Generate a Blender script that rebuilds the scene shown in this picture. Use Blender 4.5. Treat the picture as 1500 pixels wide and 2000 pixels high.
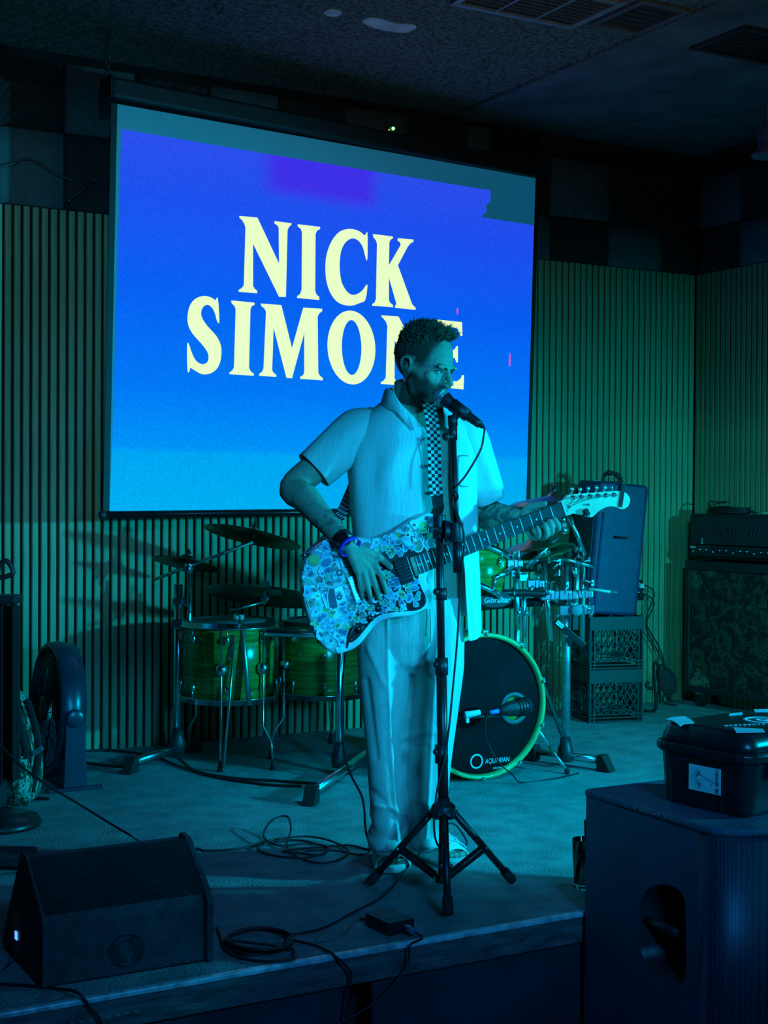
import bpy, bmesh, math, random
import numpy as np
from mathutils import Vector, Matrix, Quaternion, noise

for o in list(bpy.data.objects):
    bpy.data.objects.remove(o)
scene = bpy.context.scene
C = scene.collection
rnd = random.Random(7)
PI = math.pi
def V(*a): return Vector(a[0]) if len(a) == 1 else Vector(a)

# ---------------------------------------------------------------- camera
FPX, YAW, PIT, ROL, CH = 2763.8, 0.50897, -0.016867, 0.006621, 1.2068
CAM = V(0, 0, CH)
FW = V(math.sin(YAW)*math.cos(PIT), math.cos(YAW)*math.cos(PIT), math.sin(PIT))
_r = V(math.cos(YAW), -math.sin(YAW), 0); _u = _r.cross(FW)
RT = _r*math.cos(ROL) + _u*math.sin(ROL)
UP = -_r*math.sin(ROL) + _u*math.cos(ROL)
RH = V(math.cos(YAW), -math.sin(YAW), 0)      # horizontal right of the view
FH = V(math.sin(YAW), math.cos(YAW), 0)       # horizontal forward of the view
ZU = V(0, 0, 1)
cam = bpy.data.cameras.new('camera'); camo = bpy.data.objects.new('camera', cam); C.objects.link(camo)
cam.sensor_fit = 'VERTICAL'; cam.sensor_height = 36; cam.sensor_width = 27; cam.lens = FPX*36/2000
cam.clip_start = 0.05
camo.matrix_world = Matrix(((RT.x, UP.x, -FW.x, CAM.x), (RT.y, UP.y, -FW.y, CAM.y), (RT.z, UP.z, -FW.z, CAM.z), (0, 0, 0, 1)))
scene.camera = camo
def ray(x, y): return FW + RT*((x-750)/FPX) - UP*((y-1000)/FPX)
def at(x, y, d): return CAM + ray(x, y)*d                       # a point at depth d along the view
def on(x, y, ax, val):
    d = ray(x, y); return CAM + d*((val-CAM[ax])/d[ax])
def fl(x, y, z=0.0): return on(x, y, 2, z)                      # where a pixel meets the height z
def depth(p): return (p-CAM).dot(FW)
def onpl(x, y, pt, n):
    d = ray(x, y); return CAM + d*((pt-CAM).dot(n)/d.dot(n))

# ---------------------------------------------------------------- light and exposure
vs = scene.view_settings
scene.display_settings.display_device = 'sRGB'
vs.view_transform = 'Standard'; vs.look = 'None'; vs.gamma = 1.0; vs.use_curve_mapping = False
vs.exposure = 0.0
w = bpy.data.worlds.new('room_air'); scene.world = w; w.use_nodes = True
bg = w.node_tree.nodes['Background']; bg.inputs[0].default_value = (0.10, 0.45, 0.60, 1); bg.inputs[1].default_value = 0.004
def spot(name, loc, aim, col, power, size, blend=0.4, rad=0.06):
    l = bpy.data.lights.new(name, 'SPOT'); l.color = col; l.energy = power; l.spot_size = math.radians(size); l.spot_blend = blend
    l.shadow_soft_size = rad
    o = bpy.data.objects.new(name, l); C.objects.link(o); o.location = loc
    o.rotation_euler = (V(aim)-V(loc)).to_track_quat('-Z', 'Y').to_euler(); return o
def area(name, loc, aim, col, power, size):
    l = bpy.data.lights.new(name, 'AREA'); l.color = col; l.energy = power; l.size = size
    o = bpy.data.objects.new(name, l); C.objects.link(o); o.location = loc
    o.rotation_euler = (V(aim)-V(loc)).to_track_quat('-Z', 'Y').to_euler(); return o
spot('stage_light_key', (5.15, 1.40, 1.36), (2.9, 4.7, 0.50), (0.0, 0.58, 0.92), 960, 66, 0.6, 0.09)
spot('stage_light_side', (5.15, 1.75, 1.45), (4.95, 6.2, 0.30), (0.0, 0.62, 0.80), 430, 62, 1.0, 0.06)
spot('stage_light_fill', (1.5, -0.9, 1.6), (2.30, 3.75, 0.95), (0.004, 0.43, 0.86), 880, 27, 1.0, 0.30)
spot('stage_light_front', (-0.5, -1.8, 2.3), (1.45, 6.2, 1.75), (0.075, 0.42, 0.62), 1000, 21, 1.0, 0.20)
spot('stage_light_left', (1.6, 1.2, 2.4), (5.1, 5.75, 0.65), (0.02, 0.48, 0.52), 620, 24, 0.9, 0.20)
spot('floor_fill', (3.35, 2.9, 3.0), (3.0, 4.45, 0.0), (0.0, 0.58, 0.92), 300, 40, 1.0, 0.15)  # overhead fill added only to brighten the floor, no known lamp there
spot('stage_light_blue', (0.9, -1.2, 2.5), (2.3, 2.8, -0.1), (0.01, 0.18, 0.52), 520, 62, 0.9, 0.25)
spot('ceiling_fill', (3.1, 2.5, 2.2), (3.1, 4.6, 3.25), (0.95, 0.95, 0.80), 17, 75, 0.9, 0.3)  # added stand-in for dim neutral house light on the ceiling

# ---------------------------------------------------------------- materials
MATS = {}
def mat(name, col, rough=0.6, metal=0.0, var=0.15, scale=12.0, bump=0.0, bscale=None, col2=None, spec=0.5, emit=None, estr=1.0, stretch=None, alpha=None, trans=0.0, sub=0.0):
    if name in MATS: return MATS[name]
    m = bpy.data.materials.new(name); m.use_nodes = True
    nt = m.node_tree; b = nt.nodes['Principled BSDF']
    b.inputs['Roughness'].default_value = rough; b.inputs['Metallic'].default_value = metal
    b.inputs['Specular IOR Level'].default_value = spec
    tc = nt.nodes.new('ShaderNodeTexCoord'); mp = nt.nodes.new('ShaderNodeMapping')
    nt.links.new(tc.outputs['Object'], mp.inputs['Vector'])
    if stretch: mp.inputs['Scale'].default_value = stretch
    nz = nt.nodes.new('ShaderNodeTexNoise'); nz.inputs['Scale'].default_value = scale; nz.inputs['Detail'].default_value = 5
    nt.links.new(mp.outputs[0], nz.inputs['Vector'])
    cr = nt.nodes.new('ShaderNodeValToRGB')
    c = Vector(col); c2 = Vector(col2) if col2 else c*(1+var)
    c1 = c*(1-var) if not col2 else c
    cr.color_ramp.elements[0].color = (*c1, 1); cr.color_ramp.elements[1].color = (*c2, 1)
    cr.color_ramp.elements[0].position = 0.35; cr.color_ramp.elements[1].position = 0.65
    nt.links.new(nz.outputs['Fac'], cr.inputs['Fac']); nt.links.new(cr.outputs[0], b.inputs['Base Color'])
    if bump:
        n2 = nt.nodes.new('ShaderNodeTexNoise'); n2.inputs['Scale'].default_value = bscale or scale*6; n2.inputs['Detail'].default_value = 3
        nt.links.new(mp.outputs[0], n2.inputs['Vector'])
        bp = nt.nodes.new('ShaderNodeBump'); bp.inputs['Strength'].default_value = bump; bp.inputs['Distance'].default_value = 0.01
        nt.links.new(n2.outputs['Fac'], bp.inputs['Height']); nt.links.new(bp.outputs[0], b.inputs['Normal'])
    if emit:
        b.inputs['Emission Color'].default_value = (*emit, 1); b.inputs['Emission Strength'].default_value = estr
    if trans: b.inputs['Transmission Weight'].default_value = trans; b.inputs['IOR'].default_value = 1.3
    if alpha is not None: b.inputs['Alpha'].default_value = alpha
    MATS[name] = m; return m

# ---------------------------------------------------------------- mesh helpers
def basis(z, x=None):
    z = V(z).normalized()
    if x is None: x = V(1, 0, 0) if abs(z.x) < 0.8 else V(0, 1, 0)
    x = V(x); x = (x - z*x.dot(z)).normalized(); y = z.cross(x)
    return x, y, z
def frame(o, x, y, z):
    return Matrix(((x[0], y[0], z[0], o[0]), (x[1], y[1], z[1], o[1]), (x[2], y[2], z[2], o[2]), (0, 0, 0, 1)))
def rotz(a): return Matrix.Rotation(a, 4, 'Z')
def spl(pts, n=8, closed=False):
    P = [V(p) for p in pts]; out = []
    m = len(P); rng = m if closed else m-1
    for i in range(rng):
        if closed: a, b, c, d = P[(i-1) % m], P[i], P[(i+1) % m], P[(i+2) % m]
        else: a, b, c, d = P[max(i-1, 0)], P[i], P[i+1], P[min(i+2, m-1)]
        for k in range(n):
            t = k/n
            out.append(0.5*((2*b)+(c-a)*t+(2*a-5*b+4*c-d)*t*t+(3*b-a-3*c+d)*t**3))
    if not closed: out.append(P[-1])
    return out
def spl2(pts, n=6, closed=True): return [(p.x, p.y) for p in spl([(a, b, 0) for a, b in pts], n, closed)]
class MB:
    def __init__(s, M=None): s.v = []; s.f = []; s.mi = []; s.M = M or Matrix.Identity(4); s.cur = 0; s.sm = []
    def add(s, vs, fs, smooth=False):
        o = len(s.v); s.v += [s.M @ V(p) for p in vs]
        for f in fs: s.f.append([i+o for i in f]); s.mi.append(s.cur); s.sm.append(smooth)
        return s
    def box(s, c, size, R=None):
        c = V(c); x, y, z = [k/2 for k in size]
        vs = [V(a*x, b*y, d*z) for a in (-1, 1) for b in (-1, 1) for d in (-1, 1)]
        if R is not None: vs = [R.to_3x3() @ p for p in vs]
        return s.add([p+c for p in vs], [(0, 1, 3, 2), (4, 6, 7, 5), (0, 4, 5, 1), (2, 3, 7, 6), (0, 2, 6, 4), (1, 5, 7, 3)])
    def bar(s, a, b, wd, th, up=None):                          # a rectangular bar from a to b
        a, b = V(a), V(b); x, y, z = basis(b-a, up)
        L = (b-a).length/2; m = (a+b)/2
        vs = [m+x*(i*wd/2)+y*(j*th/2)+z*(k*L) for i in (-1, 1) for j in (-1, 1) for k in (-1, 1)]
        return s.add(vs, [(0, 1, 3, 2), (4, 6, 7, 5), (0, 4, 5, 1), (2, 3, 7, 6), (0, 2, 6, 4), (1, 5, 7, 3)])
    def tube(s, pts, r, n=8, caps=True, closed=False, ell=1.0, ref=None):
        P = [V(p) for p in pts]; m = len(P)
        rs = r if isinstance(r, (list, tuple)) else [r]*m
        vs = []; fs = []; px = V(ref) if ref is not None else None
        for i in range(m):
            if closed: t = P[(i+1) % m]-P[i-1]
            else: t = P[min(i+1, m-1)]-P[max(i-1, 0)]
            if t.length < 1e-9: t = V(0, 0, 1)
            x, y, z = basis(t, px); px = x
            ri = rs[i]; ra, rb = ri if isinstance(ri, (list, tuple)) else (ri, ri*ell)
            vs += [P[i]+x*(ra*math.cos(2*PI*k/n))+y*(rb*math.sin(2*PI*k/n)) for k in range(n)]
        for i in range(m if closed else m-1):
            j = (i+1) % m
            fs += [(i*n+k, i*n+(k+1) % n, j*n+(k+1) % n, j*n+k) for k in range(n)]
        s.add(vs, fs, True)
        if caps and not closed:
            o = len(s.v)-len(vs)
            s.f.append([o+k for k in range(n)][::-1]); s.f.append([o+(m-1)*n+k for k in range(n)]); s.mi += [s.cur]*2; s.sm += [False]*2
        return s
    def cyl(s, a, b, r, n=12, r2=None): return s.tube([a, b], [r, r if r2 is None else r2], n)
    def lathe(s, prof, M, n=24, smooth=True, ring=False):
        M = M or Matrix.Identity(4); vs = []; m = len(prof)
        for r, z in prof: vs += [M @ V(r*math.cos(2*PI*k/n), r*math.sin(2*PI*k/n), z) for k in range(n)]
        fs = [(i*n+k, i*n+(k+1) % n, ((i+1) % m)*n+(k+1) % n, ((i+1) % m)*n+k) for i in range(m if ring else m-1) for k in range(n)]
        o = len(s.v); s.add(vs, fs, smooth)
        if ring: return s
        for i, rev in ((0, True), (m-1, False)):
            if prof[i][0] > 1e-6:
                q = [o+i*n+k for k in range(n)]; s.f.append(q[::-1] if rev else q); s.mi.append(s.cur); s.sm.append(False)
        return s
    def ball(s, c, r, n=12, M=None):
        c = V(c); r = r if isinstance(r, (tuple, list)) else (r, r, r); h = max(6, n//2+2); vs = [V(0, 0, r[2])]; fs = []
        for i in range(1, h):
            t = PI*i/h
            vs += [V(r[0]*math.sin(t)*math.cos(2*PI*k/n), r[1]*math.sin(t)*math.sin(2*PI*k/n), r[2]*math.cos(t)) for k in range(n)]
        vs.append(V(0, 0, -r[2]))
        fs += [(0, 1+k, 1+(k+1) % n) for k in range(n)]
        for i in range(h-2): fs += [(1+i*n+k, 1+(i+1)*n+k, 1+(i+1)*n+(k+1) % n, 1+i*n+(k+1) % n) for k in range(n)]
        e = len(vs)-1; b0 = 1+(h-2)*n
        fs += [(b0+(k+1) % n, b0+k, e) for k in range(n)]
        if M is not None: vs = [M.to_3x3() @ p for p in vs]
        return s.add([p+c for p in vs], fs, True)
    def torus(s, c, ax, R, r, n=24, k=8, sx=1.0, sy=1.0, xd=None):
        x, y, z = basis(ax, xd); c = V(c)
        return s.tube([c+x*(R*sx*math.cos(2*PI*i/n))+y*(R*sy*math.sin(2*PI*i/n)) for i in range(n)], r, k, closed=True)
    def prism(s, poly, M, z0, z1, holes=False):
        n = len(poly); a = sum(poly[i][0]*poly[(i+1) % n][1]-poly[(i+1) % n][0]*poly[i][1] for i in range(n))
        if a < 0: poly = poly[::-1]
        vs = [M @ V(p[0], p[1], z0) for p in poly]+[M @ V(p[0], p[1], z1) for p in poly]
        return s.add(vs, [list(range(n))[::-1], list(range(n, 2*n))]+[(i, (i+1) % n, n+(i+1) % n, n+i) for i in range(n)])
    def mesh(s, name, off=V(0, 0, 0)):
        me = bpy.data.meshes.new(name); me.from_pydata([tuple(p-off) for p in s.v], [], s.f); me.validate()
        if len(me.polygons) == len(s.f):
            me.polygons.foreach_set('use_smooth', s.sm)
            if any(s.mi): me.polygons.foreach_set('material_index', s.mi)
        return me
    def build(s, name, m, parent=None, bevel=0, segs=2, smooth=None, kind=None, label=None):
        off = base_of(parent) if parent else V(0, 0, 0)
        me = s.mesh(name, off)
        if smooth is not None: me.polygons.foreach_set('use_smooth', [smooth]*len(me.polygons))
        for k in (m if isinstance(m, (list, tuple)) else [m]): me.materials.append(k)
        o = bpy.data.objects.new(name, me); C.objects.link(o)
        if parent: o.parent = parent
        if bevel:
            b = o.modifiers.new('bevel', 'BEVEL'); b.width = bevel; b.segments = segs; b.limit_method = 'ANGLE'; b.angle_limit = math.radians(40)
            b.harden_normals = False
        if kind: o['kind'] = kind
        if label: o['label'] = label
        return o
def base_of(o):
    p = V(0, 0, 0)
    while o: p = p+o.location; o = o.parent
    return p
def thing(name, label, cat, loc, group=None):
    o = bpy.data.objects.new(name, None); C.objects.link(o); o.location = loc; o.empty_display_size = 0.1
    o['label'] = label; o['category'] = cat
    if group: o['group'] = group
    return o
def tag(o, label, cat, group=None):
    o['label'] = label; o['category'] = cat
    if group: o['group'] = group
    return o
def rebase(o, loc):                                             # a one-mesh thing: origin at its base
    loc = V(loc); o.data.transform(Matrix.Translation(-loc)); o.location = loc; return o
def bake(o):                                                    # keep the evaluated mesh, drop the modifiers
    dg = bpy.context.evaluated_depsgraph_get(); dg.update()
    me = bpy.data.meshes.new_from_object(o.evaluated_get(dg)); o.modifiers.clear(); o.data = me; return o
def text_mesh(body, size=1.0, ext=0.0, shear=0.0, bold=0.0):
    cu = bpy.data.curves.new('writing', 'FONT'); cu.body = body; cu.size = size; cu.extrude = ext; cu.shear = shear; cu.align_x = 'CENTER'; cu.align_y = 'CENTER'; cu.offset = bold
    cu.resolution_u = 3
    o = bpy.data.objects.new('writing', cu); C.objects.link(o)
    dg = bpy.context.evaluated_depsgraph_get(); dg.update()
    me = bpy.data.meshes.new_from_object(o.evaluated_get(dg)); bpy.data.objects.remove(o); bpy.data.curves.remove(cu); return me
def writing(body, M, size, m, parent, name='lettering', ext=0.001, shear=0.0, bold=0.0, width=None):
    me = text_mesh(body, size, ext, shear, bold)
    if width:
        xs = [v.co.x for v in me.vertices]; k = width/max(1e-6, max(xs)-min(xs)); me.transform(Matrix.Diagonal((k, 1, 1, 1)))
    me.transform(M); me.transform(Matrix.Translation(-base_of(parent))); me.materials.append(m); me.name = name
    o = bpy.data.objects.new(name, me); C.objects.link(o); o.parent = parent; return o
def cable(name, pts, r, m, label, cat='cable', n=6, sub=8, group=None):
    P = spl(pts, sub); mb = MB(); mb.tube(P, r, n); o = mb.build(name, m); rebase(o, V(pts[0])); return tag(o, label, cat, group)

black = mat('black_plastic', (0.020, 0.021, 0.024), 0.45, var=0.25, bump=0.05, scale=30)
blackm = mat('black_metal', (0.022, 0.022, 0.024), 0.35, 0.3, var=0.2)
rubber = mat('rubber', (0.015, 0.015, 0.015), 0.8, var=0.3)
chrome = mat('chrome', (0.78, 0.79, 0.81), 0.24, 1.0, var=0.06)
steel = mat('worn_steel', (0.62, 0.63, 0.65), 0.38, 1.0, var=0.2, scale=25)
cablem = mat('cable_rubber', (0.014, 0.014, 0.016), 0.5, var=0.2)
white = mat('white_plastic', (0.75, 0.75, 0.73), 0.5, var=0.05)
def s2l(r, g, b): return tuple(((c/255)/12.92 if c/255 <= 0.04045 else ((c/255+0.055)/1.055)**2.4) for c in (r, g, b))
def struct(o): o['kind'] = 'structure'; return o
# ================================================================ the setting
WY, WX, CZ, SY, FZ = 6.25, 5.527, 3.14, 3.23, -0.45
m_floor = mat('stage_carpet', (0.20, 0.225, 0.225), 0.92, var=0.3, scale=9.0, bump=0.6, bscale=110, col2=(0.30, 0.33, 0.33), spec=0.2)
m_lower = mat('venue_floor', (0.03, 0.03, 0.033), 0.8, var=0.3, bump=0.2)
m_felt = mat('black_felt', (0.006, 0.006, 0.006), 0.95, var=0.3)
m_slat = mat('oak_slat', (0.31, 0.295, 0.16), 0.62, var=0.22, scale=9, stretch=(6, 6, 0.35), bump=0.12, bscale=40)
m_ceil = mat('popcorn_ceiling', (0.14, 0.135, 0.125), 0.95, var=0.5, scale=55, bump=1.0, bscale=120, spec=0.1)
m_ceil2 = mat('painted_ceiling', (0.11, 0.11, 0.12), 0.9, var=0.25, scale=5, bump=0.3, bscale=60, spec=0.1)
m_paint = mat('navy_paint', (0.028, 0.036, 0.055), 0.75, var=0.35, scale=4, bump=0.15)
m_edge = mat('worn_edge_board', (0.055, 0.055, 0.058), 0.8, col2=(0.16, 0.16, 0.165), scale=22, bump=0.5, stretch=(0.4, 1, 2))
m_trim = mat('metal_edging', (0.62, 0.64, 0.68), 0.45, 0.2, var=0.35, scale=30)
m_wall = mat('black_wall', (0.015, 0.016, 0.018), 0.9, var=0.3)

floor = struct(MB().box(((-1.6+WX)/2, (SY+WY+0.12)/2, -0.03), (WX+1.6, WY+0.12-SY, 0.06)).build('floor', m_floor))
struct(MB().box((2.0, 1.0, FZ-0.03), (9.0, 9.0, 0.06)).build('floor', m_lower))
trim = struct(MB().box((1.95, SY+0.000, -0.003), (7.1, 0.022, 0.015)).build('trim_1', m_trim, bevel=0.004))
eb = MB(); eb.box((1.95, SY+0.006, -0.048), (7.1, 0.02, 0.072)); eb = struct(eb.build('trim_2', m_edge, bevel=0.003))
st = mat('pale_stitch', (0.35, 0.35, 0.35), 0.8)
smb = MB()
for i in range(75): smb.box((-0.5+i*0.022, SY-0.0045, -0.050), (0.011, 0.002, 0.0022))
smb.build('stitching', st, eb, kind='stuff')
fasc = struct(MB().box((1.95, SY+0.16, (FZ-0.06)/2), (7.1, 0.02, -FZ-0.07)).build('wall_front', m_wall))
xg0 = on(678, 1950, 1, SY+0.02).x; xg1 = on(726, 1950, 1, SY+0.02).x; xg2 = on(1137, 1900, 1, SY+0.02).x
for a, b in ((-1.6, xg0), (xg1, xg2), (xg2+0.05, WX)):  # the right-hand gap is shaped in for the subwoofer's shadow
    MB().box(((a+b)/2, SY+0.024, (FZ-0.085)/2), (b-a, 0.018, -FZ-0.085)).build('fascia_panel', m_paint, fasc, bevel=0.004)

wall_back = struct(MB().box(((-1.6+WX+0.1)/2, WY+0.075, (FZ+CZ)/2), (WX+1.7, 0.12, CZ-FZ)).build('wall_back', m_felt))
wall_right = struct(MB().box((WX+0.075, (WY+2.9)/2, (FZ+CZ)/2), (0.12, WY-2.9, CZ-FZ)).build('wall_right', m_felt))
wall_left = struct(MB().box((-1.66, (WY-3.4)/2, (FZ+CZ)/2), (0.12, WY+3.4, CZ-FZ)).build('wall_left', m_wall))
struct(MB().box((2.0, -3.46, (FZ+CZ)/2), (9.0, 0.12, CZ-FZ)).build('wall_rear', m_wall))
SP, SW, ST = 0.0408, 0.0275, 0.015
def slats(parent, org, dr, nrm, count, SW=SW):
    proto = None
    for i in range(count):
        c = V(org)+V(dr)*(SP*(i+0.5))
        if proto is None:
            mb = MB(); x, y = V(dr), V(nrm)
            pr = [(-SW/2, -ST), (SW/2, -ST), (SW/2, -0.003), (SW/2-0.003, 0), (-SW/2+0.003, 0), (-SW/2, -0.003)]
            mb.prism(pr, frame(V(0, 0, 0), x, y, x.cross(y)), 0, 2.438 if x.cross(y).z > 0 else -2.438)
            proto = mb.mesh('slat'); proto.materials.append(m_slat)
        o = bpy.data.objects.new('slat', proto); C.objects.link(o); o.parent = parent; o.location = c
slats(wall_back, (WX-SP*122, WY, 0.002), (1, 0, 0), (0, -1, 0), 90)
slats(wall_back, (WX-SP*32, WY, 0.002), (1, 0, 0), (0, -1, 0), 32, 0.0335)
slats(wall_right, (WX, WY-0.004, 0.002), (0, -1, 0), (-1, 0, 0), 42, 0.0325)

# foam tiles above the slats
m_fd = mat('charcoal_foam', (0.020, 0.020, 0.021), 0.95, var=0.3, bump=0.4, bscale=150)
m_ft = mat('blue_grey_foam', (0.075, 0.105, 0.115), 0.95, var=0.12, bump=0.3, bscale=150)
m_fg = mat('grey_foam', (0.085, 0.085, 0.095), 0.95, var=0.12, bump=0.3, bscale=150)
def foam(parent, a0, a1, z0, z1, m, egg, side):
    mb = MB(); n = 24 if egg else 6; vs = []; fs = []
    g = 0.003
    for j in range(n+1):
        for i in range(n+1):
            u = a0+g+(a1-a0-2*g)*i/n; z = z0+g+(z1-z0-2*g)*j/n
            h = 0.028
            if egg: h = 0.022+0.012*math.cos(i*PI*0.5)*math.cos(j*PI*0.5)
            if i in (0, n) or j in (0, n): h = 0.0
            elif i in (1, n-1) or j in (1, n-1): h = min(h, 0.026)
            vs.append((u, WY+0.014-h, z) if side == 'b' else (WX+0.014-h, u, z))
    if not egg:
        for j in range(n+1):
            for i in range(n+1):
                if i in (1, n-1) or j in (1, n-1):
                    u, w_, z = vs[j*(n+1)+i] if side == 'b' else (vs[j*(n+1)+i][1], vs[j*(n+1)+i][0], vs[j*(n+1)+i][2])
                    u = {1: a0+g+0.006, n-1: a1-g-0.006}.get(i, u); z = {1: z0+g+0.006, n-1: z1-g-0.006}.get(j, z)
                    if i in (0, n): u = a0+g if i == 0 else a1-g
                    if j in (0, n): z = z0+g if j == 0 else z1-g
                    vs[j*(n+1)+i] = (u, w_, z) if side == 'b' else (w_, u, z)
    for j in range(n):
        for i in range(n):
            q = (j*(n+1)+i, j*(n+1)+i+1, (j+1)*(n+1)+i+1, (j+1)*(n+1)+i)
            fs.append(q if side == 'b' else q[::-1])
    mb.add(vs, fs, True)
    mb.build('foam_tile', m, parent)
xs = [1.84-0.345*k for k in range(4, -1, -1)]
for i in range(len(xs)-1):
    par = (len(xs)-2-i) % 2
    foam(wall_back, xs[i], xs[i+1], 2.442, 2.785, m_fd if par else m_ft, bool(par), 'b')
    foam(wall_back, xs[i], xs[i+1], 2.785, 3.10, m_ft if par else m_fd, not par, 'b')
for a, b, lo, up in ((1.84, 2.17, 'd', 't'), (2.17, 2.53, 't', 'd'), (2.53, 2.89, 'd', 't'), (2.89, 3.25, 't', 'd'), (3.25, 3.61, 'd', 't'), (3.61, 3.97, 't', 'd'), (3.97, 4.12, 'd', 't')):
    foam(wall_back, a, b, 2.442, 2.785, m_fd if lo == 'd' else m_ft, lo == 'd', 'b')
    foam(wall_back, a, b, 2.785, 3.10, m_fd if up == 'd' else m_ft, up == 'd', 'b')
for a, b, lo, up in ((4.12, 4.50, 't', 'd'), (4.50, 4.90, 'd', 't'), (4.90, 5.27, 't', 'd'), (5.27, WX, 'd', 'd')):
    foam(wall_back, a, b, 2.442, 2.68, m_fd if lo == 'd' else m_ft, lo == 'd', 'b')
    foam(wall_back, a, b, 2.68, 3.0, m_fd if up == 'd' else m_ft, up == 'd', 'b')
for a, b, lo, up in ((5.885, WY-0.02, 'd', 'g'), (5.52, 5.885, 't', 'd'), (5.15, 5.52, 'd', 'g'), (4.78, 5.15, 't', 'd')):
    foam(wall_right, a, b, 2.442, 2.695, m_fd if lo == 'd' else m_ft, lo == 'd', 'r')
    foam(wall_right, a, b, 2.695, 2.985, m_fd if up == 'd' else m_fg, up == 'd', 'r')

# ceiling, in two levels that meet at a seam
ceiling = struct(MB().box((1.15, 1.43, CZ+0.06), (5.5, 9.7, 0.12)).build('ceiling', m_ceil))
struct(MB().box((4.75, 1.43, CZ+0.045), (1.75, 9.7, 0.12)).build('ceiling', m_ceil2))
struct(MB().box((3.885, 1.43, CZ-0.006), (0.03, 9.7, 0.012)).build('trim_3', m_ceil))
m_patch = mat('plaster_patch', (0.55, 0.54, 0.50), 0.9, var=0.2, bump=0.3)
def patch(pxs):
    P = [fl(x, y, CZ) for x, y in pxs]; mb = MB()
    poly = spl2([(p.x, p.y) for p in P], 4)
    mb.prism(poly, Matrix.Identity(4), CZ-0.004, CZ+0.002); mb.build('plaster_patch', m_patch, ceiling)
patch([(708, 40), (722, 33), (748, 37), (772, 44), (806, 47), (812, 54), (790, 62), (752, 58), (722, 50)])
patch([(632, 23), (642, 17), (660, 18), (667, 25), (655, 31), (640, 29)])
m_vent = mat('vent_enamel', (0.20, 0.21, 0.22), 0.5, 0.2, var=0.2)
m_ventd = mat('vent_dark', (0.03, 0.03, 0.03), 0.8)
def vent(label, x0, x1, y0, y1, zc, sections, m, nsl):
    t = thing('ceiling_vent', label, 'vent', V((x0+x1)/2, (y0+y1)/2, zc)); fw_ = 0.028
    mb = MB()
    for y in (y0+fw_/2, y1-fw_/2): mb.box(((x0+x1)/2, y, zc-0.007), (x1-x0, fw_, 0.014))
    for k in range(sections+1):
        x = x0+fw_/2+(x1-x0-fw_)*k/sections
        mb.box((x, (y0+y1)/2, zc-0.007), (fw_ if k in (0, sections) else 0.012, y1-y0-2*fw_, 0.0135))
    mb.build('frame', m, t, bevel=0.003)
    MB().box(((x0+x1)/2, (y0+y1)/2, zc-0.001), (x1-x0-0.02, y1-y0-0.02, 0.002)).build('duct', m_ventd, t)
    R = Matrix.Rotation(math.radians(35), 4, 'Y')
    for k in range(sections):
        xa = x0+fw_+(x1-x0-2*fw_)*k/sections; xb = x0+fw_+(x1-x0-2*fw_)*(k+1)/sections
        for j in range(nsl):
            y = y0+fw_+(y1-y0-2*fw_)*(j+0.5)/nsl
            MB().box(((xa+xb)/2, y, zc-0.010), (xb-xa-0.014, 0.012, 0.002), Matrix.Rotation(math.radians(35), 4, 'X')).build('louver', m, t)
vent('pale metal ceiling vent with three louvred sections', 2.97, 3.57, 4.46, 4.82, CZ, 3, m_vent, 9)
vent('dark slatted ceiling vent beside the pale metal vent', 3.60, 3.86, 4.40, 4.74, CZ, 1, m_fg, 6)
vent('black louvred vent in the smooth ceiling strip', 4.14, 4.75, 4.40, 4.74, CZ-0.015, 1, m_fd, 7)
m_hook = mat('hook_steel', (0.10, 0.10, 0.10), 0.5, 0.8)
for i, (x, y) in enumerate(((422, 8), (945, 118))):
    p = fl(x, y, CZ); mb = MB(); mb.tube(spl([p, p+V(0, 0, -0.02), p+V(0.015, 0.01, -0.035), p+V(0.03, 0.01, -0.02), p+V(0.028, 0, -0.008)], 4), 0.003, 6); mb.ball(p, 0.008)
    tag(rebase(mb.build('ceiling_hook', m_hook), p), ('small dark hook screwed into the ceiling above the projection screen corner', 'bent wire hook in the ceiling near the pale metal vent')[i], 'hook')

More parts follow.
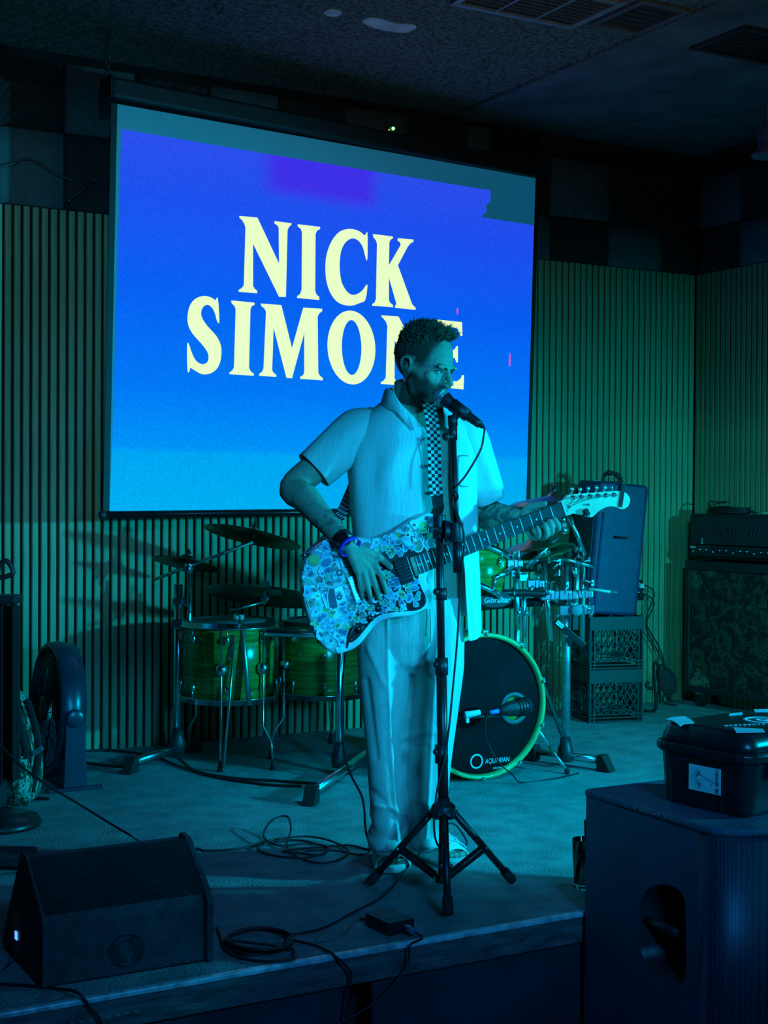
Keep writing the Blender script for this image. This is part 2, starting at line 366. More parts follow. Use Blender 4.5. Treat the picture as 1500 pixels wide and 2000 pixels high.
# ================================================================ projection screen
SA = math.radians(8.0); sx = V(math.cos(SA), math.sin(SA), 0); sn = V(math.sin(SA), -math.cos(SA), 0)
SPT = on(1046, 348, 1, 6.15)
def scr(x, y, off=0.0): return onpl(x, y, SPT, sn)+sn*off
scr_root = thing('projection_screen', 'large pull-down projection screen showing a blue slide with pale serif lettering', 'projection screen', scr(620, 1000))
TL, TR, BR, BL = scr(229, 203), scr(1046, 348), scr(1027, 990), scr(213, 1000)
def emis_mat(name, base, build):
    m = bpy.data.materials.new(name); m.use_nodes = True; nt = m.node_tree; b = nt.nodes['Principled BSDF']
    b.inputs['Base Color'].default_value = (*base, 1); b.inputs['Roughness'].default_value = 0.85; b.inputs['Specular IOR Level'].default_value = 0.1
    build(nt, b); return m
SCB = base_of(scr_root)
def build_img(nt, b):
    N, L = nt.nodes.new, nt.links.new
    tc = N('ShaderNodeTexCoord'); sp = N('ShaderNodeSeparateXYZ'); L(tc.outputs['Object'], sp.inputs[0])
    mr = N('ShaderNodeMapRange'); mr.inputs[1].default_value = 1.10-SCB.z; mr.inputs[2].default_value = 2.72-SCB.z; L(sp.outputs[2], mr.inputs[0])
    cr = N('ShaderNodeValToRGB'); L(mr.outputs[0], cr.inputs[0]); e = cr.color_ramp.elements
    stops = [(0.0, (0, 174, 240)), (0.155, (0, 164, 242)), (0.172, (0, 146, 246)), (0.33, (0, 118, 245)), (0.6, (6, 92, 242)), (0.85, (28, 78, 238)), (1.0, (42, 76, 236))]
    e[0].position = 0; e[0].color = (*s2l(*stops[0][1]), 1); e[1].position = 1; e[1].color = (*s2l(*stops[-1][1]), 1)
    for p, c in stops[1:-1]: q = e.new(p); q.color = (*s2l(*c), 1)
    # the violet block of the slide near the top
    def band(src, c, h, s):
        a = N('ShaderNodeMath'); a.operation = 'SUBTRACT'; L(src, a.inputs[0]); a.inputs[1].default_value = c
        a2 = N('ShaderNodeMath'); a2.operation = 'ABSOLUTE'; L(a.outputs[0], a2.inputs[0])
        m_ = N('ShaderNodeMapRange'); m_.interpolation_type = 'SMOOTHSTEP'; L(a2.outputs[0], m_.inputs[0])
        m_.inputs[1].default_value = h-s; m_.inputs[2].default_value = h+s; m_.inputs[3].default_value = 1; m_.inputs[4].default_value = 0; return m_.outputs[0]
    c = scr(630, 345)-SCB
    bx, bz = band(sp.outputs[0], c.x, 0.30, 0.07), band(sp.outputs[2], c.z, 0.105, 0.05)
    mu = N('ShaderNodeMath'); mu.operation = 'MULTIPLY'; L(bx, mu.inputs[0]); L(bz, mu.inputs[1])
    mx = N('ShaderNodeMix'); mx.data_type = 'RGBA'; L(mu.outputs[0], mx.inputs[0]); L(cr.outputs[0], mx.inputs[6]); mx.inputs[7].default_value = (*s2l(62, 44, 232), 1)
    nz = N('ShaderNodeTexNoise'); nz.inputs['Scale'].default_value = 90; L(tc.outputs['Object'], nz.inputs['Vector'])
    mr2 = N('ShaderNodeMapRange'); L(nz.outputs['Fac'], mr2.inputs[0]); mr2.inputs[1].default_value = 0.3; mr2.inputs[2].default_value = 0.7; mr2.inputs[3].default_value = 0.88; mr2.inputs[4].default_value = 1.08
    L(mx.outputs[2], b.inputs['Emission Color']); L(mr2.outputs[0], b.inputs['Emission Strength'])
m_img = emis_mat('projected_slide', (0.015, 0.015, 0.02), build_img)
m_fab = mat('screen_fabric', (0.22, 0.22, 0.22), 0.85, var=0.03, spec=0.05, emit=(0.0, 0.07, 0.14), estr=1.0)  # faint glow put in for stage light on the bare fabric
m_let = mat('projected_letters', (0.02, 0.02, 0.02), 0.9, var=0.02, emit=s2l(232, 255, 196), estr=1.0)
def quadgrid(a, b, c, d, nx, nz):
    vs = [(a.lerp(b, i/nx)).lerp(d.lerp(c, i/nx), j/nz) for j in range(nz+1) for i in range(nx+1)]
    return vs, [(j*(nx+1)+i, (j+1)*(nx+1)+i, (j+1)*(nx+1)+i+1, j*(nx+1)+i+1) for j in range(nz) for i in range(nx)]
mb = MB(); mb.prism([(p.dot(sx), p.z) for p in (TL, TR, BR, BL)], frame(sn*(TL.dot(sn)), sx, ZU, sn), -0.003, 0.0)
fabric = mb.build('screen_fabric', m_fab, scr_root)
SF = frame(sn*(TL.dot(sn)), sx, ZU, sn)
def spoly(pxs): return [(scr(x, y).dot(sx), scr(x, y).z) for x, y in pxs]
img = [(237, 252), (500, 297), (750, 338), (958, 372), (958, 394), (948, 402), (951, 412), (939, 424), (1042, 440), (1030, 886), (1027, 989), (214, 999), (219, 862)]
mb = MB(); mb.prism(spoly(img), SF, 0.0004, 0.0010); mb.build('projected_slide', m_img, scr_root)
def cr5(pts): return [(340+x/2.5, 400+y/2.5) for x, y in pts]
Npts = [(318, 55), (405, 62), (412, 75), (512, 288), (510, 112), (503, 100), (488, 90), (490, 80), (572, 90), (572, 98), (560, 108), (553, 125), (545, 450), (512, 450), (385, 190), (385, 395), (392, 410), (405, 420), (405, 432), (315, 425), (315, 416), (330, 406), (340, 392), (348, 112), (342, 92), (330, 74), (318, 63)]
letters = {
 'n1': Npts,
 'i1': [(602, 95), (712, 108), (712, 118), (698, 126), (690, 142), (688, 420), (694, 438), (708, 450), (708, 465), (600, 455), (600, 446), (614, 436), (622, 415), (624, 135), (618, 118), (604, 107)],
 'c': spl2([(943, 137), (930, 150), (905, 130), (860, 118), (810, 130), (770, 175), (745, 240), (738, 310), (745, 380), (768, 440), (805, 480), (860, 493), (905, 480), (933, 464), (943, 395), (935, 395), (915, 422), (880, 440), (850, 430), (822, 390), (810, 340), (808, 280), (815, 225), (835, 185), (865, 165), (895, 172), (920, 205), (935, 260), (943, 262)], 3),
 'k': [(970, 143), (1067, 155), (1068, 163), (1055, 172), (1050, 185), (1048, 296), (1105, 198), (1104, 185), (1090, 174), (1092, 163), (1168, 170), (1168, 180), (1152, 190), (1140, 205), (1092, 295), (1160, 482), (1166, 492), (1178, 502), (1178, 513), (1078, 503), (1078, 495), (1085, 484), (1048, 355), (1048, 465), (1054, 478), (1068, 490), (1068, 500), (967, 493), (967, 485), (979, 476), (985, 460), (990, 190), (984, 172), (972, 158)],
 's': spl2([(213, 458), (220, 568), (210, 570), (195, 520), (170, 490), (145, 495), (132, 520), (135, 550), (160, 590), (205, 640), (228, 690), (228, 750), (212, 795), (180, 822), (140, 828), (105, 812), (80, 796), (75, 810), (65, 810), (63, 684), (72, 682), (85, 720), (105, 760), (135, 778), (160, 770), (168, 745), (160, 715), (130, 675), (90, 630), (68, 585), (66, 535), (80, 485), (110, 455), (150, 445), (185, 455), (200, 466)], 3),
 'i2': [(278, 467), (392, 478), (392, 488), (378, 496), (372, 510), (365, 795), (372, 812), (388, 825), (388, 835), (270, 827), (270, 818), (285, 808), (292, 792), (300, 510), (294, 494), (280, 480)],
 'm': [(423, 482), (523, 490), (575, 700), (630, 502), (722, 508), (722, 520), (708, 530), (700, 547), (703, 818), (710, 834), (725, 846), (725, 857), (615, 850), (615, 840), (629, 832), (635, 818), (635, 625), (575, 847), (548, 845), (485, 600), (478, 806), (484, 820), (498, 830), (498, 840), (415, 835), (415, 825), (429, 815), (436, 800), (448, 522), (440, 506), (425, 494)],
 'n2': [(1012+(x-318)*0.95, 540+(y-55)*0.905-(x-318)*0.01) for x, y in Npts],
 'e': [(1280, 560), (1405, 573), (1407, 640), (1398, 640), (1385, 606), (1372, 600), (1345, 598), (1345, 710), (1368, 708), (1378, 690), (1385, 690), (1385, 770), (1378, 770), (1370, 748), (1345, 745), (1345, 860), (1380, 862), (1398, 850), (1405, 832), (1415, 832), (1412, 902), (1280, 888), (1280, 878), (1297, 868), (1303, 850), (1303, 595), (1298, 580), (1282, 570)]}
for k, pts in letters.items():
    mb = MB(); mb.prism(spoly(cr5(pts)), SF, 0.0010, 0.0018); mb.build('projected_letter', m_let, scr_root)
oo = []; oi = []
for k in range(48):
    a = 2*PI*k/48; oo.append((865+117*math.cos(a), 697+180*math.sin(a)+12*math.cos(a))); oi.append((866+48*math.cos(a), 697+134*math.sin(a)+5*math.cos(a)))
po, pi_ = spoly(cr5(oo)), spoly(cr5(oi)); mb = MB()
mb.add([SF @ V(a, b, 0.0018) for a, b in po]+[SF @ V(a, b, 0.0018) for a, b in pi_]+[SF @ V(a, b, 0.001) for a, b in po]+[SF @ V(a, b, 0.001) for a, b in pi_],
       [(k, 48+k, 48+(k+1) % 48, (k+1) % 48) for k in range(48)]+[(k, (k+1) % 48, 96+(k+1) % 48, 96+k) for k in range(48)]+[(48+k, 144+k, 144+(k+1) % 48, 48+(k+1) % 48) for k in range(48)])
mb.build('projected_letter', m_let, scr_root)
m_red = mat('red_spot_glow', (0.1, 0.0, 0.02), 0.9, emit=(1.0, 0.03, 0.14), estr=2.0)
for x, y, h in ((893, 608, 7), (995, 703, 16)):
    mb = MB(); p = scr(x, y); mb.prism([(p.dot(sx)+0.0045*math.cos(a), p.z+h/440*math.sin(a)) for a in [2*PI*k/14 for k in range(14)]], SF, 0.0019, 0.0024); mb.build('red_light_spot', m_red, scr_root)  # red light falling on the screen, put in as glowing patches
m_case = mat('screen_case', (0.007, 0.0075, 0.009), 0.6, var=0.2)
mb = MB(); a, b = scr(212, 172, -0.01), scr(1064, 322, -0.01); a.z = b.z = 2.885
mb.bar(a, b, 0.085, 0.10, ZU); case = mb.build('case', m_case, scr_root, bevel=0.012)
for e, s_ in ((a, -1), (b, 1)):
    MB().bar(e, e+sx*(0.012*s_), 0.098, 0.112, ZU).build('end_cap', black, scr_root, bevel=0.01)
for (p, q, wd) in ((TL, BL, -0.028), (TR, BR, 0.024)):
    mb = MB(); pp, qq = p+sx*wd/2, q+sx*wd/2; mb.bar(pp, qq, abs(wd), 0.003, sx); mb.build('black_border', m_case, scr_root)
mb = MB(); a2, b2 = BL+sx*-0.03+V(0, 0, -0.012), BR+sx*0.03+V(0, 0, -0.012)
mb.tube([a2, b2], 0.016, 12); mb.build('bottom_bar', mat('bar_black', (0.02, 0.02, 0.022), 0.25, 0.4), scr_root)
for e in (a2, b2): MB().ball(e, (0.02, 0.02, 0.02)).build('bar_cap', black, scr_root)
for k, e in enumerate((a, b)):                                  # chain and hook up to the ceiling
    top = V(e.x, e.y, CZ-0.002); n_ = 7
    for i in range(n_):
        z = e.z+0.05+(CZ-e.z-0.06)*(i+0.5)/n_
        MB().torus((e.x, e.y, z), (1, 0.3, 0) if i % 2 else (0.3, -1, 0), 0.016, 0.0028, 12, 6, sx=0.6, sy=1.25 if True else 1, xd=None).build('chain_link', m_hook, scr_root)
pl = scr(752, 255, 0.045)
sens = MB(); sens.box(pl+V(0, 0, -0.004), (0.05, 0.02, 0.03), rotz(SA)); sens = sens.build('sensor_box', black, scr_root, bevel=0.004)
MB().ball(pl-sn*-0.012+V(0.006, 0, 0), 0.0075).build('led', mat('green_led', (0, 0.1, 0), 0.5, emit=(0.10, 1.0, 0.12), estr=9), scr_root, label='green indicator light')
MB().ball(pl+sn*0.010+V(-0.018, 0, -0.010), 0.004).build('led', mat('amber_led', (0.1, 0.05, 0), 0.5, emit=(1.0, 0.35, 0.05), estr=4), scr_root, label='amber indicator light')
# ================================================================ the singer
GYAW = math.radians(17)
GN = (-FH*math.cos(GYAW)+RH*math.sin(GYAW)).normalized()
GP = at(720, 1130, 4.11)
def G(x, y, off=0.0): return onpl(x, y, GP, GN)+GN*off
def fuse(mb, name, voxel, it, mats, parent, fac=0.5):
    o = mb.build(name, mats, parent)
    r = o.modifiers.new('r', 'REMESH'); r.mode = 'VOXEL'; r.voxel_size = voxel; r.use_smooth_shade = True
    s_ = o.modifiers.new('s', 'SMOOTH'); s_.factor = fac; s_.iterations = it
    bake(o)
    if not o.data.materials:
        for k in (mats if isinstance(mats, (list, tuple)) else [mats]): o.data.materials.append(k)
    return o
def attr_mat(name, rough, bump=0.0, bscale=80, spec=0.4):
    m = bpy.data.materials.new(name); m.use_nodes = True; nt = m.node_tree; b = nt.nodes['Principled BSDF']
    a = nt.nodes.new('ShaderNodeAttribute'); a.attribute_name = 'tone'
    nz = nt.nodes.new('ShaderNodeTexNoise'); nz.inputs['Scale'].default_value = 60; tc = nt.nodes.new('ShaderNodeTexCoord'); nt.links.new(tc.outputs['Object'], nz.inputs['Vector'])
    mr = nt.nodes.new('ShaderNodeMapRange'); nt.links.new(nz.outputs['Fac'], mr.inputs[0]); mr.inputs[3].default_value = 0.8; mr.inputs[4].default_value = 1.2
    mx = nt.nodes.new('ShaderNodeMix'); mx.data_type = 'RGBA'; mx.blend_type = 'MULTIPLY'; mx.inputs[0].default_value = 1
    nt.links.new(a.outputs['Color'], mx.inputs[6]); nt.links.new(mr.outputs[0], mx.inputs[7]); nt.links.new(mx.outputs[2], b.inputs['Base Color'])
    b.inputs['Roughness'].default_value = rough; b.inputs['Specular IOR Level'].default_value = spec
    if bump:
        n2 = nt.nodes.new('ShaderNodeTexNoise'); n2.inputs['Scale'].default_value = bscale; nt.links.new(tc.outputs['Object'], n2.inputs['Vector'])
        bp = nt.nodes.new('ShaderNodeBump'); bp.inputs['Strength'].default_value = bump; bp.inputs['Distance'].default_value = 0.004
        nt.links.new(n2.outputs['Fac'], bp.inputs['Height']); nt.links.new(bp.outputs[0], b.inputs['Normal'])
    return m
DP = 4.345                                                      # depth of the singer's trunk
TY = math.radians(14)
TF = (-FH*math.cos(TY)+RH*math.sin(TY)); TX = (RH*math.cos(TY)+FH*math.sin(TY))   # trunk front and its left
pb = fl(812, 1712); pb = V(pb.x, pb.y, 0)
man = thing('person', 'singer in a pale short-sleeved shirt and loose trousers playing the sticker-covered guitar', 'person', pb)
m_skin = attr_mat('skin', 0.6, 0.12, 140, 0.12)
m_hair = mat('hair', (0.13, 0.09, 0.05), 0.6, var=0.5, scale=60)
m_dark = mat('dark_hair', (0.020, 0.014, 0.010), 0.65, var=0.3)
m_shirt = mat('shirt_linen', (0.74, 0.74, 0.70), 0.85, var=0.05, scale=30, stretch=(3, 3, 0.4), bump=0.18, bscale=60, spec=0.15)
m_pants = mat('trouser_linen', (0.70, 0.66, 0.58), 0.85, var=0.07, scale=30, stretch=(3, 3, 0.4), bump=0.15, bscale=60, spec=0.15)
# head frame: x = his right, y = face direction, z = up
HYAW, HPIT = math.radians(57), math.radians(-19)
hf0 = RH*math.sin(HYAW)-FH*math.cos(HYAW); hl = hf0.cross(ZU)
hf = hf0*math.cos(HPIT)+ZU*math.sin(HPIT); hu = hl.cross(hf)
HC = at(831, 713, 4.28); HM = frame(HC, hl, hf, hu); HI = HM.inverted()
def tw(cx, y, d=DP): return at(cx, y, d)
B = MB()
# trunk and neck
B.tube([tw(805, 1215), tw(806, 1120), tw(806, 1000), tw(806, 900), tw(806, 850), tw(806, 815), tw(806, 795)],
       [(0.150, 0.095), (0.145, 0.095), (0.155, 0.102), (0.165, 0.105), (0.165, 0.092), (0.125, 0.075), (0.07, 0.06)], 24, ref=TX)
nb = tw(806, 812, DP); nh = HM @ V(0, -0.028, -0.06)
B.tube([nb, nb.lerp(nh, 0.5)-FH*0.004, nh], [0.066, 0.057, 0.056], 18)
B.tube([tw(760, 812), tw(785, 790)], [0.035, 0.03], 12); B.tube([tw(860, 815), tw(832, 792)], [0.035, 0.03], 12)
# head
B.ball(HM @ V(0, -0.016, 0.026), (0.0745, 0.095, 0.089), 28, HM)
def sec(z, hw, yf, yb): return (HM @ V(0, (yf+yb)/2, z), (hw, (yf-yb)/2))
S = [sec(0.055, 0.060, 0.070, -0.05), sec(0.03, 0.066, 0.080, -0.05), sec(0.012, 0.066, 0.080, -0.05), sec(0.0, 0.064, 0.072, -0.05), sec(-0.015, 0.063, 0.074, -0.045), sec(-0.035, 0.060, 0.082, -0.04), sec(-0.058, 0.057, 0.086, -0.035), sec(-0.08, 0.053, 0.084, -0.025), sec(-0.10, 0.044, 0.080, -0.005), sec(-0.116, 0.028, 0.072, 0.015)]
B.tube([s[0] for s in S], [s[1] for s in S], 24, ref=hl)
for s in (-1, 1):
    B.ball(HM @ V(s*0.030, 0.077, 0.015), (0.026, 0.010, 0.0075), 12, HM)       # brow
    B.ball(HM @ V(s*0.037, 0.050, -0.020), (0.027, 0.0185, 0.021), 14, HM)       # cheekbone
    B.ball(HM @ V(s*0.0115, 0.091, -0.037), (0.0085, 0.012, 0.0080), 10, HM)    # nostril wing
    B.ball(HM @ V(s*0.032, 0.0635, -0.001), (0.0135, 0.0125, 0.0115), 12, HM)   # eyeball and lids
    B.tube([HM @ V(s*0.054, -0.008, -0.046), HM @ V(s*0.048, 0.010, -0.080), HM @ V(s*0.030, 0.050, -0.101), HM @ V(0, 0.072, -0.105)], [0.010, 0.012, 0.013, 0.014], 12)
    B.ball(HM @ V(s*0.073, -0.012, -0.018), (0.008, 0.016, 0.026), 12, HM)      # ear
    ear = [V(s*0.083, 0.000, -0.012), V(s*0.085, -0.004, 0.008), V(s*0.088, -0.018, 0.014), V(s*0.089, -0.030, 0.004), V(s*0.086, -0.028, -0.016), V(s*0.081, -0.018, -0.034), V(s*0.078, -0.008, -0.046)]
    B.tube(spl([HM @ p for p in ear], 4), 0.0048, 8); B.ball(HM @ V(s*0.078, -0.008, -0.045), 0.0075, 8)
B.tube([HM @ V(0, 0.074, 0.014), HM @ V(0, 0.086, -0.006), HM @ V(0, 0.099, -0.022), HM @ V(0, 0.104, -0.034)], [0.0085, 0.0085, 0.010, 0.0115], 12)
B.tube([HM @ V(0, 0.094, -0.040), HM @ V(0, 0.088, -0.054)], [0.006, 0.009], 8)
B.ball(HM @ V(0, 0.087, -0.060), (0.023, 0.008, 0.0055), 12, HM); B.ball(HM @ V(0, 0.086, -0.071), (0.020, 0.008, 0.006), 12, HM)
B.ball(HM @ V(0, 0.078, -0.100), (0.022, 0.016, 0.016), 12, HM)
# his right arm (hangs over the guitar body)
shR = tw(705, 838, DP-0.03); elR = at(573, 952, 4.255); wrR = G(668, 1061, 0.055)
def arm(pts, rad): B.tube(spl(pts, 5), [r for r in np.interp(np.linspace(0, len(pts)-1, (len(pts)-1)*5+1), range(len(pts)), rad)], 16)
arm([tw(745, 835), shR, at(630, 902, 4.28), elR-RH*0.0, elR.lerp(wrR, 0.25)+V(0, 0, 0.006), elR.lerp(wrR, 0.6), wrR], [0.06, 0.058, 0.047, 0.043, 0.044, 0.034, 0.027])
# palm and fingers of his right hand
kn = [(722, 1099), (712, 1107), (702, 1114), (692, 1117)]
for k, (x, y) in enumerate(kn):
    a, b = wrR, G(x, y, 0.045)
    B.tube([a, a.lerp(b, 0.4), b], [0.017, 0.0155, 0.0125], 10)
fing = [[(722, 1099, .045), (735, 1122, .044), (744, 1142, .034), (750, 1156, .020)], [(712, 1107, .046), (722, 1135, .046), (730, 1154, .034), (736, 1167, .019)],
        [(702, 1114, .045), (709, 1143, .045), (716, 1161, .033), (720, 1172, .018)], [(692, 1117, .042), (696, 1142, .040), (701, 1158, .030), (704, 1168, .018)]]
for ch, r in zip(fing, (0.0088, 0.0092, 0.0088, 0.0078)):
    B.tube(spl([G(*p) for p in ch], 4), list(np.linspace(r*1.15, r*0.82, 13)), 10); B.ball(G(*ch[-1]), r*0.85, 8)
th = [(690, 1072, .05), (715, 1080, .050), (737, 1090, .040), (758, 1107, .022)]
B.tube(spl([G(*p) for p in th], 4), list(np.linspace(0.016, 0.0092, 13)), 10); B.ball(G(*th[-1]), 0.0092, 8)
# his left arm, the hand closing on the guitar neck
shL = tw(908, 842, DP+0.03); elL = at(950, 1003, 4.47); wrL = G(1032, 1016, -0.058)
arm([tw(865, 838), shL, at(935, 925, 4.43), elL, elL.lerp(wrL, 0.3)+V(0, 0, -0.004), elL.lerp(wrL, 0.65), wrL], [0.06, 0.058, 0.049, 0.046, 0.046, 0.037, 0.029])
B.tube([wrL, G(1046, 1014, -0.055), G(1064, 1010, -0.052), G(1072, 1008, -0.05)], [(0.031, 0.018), (0.040, 0.018), (0.041, 0.017), (0.030, 0.014)], 14, ref=ZU)
lf = [((1040, 1034), (1048, 1047), (1043, 1030)), ((1052, 1030), (1063, 1046), (1057, 1024)), ((1063, 1025), (1074, 1039), (1067, 1018)), ((1073, 1020), (1087, 1031), (1077, 1014))]
for (b0, m0, t0), r in zip(lf, (0.0082, 0.0092, 0.0096, 0.0092)):
    B.tube(spl([G(b0[0], b0[1], -0.045), G(m0[0]-2, m0[1]+4, -0.022), G(m0[0], m0[1]+1, 0.012), G((m0[0]+t0[0])/2, (m0[1]+t0[1])/2, 0.027), G(t0[0], t0[1], 0.022)], 4), list(np.linspace(r*1.1, r*0.9, 17)), 10)
    B.ball(G(t0[0], t0[1], 0.022), r*0.92, 8)
B.tube(spl([G(1036, 1010, -0.045), G(1042, 992, -0.040), G(1058, 986, -0.022), G(1070, 984, -0.006)], 4), list(np.linspace(0.017, 0.009, 13)), 10)   # thumb over the neck
# feet and shins
FA, FB = fl(762, 1690), fl(852, 1680)
fdA = (fl(774, 1725)-fl(755, 1670)); fdA.z = 0; fdA.normalize(); fdB = (RH*0.62-FH*0.78).normalized()
ankA, ankB = FA-fdA*0.10, FB-fdB*0.09
for ank, fd, top in ((ankA, fdA, at(752, 1560, 4.40)), (ankB, fdB, at(838, 1560, 4.40))):
    a = V(ank.x, ank.y, 0.085)
    B.tube([tw(770, 1200) if fd is fdA else tw(840, 1200), top.lerp(tw(770 if fd is fdA else 842, 1200), 0.5), top, a], [0.075, 0.055, 0.045, 0.036], 12); B.tube([a+V(0, 0, -0.02)-fd*0.02, a+fd*0.06+V(0, 0, -0.025), a+fd*0.13+V(0, 0, -0.04), a+fd*0.165+V(0, 0, -0.046)], [(0.034, 0.040), (0.036, 0.036), (0.042, 0.024), (0.041, 0.017)], 12, ref=fd.cross(ZU))
    sd = fd.cross(ZU)
    for k in range(5):
        q = a+fd*(0.16+0.018*(1-abs(k-1)*0.35))+sd*((k-2)*0.0165)+V(0, 0, -0.05)
        B.tube([q-fd*0.03, q+fd*0.012], [0.0095, 0.009], 8); B.ball(q+fd*0.012, 0.009, 8)
body = fuse(B, 'body', 0.0036, 3, m_skin, man)
# skin tones: beard, cropped sides, tattoos, lips
me = body.data; off = base_of(man); ca = me.attributes.new('tone', 'FLOAT_COLOR', 'POINT'); cols = np.zeros((len(me.vertices), 4), np.float32)
skin = np.array((0.52, 0.335, 0.245)); dk = np.array((0.045, 0.03, 0.022)); ink = np.array((0.10, 0.09, 0.09)); lip = np.array((0.33, 0.15, 0.12))
def sm(a, b, x): t = min(1, max(0, (x-a)/(b-a))); return t*t*(3-2*t)
for i, v in enumerate(me.vertices):
    p = v.co+off; h = HI @ p; c = skin.copy()
    if h.length < 0.16:
        jit = noise.noise(h*60)*0.006
        x = abs(h.x)
        bd = sm(-0.030, -0.052, h.z+jit-0.35*max(0, 0.03-h.y)-x*0.10) if h.y > -0.032 and h.z > -0.128 else 0.0
        if h.y > 0.05 and x < 0.034 and -0.056 < h.z < -0.041: bd = max(bd, 0.75)
        if h.y > 0.078 and x < 0.021 and -0.079 < h.z < -0.056: bd = 0.0; c = lip
        bd *= 0.88
        side = sm(0.042, 0.022, h.y+jit-0.25*h.z)*sm(-0.018, 0.012, h.z+jit+0.25*min(0, h.y+0.02)) if x > 0.03 or h.y < 0 else 0
        if h.z > 0.078-0.3*h.y*0: side = max(side, sm(0.084, 0.094, h.z))
        nape = sm(-0.035, -0.055, h.y)*sm(-0.075, -0.05, h.z)
        side = max(side*0.88, nape*0.85)
        if x > 0.076: side = 0
        if x > 0.072 and -0.06 < h.z < 0.02 and -0.045 < h.y < 0.006: side = 0
        k = max(bd, side); c = c*(1-k)+dk*k
    else:
        t = None
        ra = (p-elR).dot((wrR-elR).normalized())/(wrR-elR).length
        la = (p-elL).dot((wrL-elL).normalized())/(wrL-elL).length
        n_ = noise.fractal(p*34, 1.0, 2.0, 3)
        if (p-elL).length < 0.20 and la > -0.35: k = sm(0.02, 0.16, n_)*0.75; c = c*(1-k)+ink*k
        elif 0.55 < ra < 0.96 and (p-elR.lerp(wrR, ra)).length < 0.06: k = sm(0.12, 0.22, n_)*0.6; c = c*(1-k)+ink*k
    cols[i] = (*c, 1)
ca.data.foreach_set('color', cols.ravel())
# hair: short sides, tousled top
H = MB()
def tuft(p, d, L, r):
    x, y, z = basis(d); bend = V(rnd.uniform(-1, 1), rnd.uniform(-1, 1), rnd.uniform(-.3, .3))*L*0.35
    a = [p+x*(r*math.cos(q))+y*(r*math.sin(q)) for q in (0, 2.09, 4.19)]; m_ = p+z*L*0.55+bend*0.4
    b = [m_+x*(r*0.7*math.cos(q))+y*(r*0.7*math.sin(q)) for q in (0, 2.09, 4.19)]
    H.add(a+b+[p+z*L+bend], [(0, 1, 4, 3), (1, 2, 5, 4), (2, 0, 3, 5), (3, 4, 6), (4, 5, 6), (5, 3, 6)], True)
for i in range(5200):
    u = rnd.uniform(-0.25, 1); a = rnd.uniform(0, 2*PI); q = math.sqrt(max(0, 1-u*u))
    e = V(q*math.cos(a), q*math.sin(a), u)
    h = V(e.x*0.074, e.y*0.0945-0.016, e.z*0.0885+0.026)
    line = 0.086-0.35*abs(h.x)*(1 if abs(h.x) < 0.03 else 0.6)*-0.15+0.006*math.sin(h.x*150)   # front hair line, set back at the temples
    if h.y > 0.015 and h.z < line: continue
    if h.y > -0.012 and h.z < 0.058+0.6*max(0, h.y): continue
    if h.z < 0.02-0.4*min(0, h.y)*-1 and abs(h.x) > 0.05 and h.y > -0.04 and h.z < 0.012: continue
    if h.y < -0.06 and h.z < -0.02: continue
    top = sm(0.045, 0.085, h.z+0.1*max(0, h.y))
    if top < 0.15 and rnd.random() < 0.35: continue
    L = 0.004+0.026*top*rnd.uniform(0.5, 1.15)+ (0.010*top if h.y > 0.02 else 0)
    d = V(e.x*0.9, e.y*0.6+0.45*top+rnd.uniform(-.25, .25), e.z*0.9+0.35*top)+V(rnd.uniform(-.35, .35), 0, 0)
    if top < 0.2: d = V(e.x, e.y*0.8-0.1, -0.9)*0.6+e*0.5
    tuft(HM @ (h*0.985), HM.to_3x3() @ d, L, rnd.uniform(0.0022, 0.0042) if top > 0.2 else 0.0022)
hair = H.build('hair', m_hair, man)
# eyebrows, lashes, eye, earring
for s in (-1, 1):
    br = MB()
    br.tube(spl([HM @ p for p in (V(s*0.052, 0.066, 0.011), V(s*0.041, 0.078, 0.016), V(s*0.026, 0.0845, 0.0135), V(s*0.012, 0.0860, 0.009))], 4), [0.0014, 0.0017, 0.002, 0.0023, 0.0025, 0.0027, 0.0028, 0.003, 0.003, 0.003, 0.003, 0.0027, 0.002], 8)
    br.build('eyebrow', m_dark, man)
for s in (-1, 1):
    MB().ball(HM @ V(s*0.032, 0.0655, -0.0015), 0.0118, 14).build('eye', mat('eye_white', (0.5, 0.5, 0.48), 0.25), man)
    ls = MB()
    ls.tube(spl([HM @ p for p in (V(s*0.0455, 0.0700, -0.001), V(s*0.039, 0.0765, 0.0030), V(s*0.030, 0.0790, 0.0040), V(s*0.020, 0.0760, 0.0))], 4), [0.0008]+[0.0018]*11+[0.0008], 6)
    ls.ball(HM @ V(s*0.030, 0.0750, -0.0015), (0.005, 0.0035, 0.004), 8, HM)
    ls.build('eyelashes', m_dark, man)
e1 = HM @ V(0.080, -0.006, -0.054)
MB().torus(e1, hf, 0.0065, 0.0014, 14, 6).build('earring', chrome, man)
